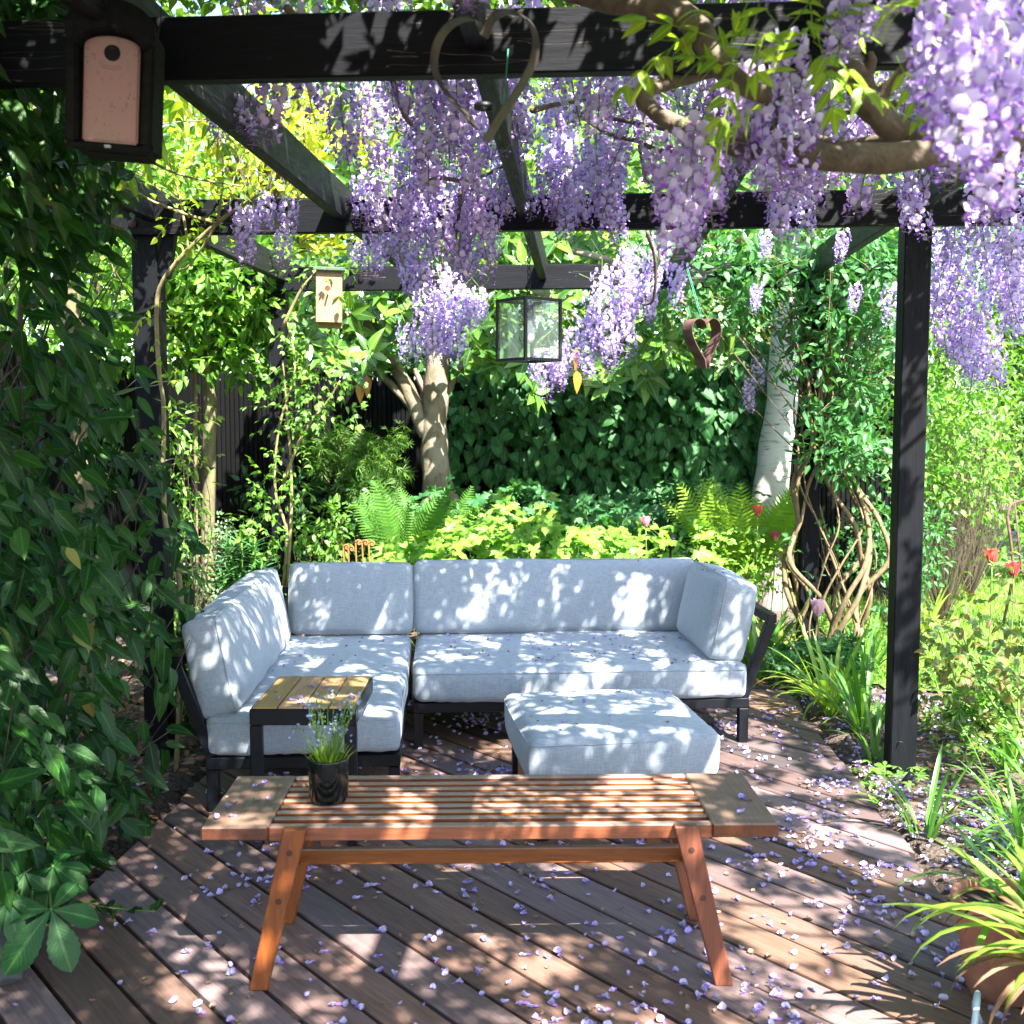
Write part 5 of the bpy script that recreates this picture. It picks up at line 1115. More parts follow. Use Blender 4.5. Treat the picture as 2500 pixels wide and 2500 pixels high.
for lb, x in (('dark evergreen shrub behind the side fence corner', -3.0), ('dark evergreen shrub behind the back fence near the maple', -1.2), ('dark evergreen shrub behind the hydrangea fence', 0.6), ('dark evergreen shrub behind the birch', 2.2), ('dark evergreen shrub at the far end of the lawn', 4.4)):
    crown_tree(lb, x, 10.7, 2.1, 1.05, 1.1, L_dark, K_small, 90, 30, (0.08, 0.13), 0.05, 'evergreen_shrub', n_ind=20, group='evergreen shrubs beyond the fence')
for lb, y in (('leafy green shrub behind the side fence near the hedge', 5.6), ('leafy green shrub behind the side fence near the slim tree', 7.6)):
    crown_tree(lb, -4.3, y, 2.1, 1.0, 1.2, L_apple, K_small, 90, 30, (0.07, 0.12), 0.05, 'evergreen_shrub', n_ind=20, group='shrubs beyond the side fence')
for lb, x, y in (('bushy green shrub on the far lawn behind the rusty chair', 4.6, 11.0), ('bushy green shrub on the far lawn beyond the tall light shrub', 3.3, 10.6), ('bushy green shrub at the far lawn corner', 6.2, 11.4)):
    crown_tree(lb, x, y, 0.75, 0.95, 0.8, L_rose, K_small, 80, 28, (0.06, 0.10), 0.03, 'lawn_shrub', n_ind=30, group='shrubs along the far lawn')
# ================================================================ MAGNOLIA
mbs = np.array([P(1062, 1250, 8.15)[0], 8.15, 0.08]); mg = thing('magnolia_tree', 'magnolia with stout grey brown trunk and glossy leaf rosettes', 'tree', tuple(mbs))
def PM(u, v, y=8.15): return P(u, v, y)
tube('trunk', [PM(1082, 1275)-[0, 0, 0.9], PM(1078, 1265), PM(1065, 1150), PM(1060, 1040), PM(1066, 930), PM(1070, 840), PM(1085, 700), PM(1100, 560)], [0.17, 0.145, 0.102, 0.095, 0.090, 0.085, 0.07, 0.05], B_magn, mg, 16, 6, 0.03, mbs)
for pts, r in (([PM(1045, 1060), PM(1010, 985), PM(985, 930), PM(945, 870), PM(900, 800), PM(870, 720)], [0.07, 0.058, 0.052, 0.046, 0.035, 0.02]), ([PM(1020, 1010), PM(975, 960), PM(930, 915), PM(880, 880)], [0.035, 0.03, 0.026, 0.018]), ([PM(1090, 960), PM(1110, 920), PM(1130, 880), PM(1150, 800)], [0.03, 0.022, 0.02, 0.014]),
               ([PM(1040, 960), PM(1020, 920), PM(1012, 900)], [0.024, 0.02, 0.014]), ([PM(1080, 760), PM(1200, 700), PM(1330, 720, 7.9), PM(1440, 800, 7.8)], [0.045, 0.035, 0.025, 0.012]), ([PM(1090, 660), PM(1250, 600, 8.0), PM(1500, 640, 7.8), PM(1700, 760, 7.7)], [0.04, 0.03, 0.022, 0.012]), ([PM(900, 800), PM(820, 760, 7.9), PM(760, 780, 7.7)], [0.03, 0.02, 0.012])):
    tube('branch', pts, r, B_magn, mg, 9, 6, 0.04, mbs)
ros = [(750, 830, 7.3), (870, 900, 7.2), (900, 860, 7.1), (850, 760, 7.5), (930, 720, 7.6), (990, 760, 7.6), (880, 700, 7.7), (960, 680, 7.8), (1010, 690, 7.7), (1180, 860, 7.5), (1220, 890, 7.5), (1170, 800, 7.6), (1230, 770, 7.8), (1305, 960, 7.2), (1190, 910, 7.6), (1280, 880, 7.5), (1430, 900, 7.6), (1480, 940, 7.6), (1640, 850, 7.4), (1680, 820, 7.5), (1700, 880, 7.4), (1625, 830, 7.3), (1560, 870, 7.6), (1360, 740, 7.8), (1310, 720, 7.9), (1240, 580, 7.9), (1270, 620, 7.9), (1290, 590, 8.0), (780, 700, 7.8), (820, 850, 7.5), (700, 930, 7.3), (660, 940, 7.3), (1120, 780, 7.7), (1410, 700, 7.9), (1500, 730, 7.8), (1150, 690, 7.9), (1600, 760, 7.7), (1660, 720, 7.8), (1720, 760, 7.8), (1580, 920, 7.6), (930, 640, 8.1), (860, 640, 8.1), (1040, 620, 8.2), (1560, 640, 8.0), (1450, 620, 8.1), (1350, 640, 8.1)]
pos = []; d = []; nr = []; sz = []
extra = [P(RNG.uniform(640, 1780), RNG.uniform(600, 900), RNG.uniform(7.9, 8.7)) for _ in range(95)]+[np.array([RNG.uniform(-1.8, 3.0), RNG.uniform(7.5, 8.8), RNG.uniform(2.45, 3.9)]) for _ in range(170)]  # second group added high in the crown to shade the hydrangea and fence
for c in [P(*r) for r in ros]+extra:
    ax = unit(np.array([RNG.normal(0.1, 0.4), RNG.normal(-0.7, 0.3), RNG.normal(0.45, 0.35)])); k = RNG.integers(7, 11); a0 = RNG.uniform(0, 6)
    e1 = unit(np.cross(ax, [0.3, 0.2, 1])); e2 = np.cross(ax, e1)
    for i in range(k):
        a = a0+2.399*i; el = 0.9-0.12*i; rad = e1*math.cos(a)+e2*math.sin(a); pos.append(c+rad*0.015); d.append(rad*math.cos(el*0.6)+ax*math.sin(el)*0.7+np.array([0, 0, -0.15])); nr.append(ax+np.array([0, 0, 0.3])-rad*0.2); sz.append(RNG.uniform(0.13, 0.20))
put_leaves(mg, mbs, K_magn, L_magn, pos, d, nr, sz, 300)
for u, v in ((1408, 945), (895, 955), (878, 970), (1405, 890)):
    o = obj('yellowing_leaf', K_long[0].mesh('yellowing_leaf', L_yellow), None, mg); M4 = np.eye(4); M4[:3, :3] = frame(np.array([0.05, -0.1, -1]), np.array([0.4, -1, 0]))[0]*0.15; M4[:3, 3] = P(u, v-40, 7.3)-mbs; o.matrix_basis = Matrix(M4.tolist()); o['label'] = 'yellowing hanging leaf'

# ================================================================ JAPANESE MAPLE
ab = np.array([P(830, 1200, 8.0)[0], 8.0, 0.05]); cs = np.array([P(u, v, 7.7+RNG.uniform(0, 0.5)) for u, v in zip(RNG.uniform(745, 985, 46), RNG.uniform(1060, 1210, 46))]); cs = np.array([c for c in cs])
leafy_tree('japanese_maple', 'small cut leaved maple bush in front of the black fence', 'shrub', ab, [ab, ab+[0.05, 0, 0.5], ab+[-0.03, -0.05, 0.95]], [0.03, 0.022, 0.012], cs, K_acer, L_acer, 22, 0.11, (0.06, 0.10), B_twig, 180, 0.45, nlimb=7, twr=0.003, crown_twigs=False)

# ================================================================ CLIMBING HYDRANGEA ON THE BACK FENCE
yb = np.array([0.6, 9.45, 0.08]); hy = thing('climbing_hydrangea', 'climbing hydrangea with heart shaped leaves covering the black fence', 'climber', tuple(yb))
n = 4200; U = RNG.uniform(1090, 1900, n); Vv = RNG.uniform(840, 1290, n); dens = np.interp(U, [1090, 1180, 1300, 1450, 1900], [0.55, 0.5, 0.8, 1, 1])*(0.9+0.3*np.sin(U*0.021+Vv*0.013)*np.sin(Vv*0.024-U*0.008))
k = RNG.random(n) < dens; U, Vv = U[k], Vv[k]; pos = np.array([P(u, v, y) for u, v, y in zip(U, Vv, RNG.uniform(9.12, 9.52, len(U)))]); n = len(pos)
d = np.stack([RNG.normal(0, 0.4, n), RNG.normal(-0.35, 0.25, n), RNG.normal(-0.9, 0.3, n)], 1); nr = np.stack([RNG.normal(0.15, 0.3, n), RNG.normal(-1, 0.3, n), RNG.normal(0.55, 0.3, n)], 1)
put_leaves(hy, yb, K_heart, L_hyd, pos, d, nr, RNG.uniform(0.065, 0.125, n), 300)
for i in range(10):
    u0 = RNG.uniform(1250, 1850); tube('stem', [P(u0, 1290, 9.5), P(u0+RNG.normal(0, 40), 1150, 9.52), P(u0+RNG.normal(0, 80), 1000, 9.52), P(u0+RNG.normal(0, 110), 880, 9.54)], [0.013, 0.010, 0.008, 0.005], B_twig, hy, 6, 5, 0.05, yb)

# ================================================================ BIRCH
bb = np.array([P(1880, 1400, 9.0)[0], 9.0, 0.02]); cs = ell_points(90, (bb[0]+0.15, 9.1, 3.6), (1.2, 0.9, 1.1), 0.3)
bt = thing('birch_tree', 'birch with white peeling trunk behind the bright fern', 'tree', tuple(bb))
tube('trunk', [bb-[0, 0, 0.05], P(1872, 1400, 9.0), P(1878, 1240, 9.0), P(1893, 1100, 9.0), P(1908, 1000, 9.0), P(1912, 880, 9.0), P(1922, 700, 9.0), P(1935, 450, 9.0)], [0.17, 0.16, 0.145, 0.132, 0.125, 0.115, 0.095, 0.06], M_birch, bt, 18, 6, 0.02, bb)
limbs(bt, bb, P(1922, 700, 9.0), cs[:12], 0.04, 0.008, M_birch); pos, d, nr, sz = clumpy(cs, 26, 0.25, (0.05, 0.08), 0.5); put_leaves(bt, bb, K_ovate, L_far, pos, d, nr, sz, 60)

# ================================================================ HONEYSUCKLE ON THE REAR POST
kb = np.array([PXR+0.05, 7.0, -0.02]); hk = thing('honeysuckle', 'honeysuckle with twisted woody stems winding up the rear post', 'climber', tuple(kb))
for i in range(19):
    pts = []; a0 = RNG.uniform(0, 6.28); tw = RNG.choice([-1, 1])*RNG.uniform(2.0, 5.0); fat = i < 9
    for z in np.linspace(0.0, 2.3, 11):
        r = np.interp(z, [0, 0.3, 0.75, 1.05, 1.35, 1.7, 2.3], [0.13, 0.20, 0.30, 0.24, 0.13, 0.14, 0.2])*RNG.uniform(0.75, 1.2)
        a = a0+tw*z/2.3; pts.append(np.array([PXR+0.07+r*math.cos(a)+0.07*(z < 1.1)+RNG.normal(0, 0.018), 7.1+r*math.sin(a)*0.8+RNG.normal(0, 0.015), z]))
    r0 = RNG.uniform(0.013, 0.020) if fat else RNG.uniform(0.004, 0.009); tube('woody_stem', pts, np.linspace(r0, r0*0.5, len(pts)), B_vine, hk, 7, 5, 0.06, kb)
cs = np.array([P(u, v, RNG.uniform(6.7, 7.4)) for u, v in zip(RNG.normal(2060, 95, 190), RNG.uniform(560, 1180, 190))]); cs = np.array([c for c in cs if proj(c)[0] > (1965 if proj(c)[1] > 930 else 1800)])
cs_b = np.array([P(u, v, RNG.uniform(6.6, 7.6)) for u, v in zip(RNG.uniform(1560, 2240, 130), RNG.uniform(560, 800, 130))]); cs_c = np.array([P(u, v, RNG.uniform(6.8, 7.2)) for u, v in zip(RNG.uniform(1930, 2180, 20), RNG.uniform(1250, 1560, 20))])
pos, d, nr, sz = clumpy(np.vstack([cs, cs_b]), 17, 0.13, (0.045, 0.08), 0.2); p2, d2, n2, s2 = clumpy(cs_c, 6, 0.07, (0.04, 0.06), 0.2)
put_leaves(hk, kb, K_ovate, L_honey, np.vstack([pos, p2]), np.vstack([d, d2]), np.vstack([nr, n2]), np.concatenate([sz, s2]), 300)
twig_mass(hk, kb, [(np.array([PXR+0.05+RNG.normal(0, 0.08), 7.1, RNG.uniform(1.2, 2.3)]), c) for c in np.vstack([cs[::2], cs_b[::3]])], 0.004, B_vine)

# ================================================================ CLIMBING ROSES
rb = np.array([PXL+0.12, 4.85, 0.0]); rs = thing('climbing_rose', 'thorny pale stemmed rose climbing the post beside the sofa', 'climber', tuple(rb))
tube('stem', [P(425, 1990, 4.78), P(432, 1850, 4.8), P(440, 1680, 4.8), P(442, 1500, 4.8), P(430, 1340, 4.82), P(405, 1280, 4.84), P(398, 1150, 4.84), P(400, 1000, 4.84), P(388, 900, 4.84), P(382, 760, 4.84), P(395, 690, 4.8), P(450, 620, 4.76), P(500, 570, 4.74), P(530, 545, 4.72)], [0.014, 0.013, 0.013, 0.013, 0.013, 0.012, 0.011, 0.010, 0.010, 0.010, 0.009, 0.010, 0.009, 0.009], B_rose, rs, 8, 6, 0.06, rb)
for pts, r in (([P(530, 545, 4.72), P(460, 525, 4.7), P(380, 495, 4.65), P(330, 470, 4.6), P(250, 440, 4.5)], 0.008), ([P(530, 545, 4.72), P(540, 480, 4.7), P(545, 400, 4.7), P(530, 330, 4.7)], 0.006), ([P(530, 545, 4.72), P(590, 500, 4.68), P(650, 460, 4.64), P(668, 400, 4.6)], 0.007), ([P(460, 610, 4.76), P(450, 540, 4.75), P(430, 450, 4.75), P(400, 350, 4.7), P(390, 280, 4.6)], 0.006), ([P(360, 390, 4.4), P(450, 430, 4.5), P(590, 455, 4.6)], 0.006), ([P(530, 545, 4.72), P(470, 640, 4.74), P(440, 660, 4.75)], 0.005), ([P(560, 520, 4.7), P(570, 440, 4.7), P(600, 360, 4.7)], 0.004)):
    tube('stem', pts, np.linspace(r, r*0.6, len(pts)), B_rose, rs, 6, 5, 0.05, rb)
cs = np.array([P(u, v, 4.7) for u, v in ((420, 430), (470, 470), (440, 520), (500, 510), (540, 430), (560, 400), (600, 480), (400, 480), (330, 450), (300, 470), (640, 430), (480, 560), (530, 350), (410, 330), (430, 800), (440, 1010), (450, 1120), (450, 1300), (430, 960), (410, 740), (470, 1130), (330, 400), (450, 390), (380, 420))])
pos, d, nr, sz = clumpy(cs, 5, 0.09, (0.06, 0.10), 0.2, upn=0.9); put_leaves(rs, rb, K_rose, L_wist, pos, d, nr, sz, 160, 'compound_leaf')
rb2 = np.array([PXL+0.1, 6.98, 0.0]); rs2 = thing('climbing_rose', 'light green climbing rose on the post behind the sofa corner', 'climber', tuple(rb2))
for pts in ([P(690, 1450, 6.95), P(700, 1300, 6.95), P(672, 1200, 6.95), P(680, 1050, 6.93), P(720, 900, 6.9), P(700, 780, 6.9)], [P(700, 1450, 6.95), P(712, 1200, 6.95), P(700, 1000, 6.93), P(690, 880, 6.9)], [P(690, 1180, 6.95), P(740, 1060, 6.9), P(800, 980, 6.85), P(830, 930, 6.8)], [P(690, 800, 6.9), P(740, 700, 6.85), P(800, 640, 6.8)]):
    tube('stem', pts, np.linspace(0.012, 0.005, len(pts)), B_rose, rs2, 7, 5, 0.05, rb2)
cs = np.array([P(u+RNG.normal(0, 18), v, 6.85+RNG.normal(0, 0.06)) for u, v in [(690, 1000), (680, 1060), (720, 1020), (740, 980), (760, 940), (800, 960), (730, 930), (690, 940), (700, 1120), (680, 1150), (740, 1130), (690, 1240), (640, 1260), (700, 1300), (660, 1320), (720, 880), (700, 820), (750, 860), (780, 900), (830, 940), (690, 1380), (640, 1400), (770, 800), (720, 760), (800, 700), (750, 680), (820, 650), (860, 620), (790, 600), (700, 640), (720, 1180), (650, 1200), (770, 1010), (810, 1000), (850, 900)]])
pos, d, nr, sz = clumpy(cs, 9, 0.13, (0.075, 0.12), 0.2, upn=0.9); put_leaves(rs2, rb2, K_rose, L_rose, pos, d, nr, sz, 220, 'compound_leaf')

# ================================================================ BED BEHIND THE SOFA
def stalked(root, base, heads, hub, r, m, name='leaf_stalk'): twig_mass(root, base, [(hub+np.array([RNG.normal(0, 0.05), RNG.normal(0, 0.05), 0]), h) for h in heads], r, m, name)
for i, (u, v, y, wd, hgt, nl) in enumerate(((1060, 1330, 7.0, 0.30, 0.30, 70), (1180, 1300, 7.1, 0.32, 0.36, 80), (1300, 1300, 7.15, 0.34, 0.36, 90), (1420, 1320, 7.0, 0.30, 0.32, 70), (1500, 1250, 7.9, 0.34, 0.34, 80), (1640, 1230, 8.2, 0.36, 0.34, 80), (1540, 1350, 7.0, 0.28, 0.22, 60), (1230, 1240, 7.8, 0.34, 0.36, 70), (960, 1370, 6.95, 0.26, 0.25, 50), (1110, 1240, 7.7, 0.3, 0.3, 50), (1380, 1240, 7.8, 0.34, 0.3, 70), (1720, 1300, 7.5, 0.3, 0.3, 60))):
    c = P(u, v, y); b = np.array([c[0], y, 0.02]); t = thing('anemone_plant', 'lime green lobed leaf anemone plant behind the sofa back', 'plant', tuple(b), group='anemone plants behind the sofa')
    h = np.stack([c[0]+RNG.normal(0, wd*0.6, nl), y+RNG.normal(0, wd*0.6, nl), RNG.uniform(max(0.25, c[2]-hgt), c[2]+0.10, nl)], 1); stalked(t, b, h[::2], b, 0.003, B_stem)
    d = np.stack([RNG.normal(0, 0.8, nl), RNG.normal(-0.5, 0.7, nl), RNG.normal(-0.25, 0.3, nl)], 1); nr = np.stack([RNG.normal(0, 0.35, nl), RNG.normal(-0.45, 0.35, nl), np.ones(nl)], 1); put_leaves(t, b, K_lobed, L_anem if i not in (4, 5, 9, 10) else L_honey, h, d, nr, RNG.uniform(0.085, 0.15, nl), 60)
    t['label'] = ('lime green lobed anemone clump in front of the magnolia trunk', 'lime green lobed anemone clump between the magnolia trunk and the lantern', 'lime green lobed anemone clump beneath the hanging lantern', 'lime green lobed anemone clump behind the middle of the long back cushion', 'mid green lobed plant behind the pink tulip under the hydrangea', 'mid green lobed plant beside the glossy deep green shrub', 'low lime green anemone clump at the foot of the pink tulip', 'lime green lobed anemone clump at the foot of the upright shoots', 'small lime green anemone clump beside the curled fern shoots', 'mid green lobed plant next to the magnolia trunk', 'mid green lobed plant under the hydrangea behind the lime anemones', 'lime green lobed clump beside the bright yellow fern')[i]
    t['group'] = 'lobed leaf plants behind the sofa'
for u, v in ((1085, 1190), (1240, 1190), (1300, 1185)):        # taller shoots
    c = P(u, v, 7.9); b = np.array([c[0], 7.9, 0.05]); t = thing('tall_shoot', 'upright green leafy shoot standing above the anemone leaves', 'plant', tuple(b), group='upright shoots'); tube('stem', [b, (b+c)/2+[0.02, 0, 0], c], [0.006, 0.005, 0.004], B_stem, t, 6, 4, 0, b)
    pos, d, nr, sz = clumpy([c, c+[0.07, 0, -0.02], c-[0.06, 0, 0.03]], 4, 0.05, (0.09, 0.12), 0.4); put_leaves(t, b, K_lobed, L_honey, pos, d, nr, sz, 20)
def fern(label, u, v, y, n, L, m, spread, lean=(0, 0)):
    c = P(u, v, y); b = np.array([c[0], y, max(0.03, c[2])]); t = thing('fern', label, 'fern', tuple(b)); a = np.linspace(0, 2*math.pi, n, endpoint=False)+RNG.normal(0, 0.2, n)
    d = np.stack([np.cos(a)*spread*RNG.uniform(0.3, 1.1, n)+lean[0], np.sin(a)*spread*RNG.uniform(0.3, 1.1, n)+lean[1], np.ones(n)], 1); nr = np.stack([-np.cos(a)*0.5, -np.sin(a)*0.5-0.9, np.full(n, 0.5)], 1)
    put_leaves(t, b, K_frond, m, b+np.stack([np.cos(a)*0.04, np.sin(a)*0.04, np.zeros(n)], 1), d, nr, RNG.uniform(0.75, 1.1, n)*L, 60, 'frond', 'fronds'); return t
fern('upright green fern at the foot of the magnolia', 985, 1400, 7.25, 15, 0.66, L_fern, 0.50)
fern('bright yellow green fern in front of the birch', 1805, 1420, 7.55, 30, 0.80, L_fernb, 0.62)
fern('soft green fern beside the magnolia trunk', 1060, 1350, 7.6, 10, 0.5, L_fern, 0.7)
for i, u in enumerate((850, 868, 884, 900, 838)):               # unrolling brown croziers
    c = P(u, 1350-RNG.uniform(0, 25), 6.95); b = np.array([c[0], 6.95, 0.02]); hd = c; th = np.linspace(0, 8.5, 22); sp_ = [b, b+(hd-b)*0.5+[0.01, 0, 0], hd]
    sp_ += [hd+np.array([0.022-0.022*(1-q/22)*math.cos(w_), 0, 0.022*(1-q/22)*math.sin(w_)]) for q, w_ in enumerate(th)]; t = tube('fern_crozier', sp_, [0.007, 0.006]+[0.006]*(len(sp_)-2), L_dry, None, 6, 2, 0, b); t.location = b; tag(t, 'curled brown unopened fern shoot behind the corner cushion', 'fern shoot', 'curled fern shoots')
# tulips
def tulip(label, u, v, y, col, ub=None, s=1.0):
    c = P(u, v, y); b = np.array([P(ub or u, v, y)[0], y+0.02, 0.02]); t = thing('tulip', label, 'tulip', tuple(b)); tube('stem', [b, (b+c)/2+[0.015, 0, 0], c-[0, 0, 0.03*s]], [0.005, 0.0045, 0.004], B_stem, t, 6, 5, 0, b)
    col = np.array(col)
    for i in range(6):
        a = i*math.pi/3; r = 0.004+0.002*(i % 2); kd = leaf(lambda q: 0.34*math.sin(math.pi*q**0.8)**0.6, 5, 0.5, -0.10+0.25*(i % 2)*random.random())
        lm = LM(kd.V, [], None, np.clip(np.outer(0.75+0.5*kd.V[:, 1], col)+np.outer(np.abs(kd.V[:, 0])*1.2, [1, 0.8, 0.8])*0.25, 0, 1)); lm.q = kd.q; lm.t = kd.t; o = obj('petal', lm.mesh('petal', M_tulip), None, t)
        dd = np.array([math.cos(a)*0.38, math.sin(a)*0.38, 1.0]); M4 = np.eye(4); M4[:3, :3] = frame(dd, np.array([-math.cos(a), -math.sin(a), 0.3]))[0]*0.075*s; M4[:3, 3] = c-b+np.array([math.cos(a)*r*2.5, math.sin(a)*r*2.5, -0.03*s]); o.matrix_basis = Matrix(M4.tolist())
    for i in range(3):
        o = obj('leaf', K_strap[1].mesh('leaf', L_honey), None, t); o.scale = (0.3*2.2, 0.3, 0.3); o.rotation_euler = (0, 0, random.uniform(0, 6.28)); o.location = (0, 0, 0)
    return t
tulip('pink tulip above the lime anemone leaves', 1577, 1275, 7.3, (0.75, 0.22, 0.30), 1570); tulip('crimson tulip in front of the bright fern', 1850, 1248, 7.2, (0.62, 0.05, 0.07), 1835)
tulip('small magenta tulip beside the bright fern', 1893, 1312, 7.3, (0.55, 0.04, 0.16), 1875); tulip('open pink and white tulip below the magenta one', 1910, 1360, 7.2, (0.80, 0.42, 0.42), 1905); tulip('pale pink tulip at the foot of the honeysuckle', 1997, 1488, 6.6, (0.80, 0.48, 0.58), 1990, 1.5)
tulip('red tulip over the lawn above the rose bush', 2422, 1362, 6.3, (0.58, 0.03, 0.05), 2415, 1.25); tulip('crimson tulip beside the rose bush near the lawn', 2475, 1392, 6.3, (0.55, 0.04, 0.08), 2465, 1.2)
# purple allium bud
c = P(2192, 1548, 5.6); b = np.array([c[0], 5.6, 0.0]); al = thing('allium', 'small purple allium on a thin stem beside the post', 'flower', tuple(b)); tube('stem', [b, (b+c)/2+[0.02, 0, 0], c], 0.003, B_stem, al, 5, 4, 0, b)
fl = []; rg = np.random.default_rng(3)
for i in range(60):
    dd = rnd_dirs(1)[0]; fl.append((LM(K_small[0].V, [], None, np.tile([(0.30, 0.08, 0.55)], (len(K_small[0].V), 1))), frame(dd, np.array([0, 0, 1.0]))[0], c-b+dd*0.006, 0.022)); fl[-1][0].q = K_small[0].q; fl[-1][0].t = K_small[0].t
obj('flower_head', join_lm(fl).mesh('flower_head', M_tulip), None, al)
# small shrubs on the left
def small_shrub(name, label, u0, u1, v0, v1, y0, y1, ncl, per, spread, size, kinds, m, n_ind=80, bark=B_twig, droop=0.2, cat='shrub'):
    cs = np.array([P(RNG.uniform(u0, u1), RNG.uniform(v0, v1), RNG.uniform(y0, y1)) for _ in range(ncl)]); cs = cs[cs[:, 2] > 0.03]; b = np.array([cs[:, 0].mean(), cs[:, 1].mean(), 0.0]); return leafy_tree(name, label, cat, b, None, None, cs, kinds, m, per, spread, size, bark, n_ind, droop, twr=0.003)
small_shrub('variegated_shrub', 'small silvery variegated shrub beside the slim tree', 440, 560, 1260, 1580, 6.9, 7.4, 60, 26, 0.09, (0.018, 0.032), K_small, L_vari, 120)
small_shrub('leafy_shrub', 'light green leafy shrub at the foot of the rose stem', 400, 480, 1020, 1560, 5.6, 6.6, 36, 16, 0.12, (0.05, 0.08), K_lance, L_rose, 120)
small_shrub('leafy_shrub', 'light green low shrub behind the sofa corner', 730, 830, 1240, 1380, 7.0, 7.4, 22, 18, 0.10, (0.04, 0.065), K_ovate, L_rose, 90)
small_shrub('leafy_shrub', 'dark green low shrub below the japanese maple', 560, 940, 1180, 1400, 7.6, 8.2, 40, 22, 0.14, (0.05, 0.08), K_ovate, L_dark, 60)
small_shrub('leafy_shrub', 'mid green bushy shrub beneath the bright fern', 1700, 1900, 1330, 1440, 6.9, 7.5, 30, 20, 0.11, (0.03, 0.055), K_ovate, L_anem, 90)
small_shrub('leafy_shrub', 'glossy deep green shrub beside the bright fern', 1600, 1740, 1190, 1330, 7.9, 8.4, 30, 20, 0.14, (0.07, 0.11), K_lance, L_hyd, 90)
small_shrub('leafy_shrub', 'tall light green shrub on the lawn behind the post', 2190, 2440, 900, 1230, 7.9, 8.9, 120, 22, 0.20, (0.04, 0.07), K_ovate, L_rose, 160)
small_shrub('leafy_shrub', 'dense pale green shrub below the hanging blossom at the lawn', 2280, 2500, 720, 1130, 9.2, 10.4, 120, 24, 0.24, (0.05, 0.09), K_lance, L_apple, 120)
small_shrub('leafy_shrub', 'soft green perennial clump beside the lawn edge', 2090, 2300, 1240, 1420, 7.3, 8.0, 46, 22, 0.13, (0.035, 0.06), K_ovate, L_honey, 120)
small_shrub('ground_cover', 'dark lobed ground cover at the foot of the honeysuckle', 1890, 2110, 1580, 1680, 6.35, 7.0, 40, 12, 0.07, (0.05, 0.08), K_geran, L_cover, 160, cat='plant')
small_shrub('ground_cover', 'green lobed ground cover beside the soil patch', 2320, 2480, 1690, 1790, 5.2, 5.9, 24, 12, 0.07, (0.045, 0.07), K_geran, L_rose, 110, cat='plant')
small_shrub('leafy_shrub', 'small green herb clump near the sofa arm frame', 425, 480, 1560, 1760, 5.0, 5.7, 22, 12, 0.06, (0.04, 0.06), K_ovate, L_rose, 90)
eb = np.array([P(590, 1400, 7.0)[0], 7.0, 0.0]); eu = thing('euphorbia', 'spurge with whorled narrow leaves behind the sofa arm', 'plant', tuple(eb)); pos = []; d = []; nr = []
for u, v in ((560, 1330), (590, 1320), (620, 1330), (640, 1370), (575, 1380), (600, 1400), (545, 1400)):
    c = P(u, v, 7.0); tube('stem', [eb+[RNG.normal(0, .04), 0, 0], (eb+c)/2+[0.01, 0, 0], c], 0.006, B_stem, eu, 6, 4, 0, eb)
    for k in range(44): a = 2.399*k; t = k/44; pos.append(c-np.array([0, 0, 0.26*t])); d.append((math.cos(a), math.sin(a), 0.9-1.2*t)); nr.append((0, -0.2, 1))
put_leaves(eu, eb, K_narrow, L_euph, pos, d, nr, RNG.uniform(0.10, 0.15, len(pos)), 150)
# rose bush at the right with bronze young leaves
rb3 = np.array([2.15, 5.2, -0.01]); rr = thing('rose_bush', 'rose bush with bronze tinted leaves between the post and the lawn', 'shrub', tuple(rb3))
cs = np.array([P(u, v, RNG.uniform(4.9, 5.7)) for u, v in zip(RNG.uniform(2270, 2520, 48), RNG.uniform(1470, 1800, 48))]); cs = np.vstack([cs, [P(u, v, 5.6) for u, v in ((2440, 1360), (2370, 1420), (2480, 1450), (2300, 1500))]])
for c in cs[::5]: tube('stem', [rb3+[RNG.normal(0, 0.08), RNG.normal(0, 0.08), 0], (rb3+c)/2+RNG.normal(0, 0.04, 3), c], [0.008, 0.006, 0.003], B_stem, rr, 6, 4, 0.03, rb3)
pos, d, nr, sz = clumpy(cs, 4, 0.10, (0.09, 0.15), 0.2, upn=0.9); put_leaves(rr, rb3, K_rose, L_rosered, pos, d, nr, sz, 220, 'compound_leaf')

# ================================================================ STRAP LEAVED CLUMPS ALONG THE DECK
def clump(label, x, y, n, L, m=L_strap, spread=0.5, z=0.0, n_ind=60, rad=0.06, group=None, wide=1.0):
    b = np.array([x, y, z-0.02]); t = thing('strap_leaf_clump', label, 'plant', tuple(b), group=group); a = RNG.uniform(0, 6.28, n); r = RNG.uniform(0, 1, n)**0.6*rad
    up_ = np.stack([np.cos(a)*spread*RNG.uniform(0.1, 1, n), np.sin(a)*spread*RNG.uniform(0.1, 1, n), np.ones(n)], 1); out = np.stack([np.cos(a), np.sin(a), np.zeros(n)], 1)
    # ribbon shapes rise along their own z and arch towards their own y
    z_ = unit(up_); y_ = out-z_*np.sum(out*z_, 1, keepdims=True); y_ = unit(y_); put_leaves(t, b, K_strap, m, b+np.stack([np.cos(a)*r, np.sin(a)*r, np.zeros(n)], 1), y_, z_, RNG.uniform(0.6, 1.1, n)*L, n_ind, 'strap_leaf', 'leaf_mass'); return t
SG = 'strap leaved clumps along the deck edge'; sl_ = 'clump of arching green strap leaves growing along the deck edge'
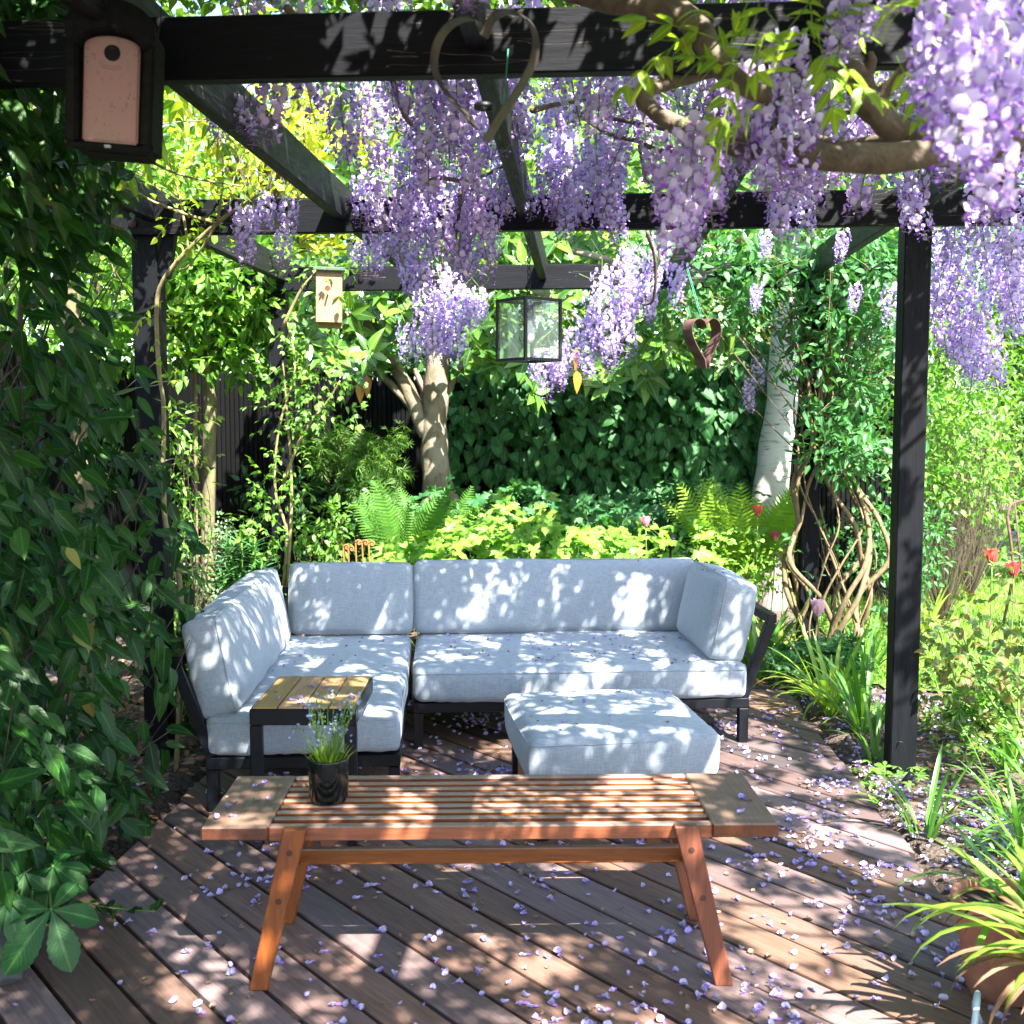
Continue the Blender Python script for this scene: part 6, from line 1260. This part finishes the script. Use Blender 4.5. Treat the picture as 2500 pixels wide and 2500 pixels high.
for x, y, n, L in ((1.30, 4.20, 16, 0.36), (1.60, 4.02, 22, 0.36), (1.70, 4.4, 22, 0.38), (1.56, 3.72, 22, 0.36), (1.76, 3.95, 26, 0.40), (1.64, 3.45, 26, 0.38), (1.90, 4.6, 24, 0.40), (1.50, 3.40, 18, 0.34), (1.95, 4.2, 24, 0.40), (1.75, 3.2, 24, 0.38), (1.42, 5.6, 34, 0.50), (1.36, 5.15, 14, 0.34), (1.92, 5.0, 26, 0.4)): clump(sl_, x, y, n, L, spread=0.55, group=SG)
clump('tall clump of pale green strap leaves in front of the honeysuckle', 1.33, 5.95, 40, 0.52, L_strapy, 0.45)
clump('fresh green strap leaves beside the tulips behind the sofa arm', 1.05, 6.75, 34, 0.48, L_strap, 0.4); clump('broad strap leaves among the tulips beside the birch', 1.2, 7.0, 26, 0.5, L_strapy, 0.4)
clump('upright green leaves beside the lawn behind the post', 1.75, 6.9, 34, 0.5, L_strap, 0.35); clump('pale upright leaves on the lawn edge under the shrub', 2.5, 8.2, 40, 0.45, L_strapy, 0.35)
clump('arching yellow green strap leaves spilling from the terracotta pot', TP2[0]+0.02, TP2[1], 85, 0.47, L_strapy, 0.85, 0.235, 95, 0.11); clump('arching mid green strap leaves in the rear terracotta pot', TP1[0]+0.04, TP1[1], 22, 0.36, L_strap, 0.8, 0.25, 60, 0.09)
# dry leaves hanging from the potted clump
b = np.array([TP2[0], TP2[1], 0.2]); dr = thing('withered_leaves', 'withered tan leaves hanging over the terracotta pot', 'leaves', tuple(b)); n = 26; a = RNG.uniform(2.0, 5.5, n); put_leaves(dr, b, K_strap[2:], L_litter, b+np.stack([np.cos(a)*0.11, np.sin(a)*0.11, np.full(n, 0.03)], 1), np.stack([np.cos(a), np.sin(a), -0.6+0*a], 1), np.stack([np.cos(a)*0.7, np.sin(a)*0.7, 0.6+0*a], 1), RNG.uniform(0.25, 0.36, n), 26, 'withered_leaf', 'withered_mass')
tag(tube('garden_hose', [(0.93, 2.62, 0.012), (0.955, 2.66, 0.08), (0.975, 2.70, 0.14), (0.985, 2.74, 0.08), (1.02, 2.80, 0.012)], 0.008, M_hose, None, 8, 6), 'pale blue hose looping beside the terracotta pots', 'hose')

# ================================================================ LAWN, LITTER
def lawn_inside(x, y): return (x > 1.62+0.12*np.sin(y*1.7)) & (y > 6.6-0.25*(x-1.6)) & (x < 9) & (y < 13)
lx = np.linspace(1.5, 9, 60); ly = np.linspace(5.0, 13, 60); LX, LY = np.meshgrid(lx, ly); Iq = np.arange(3600).reshape(60, 60); Qd = np.stack([Iq[:-1, :-1], Iq[:-1, 1:], Iq[1:, 1:], Iq[1:, :-1]], -1).reshape(-1, 4)
ctr = np.stack([LX, LY], -1).reshape(-1, 2)[Qd].mean(1); Qd = Qd[lawn_inside(ctr[:, 0], ctr[:, 1])]; LZ = ground_height(LX, LY)+0.014
tag(obj('lawn', mesh_np('lawn', np.stack([LX, LY, LZ], -1).reshape(-1, 3), (Qd, None)), M_lawn), kind='structure')
n = 26000; X = RNG.uniform(1.5, 5.5, n); Y = RNG.uniform(5.2, 12, n); k = lawn_inside(X, Y) & (RNG.random(n) < np.clip(9.0/Y, 0.3, 1)); X, Y = X[k], Y[k]; n = len(X)
a = RNG.uniform(0, 6.28, n); gr = thing('grass', None, None); bpy.data.objects.remove(gr)
class _G: pass
def stuff_mass(name, label, cat, kinds, m, pos, d, nr, size):
    e = bpy.data.objects.new('tmp', None); COL.objects.link(e); put_leaves(e, (0, 0, 0), kinds, m, pos, d, nr, size, 0, name, name)
    o = [c for c in e.children][0]; o.parent = None; bpy.data.objects.remove(e); o.name = name; return tag(o, label, cat, None, 'stuff')
up_ = np.stack([RNG.normal(0, 0.25, n), RNG.normal(0, 0.25, n), np.ones(n)], 1); out = np.stack([np.cos(a), np.sin(a), np.zeros(n)], 1); stuff_mass('grass', 'short bright green lawn grass behind the rose bush', 'grass', K_blade, L_grass, np.stack([X, Y, ground_height(X, Y)+0.008], 1), out, up_, RNG.uniform(0.05, 0.10, n))
n = 1500; X = np.where(RNG.random(n) < 0.7, RNG.uniform(-2.6, -1.66, n), RNG.uniform(1.25, 2.2, n)); Y = RNG.uniform(2.6, 6.5, n); d = RNG.normal(0, 1, (n, 3)); d[:, 2] *= 0.25; nr = RNG.normal(0, 0.35, (n, 3)); nr[:, 2] += 1
k = (X < 0) | (RNG.random(n) < 0.25); stuff_mass('leaf_litter', 'dry brown fallen leaves along the edge of the deck', 'leaves', K_dead, L_litter, np.stack([X, Y, ground_height(X, Y)+RNG.uniform(0.0, 0.02, n)], 1)[k], d[k], nr[k], RNG.uniform(0.03, 0.075, n)[k])
n = 900; X = RNG.uniform(-3.2, 1.4, n); Y = RNG.uniform(6.5, 9, n); d = RNG.normal(0, 1, (n, 3)); d[:, 2] *= 0.25; nr = RNG.normal(0, 0.35, (n, 3)); nr[:, 2] += 1
stuff_mass('leaf_litter', 'rusty brown fallen leaves on the soil behind the sofa', 'leaves', K_dead, L_litter, np.stack([X, Y, ground_height(X, Y)+0.01], 1), d, nr, RNG.uniform(0.05, 0.1, n))
n = 2600; X = np.concatenate([RNG.uniform(1.2, 3.0, 1600), RNG.uniform(-3.2, 1.6, 1000)]); Y = np.concatenate([RNG.uniform(4.6, 7.2, 1600), RNG.uniform(6.55, 9.2, 1000)]); k = np.sin(X*6+Y*4)+np.sin(X*3-Y*7)+RNG.normal(0, 0.4, n) > 0.5; X, Y = X[k], Y[k]; n = len(X); d = RNG.normal(0, 1, (n, 3)); d[:, 2] = np.abs(d[:, 2])*0.5; nr = RNG.normal(0, 0.3, (n, 3)); nr[:, 2] += 1
stuff_mass('ground_cover', 'low green seedlings and weeds covering the soil of the beds', 'ground cover', K_geran, L_rose, np.stack([X, Y, ground_height(X, Y)+RNG.uniform(0.01, 0.06, n)], 1), d, nr, RNG.uniform(0.03, 0.06, n))

# ================================================================ FORGET-ME-NOTS IN THE POT
fb = np.array([PBx, PBy, BH+0.105]); fg = thing('forget_me_nots', 'blue forget-me-nots growing in the glossy black pot', 'flowers', tuple(fb))
n = 60; a = RNG.uniform(0, 6.28, n); r = RNG.uniform(0, 0.045, n); up_ = np.stack([np.cos(a)*0.5, np.sin(a)*0.5, np.ones(n)], 1); put_leaves(fg, fb, K_narrow, L_wist, fb+np.stack([np.cos(a)*r, np.sin(a)*r, np.zeros(n)], 1), up_, np.stack([-np.cos(a), -np.sin(a), 0.3+0*a], 1), RNG.uniform(0.05, 0.085, n), 60)
FV = []; FF = []; fc = []
for k in range(5):
    a0 = k*1.2566; b_ = len(FV); FV += [(0, 0, 0), (0.45*math.cos(a0-0.5), 0.45*math.sin(a0-0.5), 0.08), (0.62*math.cos(a0), 0.62*math.sin(a0), 0.1), (0.45*math.cos(a0+0.5), 0.45*math.sin(a0+0.5), 0.08)]; FF.append([b_, b_+1, b_+2, b_+3]); fc += [(0.62, 0.55, 0.22), (0.13, 0.28, 0.70), (0.17, 0.34, 0.76), (0.13, 0.28, 0.70)]
K_forget = [LM(FV, FF, None, np.array(fc))]; fp_ = []; fd = []; buds = MB()
for i in range(30):
    a = RNG.uniform(0, 6.28); rr_ = RNG.uniform(0.2, 1.0)*0.5; h = RNG.uniform(0.10, 0.215); tip = fb+np.array([math.cos(a)*rr_*h*1.1, math.sin(a)*rr_*h*1.1, h]) if i else fb+np.array([-0.105, 0.0, 0.115])
    root_ = fb+np.array([math.cos(a)*0.02, math.sin(a)*0.02, -0.002]); mid = (root_+tip)/2+np.array([0, 0, 0.02]); tube('flower_stem', [root_, mid, tip], [0.0013, 0.0011, 0.0007], B_stem, fg, 5, 5, 0, fb)
    for k in range(RNG.integers(2, 5)): fp_.append(tip+RNG.normal(0, 0.008, 3)-np.array([0, 0, 0.012*k])); fd.append(rnd_dirs(1)[0]*0.6+np.array([0, -0.7, 0.5]))
    for k in range(9):
        t = 0.35+0.6*k/9; q_ = root_*(1-t)+tip*t+np.array([0, 0, 0.03*math.sin(math.pi*t)])+RNG.normal(0, 0.004, 3)-fb; V, F = box_vf(0.004, 0.004, 0.006, 0.001, q_); buds.add(V, F)
tag(obj('buds', buds.mesh('buds', True), B_stem, fg), kind='stuff'); fd = np.array(fd); put_leaves(fg, fb, K_forget, M_forget, fp_, np.cross(fd, [0.3, 0.9, 0.4]), fd, RNG.uniform(0.0075, 0.0105, len(fp_)), 200, 'flower', 'flowers')

# ================================================================ FALLEN PETALS
def petal_vf(seed, kind):
    rg = np.random.default_rng(seed); V = []; F = []; C = []
    base = np.array([(0.47, 0.43, 0.68), (0.56, 0.52, 0.74), (0.40, 0.34, 0.64)][seed % 3]) if kind < 2 else np.array([(0.30, 0.19, 0.13), (0.42, 0.33, 0.26)][seed % 2]); dk = np.array((0.33, 0.22, 0.56)) if kind < 2 else base*0.55
    def cup(cx, cy, rx, ry, h, a, c):
        b = len(V); n_ = 8; V.append((cx, cy, 0.02)); C.append(c*0.85)
        for ring, rr in ((0.55, 0.35), (1.0, 1.0)):
            for k in range(n_):
                th = 2*math.pi*k/n_; x = rx*ring*math.cos(th); y = ry*ring*math.sin(th); z = h*rr*(0.35+0.65*max(0, math.cos(th-1.2)))*rg.uniform(0.7, 1.2); V.append((cx+x*math.cos(a)-y*math.sin(a), cy+x*math.sin(a)+y*math.cos(a), 0.02+z)); C.append(c*rg.uniform(0.9, 1.12))
        for k in range(n_): F.append([b, b+1+k, b+1+(k+1) % n_]); F.append([b+1+k, b+1+n_+k, b+1+n_+(k+1) % n_, b+1+(k+1) % n_])
    if kind == 0: cup(0, 0, 0.46, 0.30, 0.62, rg.uniform(0, 6), base); cup(-0.25, 0.2, 0.36, 0.22, 0.5, rg.uniform(0, 6), base*1.1); cup(0.5, 0.1, 0.40, 0.16, 0.25, rg.uniform(-0.5, 0.5), dk)
    elif kind == 1: cup(0, 0, 0.50, 0.28, 0.7, rg.uniform(0, 6), base)
    else: cup(0, 0, 0.36, 0.20, 0.5, rg.uniform(0, 6), base); cup(0.3, 0.1, 0.3, 0.14, 0.3, rg.uniform(0, 6), base*0.8)
    if kind != 1: b = len(V); V += [(0.6, 0.1, 0.05), (1.25, 0.25, 0.02), (1.25, 0.29, 0.02), (0.6, 0.15, 0.05)]; F.append([b, b+1, b+2, b+3]); C += [(0.25, 0.17, 0.20)]*4
    return LM(V, F, None, np.clip(np.array(C), 0, 1))
K_pet = [petal_vf(i, 0) for i in range(4)]+[petal_vf(i, 1) for i in range(4)]+[petal_vf(i, 2) for i in range(3)]
bpy.context.view_layer.update()
from mathutils.bvhtree import BVHTree
def bvh(objs):
    V = []; F = []
    for o in objs:
        n0 = len(V); V += [o.matrix_world @ v.co for v in o.data.vertices]; F += [[i+n0 for i in p.vertices] for p in o.data.polygons]
    return BVHTree.FromPolygons(V, F)
seatb = bvh([o for o in bpy.data.objects if o.name.startswith(('cushion', 'square_cushion')) and o.data])
woodb = bvh([o for o in list(bn.children)+list(tt.children) if o.data])
pet = []     # (pos, normal, size, label, group)
def drop(bv, x, y, z0=2.0):
    h = bv.ray_cast(Vector((x, y, z0)), Vector((0, 0, -1))); return h
def lab(kind): return {'stool': ('withered lilac petal lying on the square footstool cushion', 'petals on the footstool cushion'), 'corner': ('withered lilac petal lying on the corner seat cushion behind the side table', 'petals on the corner seat cushion'), 'long': ('withered lilac petal lying on the long seat cushion', 'petals on the long seat cushion'), 'bench': ('fallen lilac petal lying on the slatted teak bench', 'petals on the bench'), 'table': ('fallen lilac petal lying on the side table slats', 'petals on the side table'), 'deck': ('fallen lilac petal lying on the deck boards', 'petals on the deck')}[kind]
def cl_xy(n, x0, x1, y0, y1, k=0.55, nc=40, sp=0.10):
    c = np.stack([RNG.uniform(x0, x1, nc), RNG.uniform(y0, y1, nc)], 1); m_ = int(n*k); a = c[RNG.integers(0, nc, m_)]+RNG.normal(0, sp, (m_, 2)); b = np.stack([RNG.uniform(x0, x1, n-m_), RNG.uniform(y0, y1, n-m_)], 1); return np.vstack([a, b])
for x, y in cl_xy(2700, -1.6, 1.18, 2.5, 6.2, 0.5, 90, 0.07):
    if DX0+0.03 < x < DX1-0.03 and RNG.random() < np.interp(x, [-1.6, -1.2, -0.6, 1.2], [0.35, 0.6, 0.9, 1.0]): pet.append((np.array([x, y, 0.0]), np.array([0, 0, 1.0]), RNG.uniform(0.017, 0.029), 'deck'))
for x, y in list(cl_xy(150, -0.75, 0.75, 5.25, 5.95, 0.6, 26, 0.05))+list(cl_xy(46, -1.5, -0.85, 4.5, 5.9, 0.5, 10, 0.05))+list(cl_xy(34, -0.25, 0.42, 4.05, 4.75, 0.3, 8, 0.05))+list(cl_xy(14, -1.5, 0.7, 6.0, 6.15, 0.2, 5, 0.05)):
    h = drop(seatb, x, y)
    if h[0] is not None and h[1].z > 0.75: pet.append((np.array(h[0]), np.array(h[1]), RNG.uniform(0.012, 0.021), 'stool' if math.hypot(x-OC[0], y-OC[1]) < 0.5 else ('corner' if (SM.inverted() @ Vector((x, y, 0))).x < -0.015 else 'long')))
for x, y in [tuple(PZ(u, v, BH)[:2]) for u, v in ((575, 1895), (625, 1920), (648, 1912), (556, 1950), (555, 1970), (575, 1962), (625, 1955), (655, 1953), (530, 2000), (565, 1995), (685, 1925), (1810, 1950), (1832, 1955), (1812, 1985), (1215, 1967), (1020, 2005))]+[tuple(PZ(u, v, TH)[:2]) for u, v in ((695, 1648), (672, 1692), (680, 1708), (712, 1712), (733, 1708), (760, 1697), (762, 1678), (792, 1680), (822, 1670), (735, 1718), (860, 1702), (810, 1700))]:
    h = drop(woodb, x, y)
    if h[0] is not None and h[0].z > 0.40: pet.append((np.array(h[0]), np.array(h[1]), RNG.uniform(0.017, 0.027), 'table' if h[0].z > 0.49 else 'bench'))
order = sorted(range(len(pet)), key=lambda i: (pet[i][3] not in ('bench', 'table'), np.linalg.norm(pet[i][0]-_C)))
def vis(i): u, v, _ = proj(pet[i][0]); return 0 < u < 2500 and 0 < v < 2500
quota = {'bench': 20, 'table': 20, 'stool': 20, 'corner': 20, 'long': 40, 'deck': 180}; single = []; rest = []
for i in order:
    kd = pet[i][3]
    if quota[kd] > 0 and vis(i): single.append(i); quota[kd] -= 1
    else: rest.append(i)
pm = [k.mesh('fallen_petal', M_fallen) for k in K_pet]
for i in single:
    p, nr, s, kd = pet[i]; k = RNG.choice(11, p=[.12]*4+[.06]*4+[.28/3]*3) if kd in ('deck', 'bench', 'table') else RNG.choice(11, p=[.06]*4+[.05]*4+[.56/3]*3); l_, g_ = lab(kd)
    o = bpy.data.objects.new('fallen_petal', pm[k]); COL.objects.link(o); a = RNG.uniform(0, 6.28); M4 = np.eye(4); M4[:3, :3] = frame(np.array([math.cos(a), math.sin(a), 0.0]), nr+RNG.normal(0, 0.08, 3))[0]*s; M4[:3, 3] = p+nr*0.0005; o.matrix_basis = Matrix(M4.tolist()); tag(o, l_, 'petal', g_)
n2 = 4200; ex = np.concatenate([RNG.uniform(1.2, 2.3, n2)]); ey = RNG.uniform(3.0, 6.5, n2); k = np.sin(ex*5+ey*3)+RNG.normal(0, 0.6, n2) > -0.5; ex, ey = ex[k], ey[k]
gp = np.stack([ex, ey, ground_height(ex, ey)+0.004], 1); lx_ = np.stack([RNG.uniform(-2.2, -1.66, 60), RNG.uniform(2.8, 4.6, 60)], 1); gp = np.vstack([gp, np.stack([lx_[:, 0], lx_[:, 1], ground_height(lx_[:, 0], lx_[:, 1])+0.004], 1)])
pos = np.vstack([[pet[i][0] for i in rest], gp]); nn = np.vstack([[pet[i][1] for i in rest], np.tile([0, 0, 1.0], (len(gp), 1))]); sz = np.concatenate([[pet[i][2] for i in rest], RNG.uniform(0.014, 0.024, len(gp))]); a = RNG.uniform(0, 6.28, len(pos))
stuff_mass('fallen_petals', 'scattered lilac petals covering the mulch and the far deck boards', 'petals', K_pet, M_fallen, pos+nn*0.0005, np.stack([np.cos(a), np.sin(a), 0*a], 1), nn+RNG.normal(0, 0.12, (len(pos), 3)), sz)
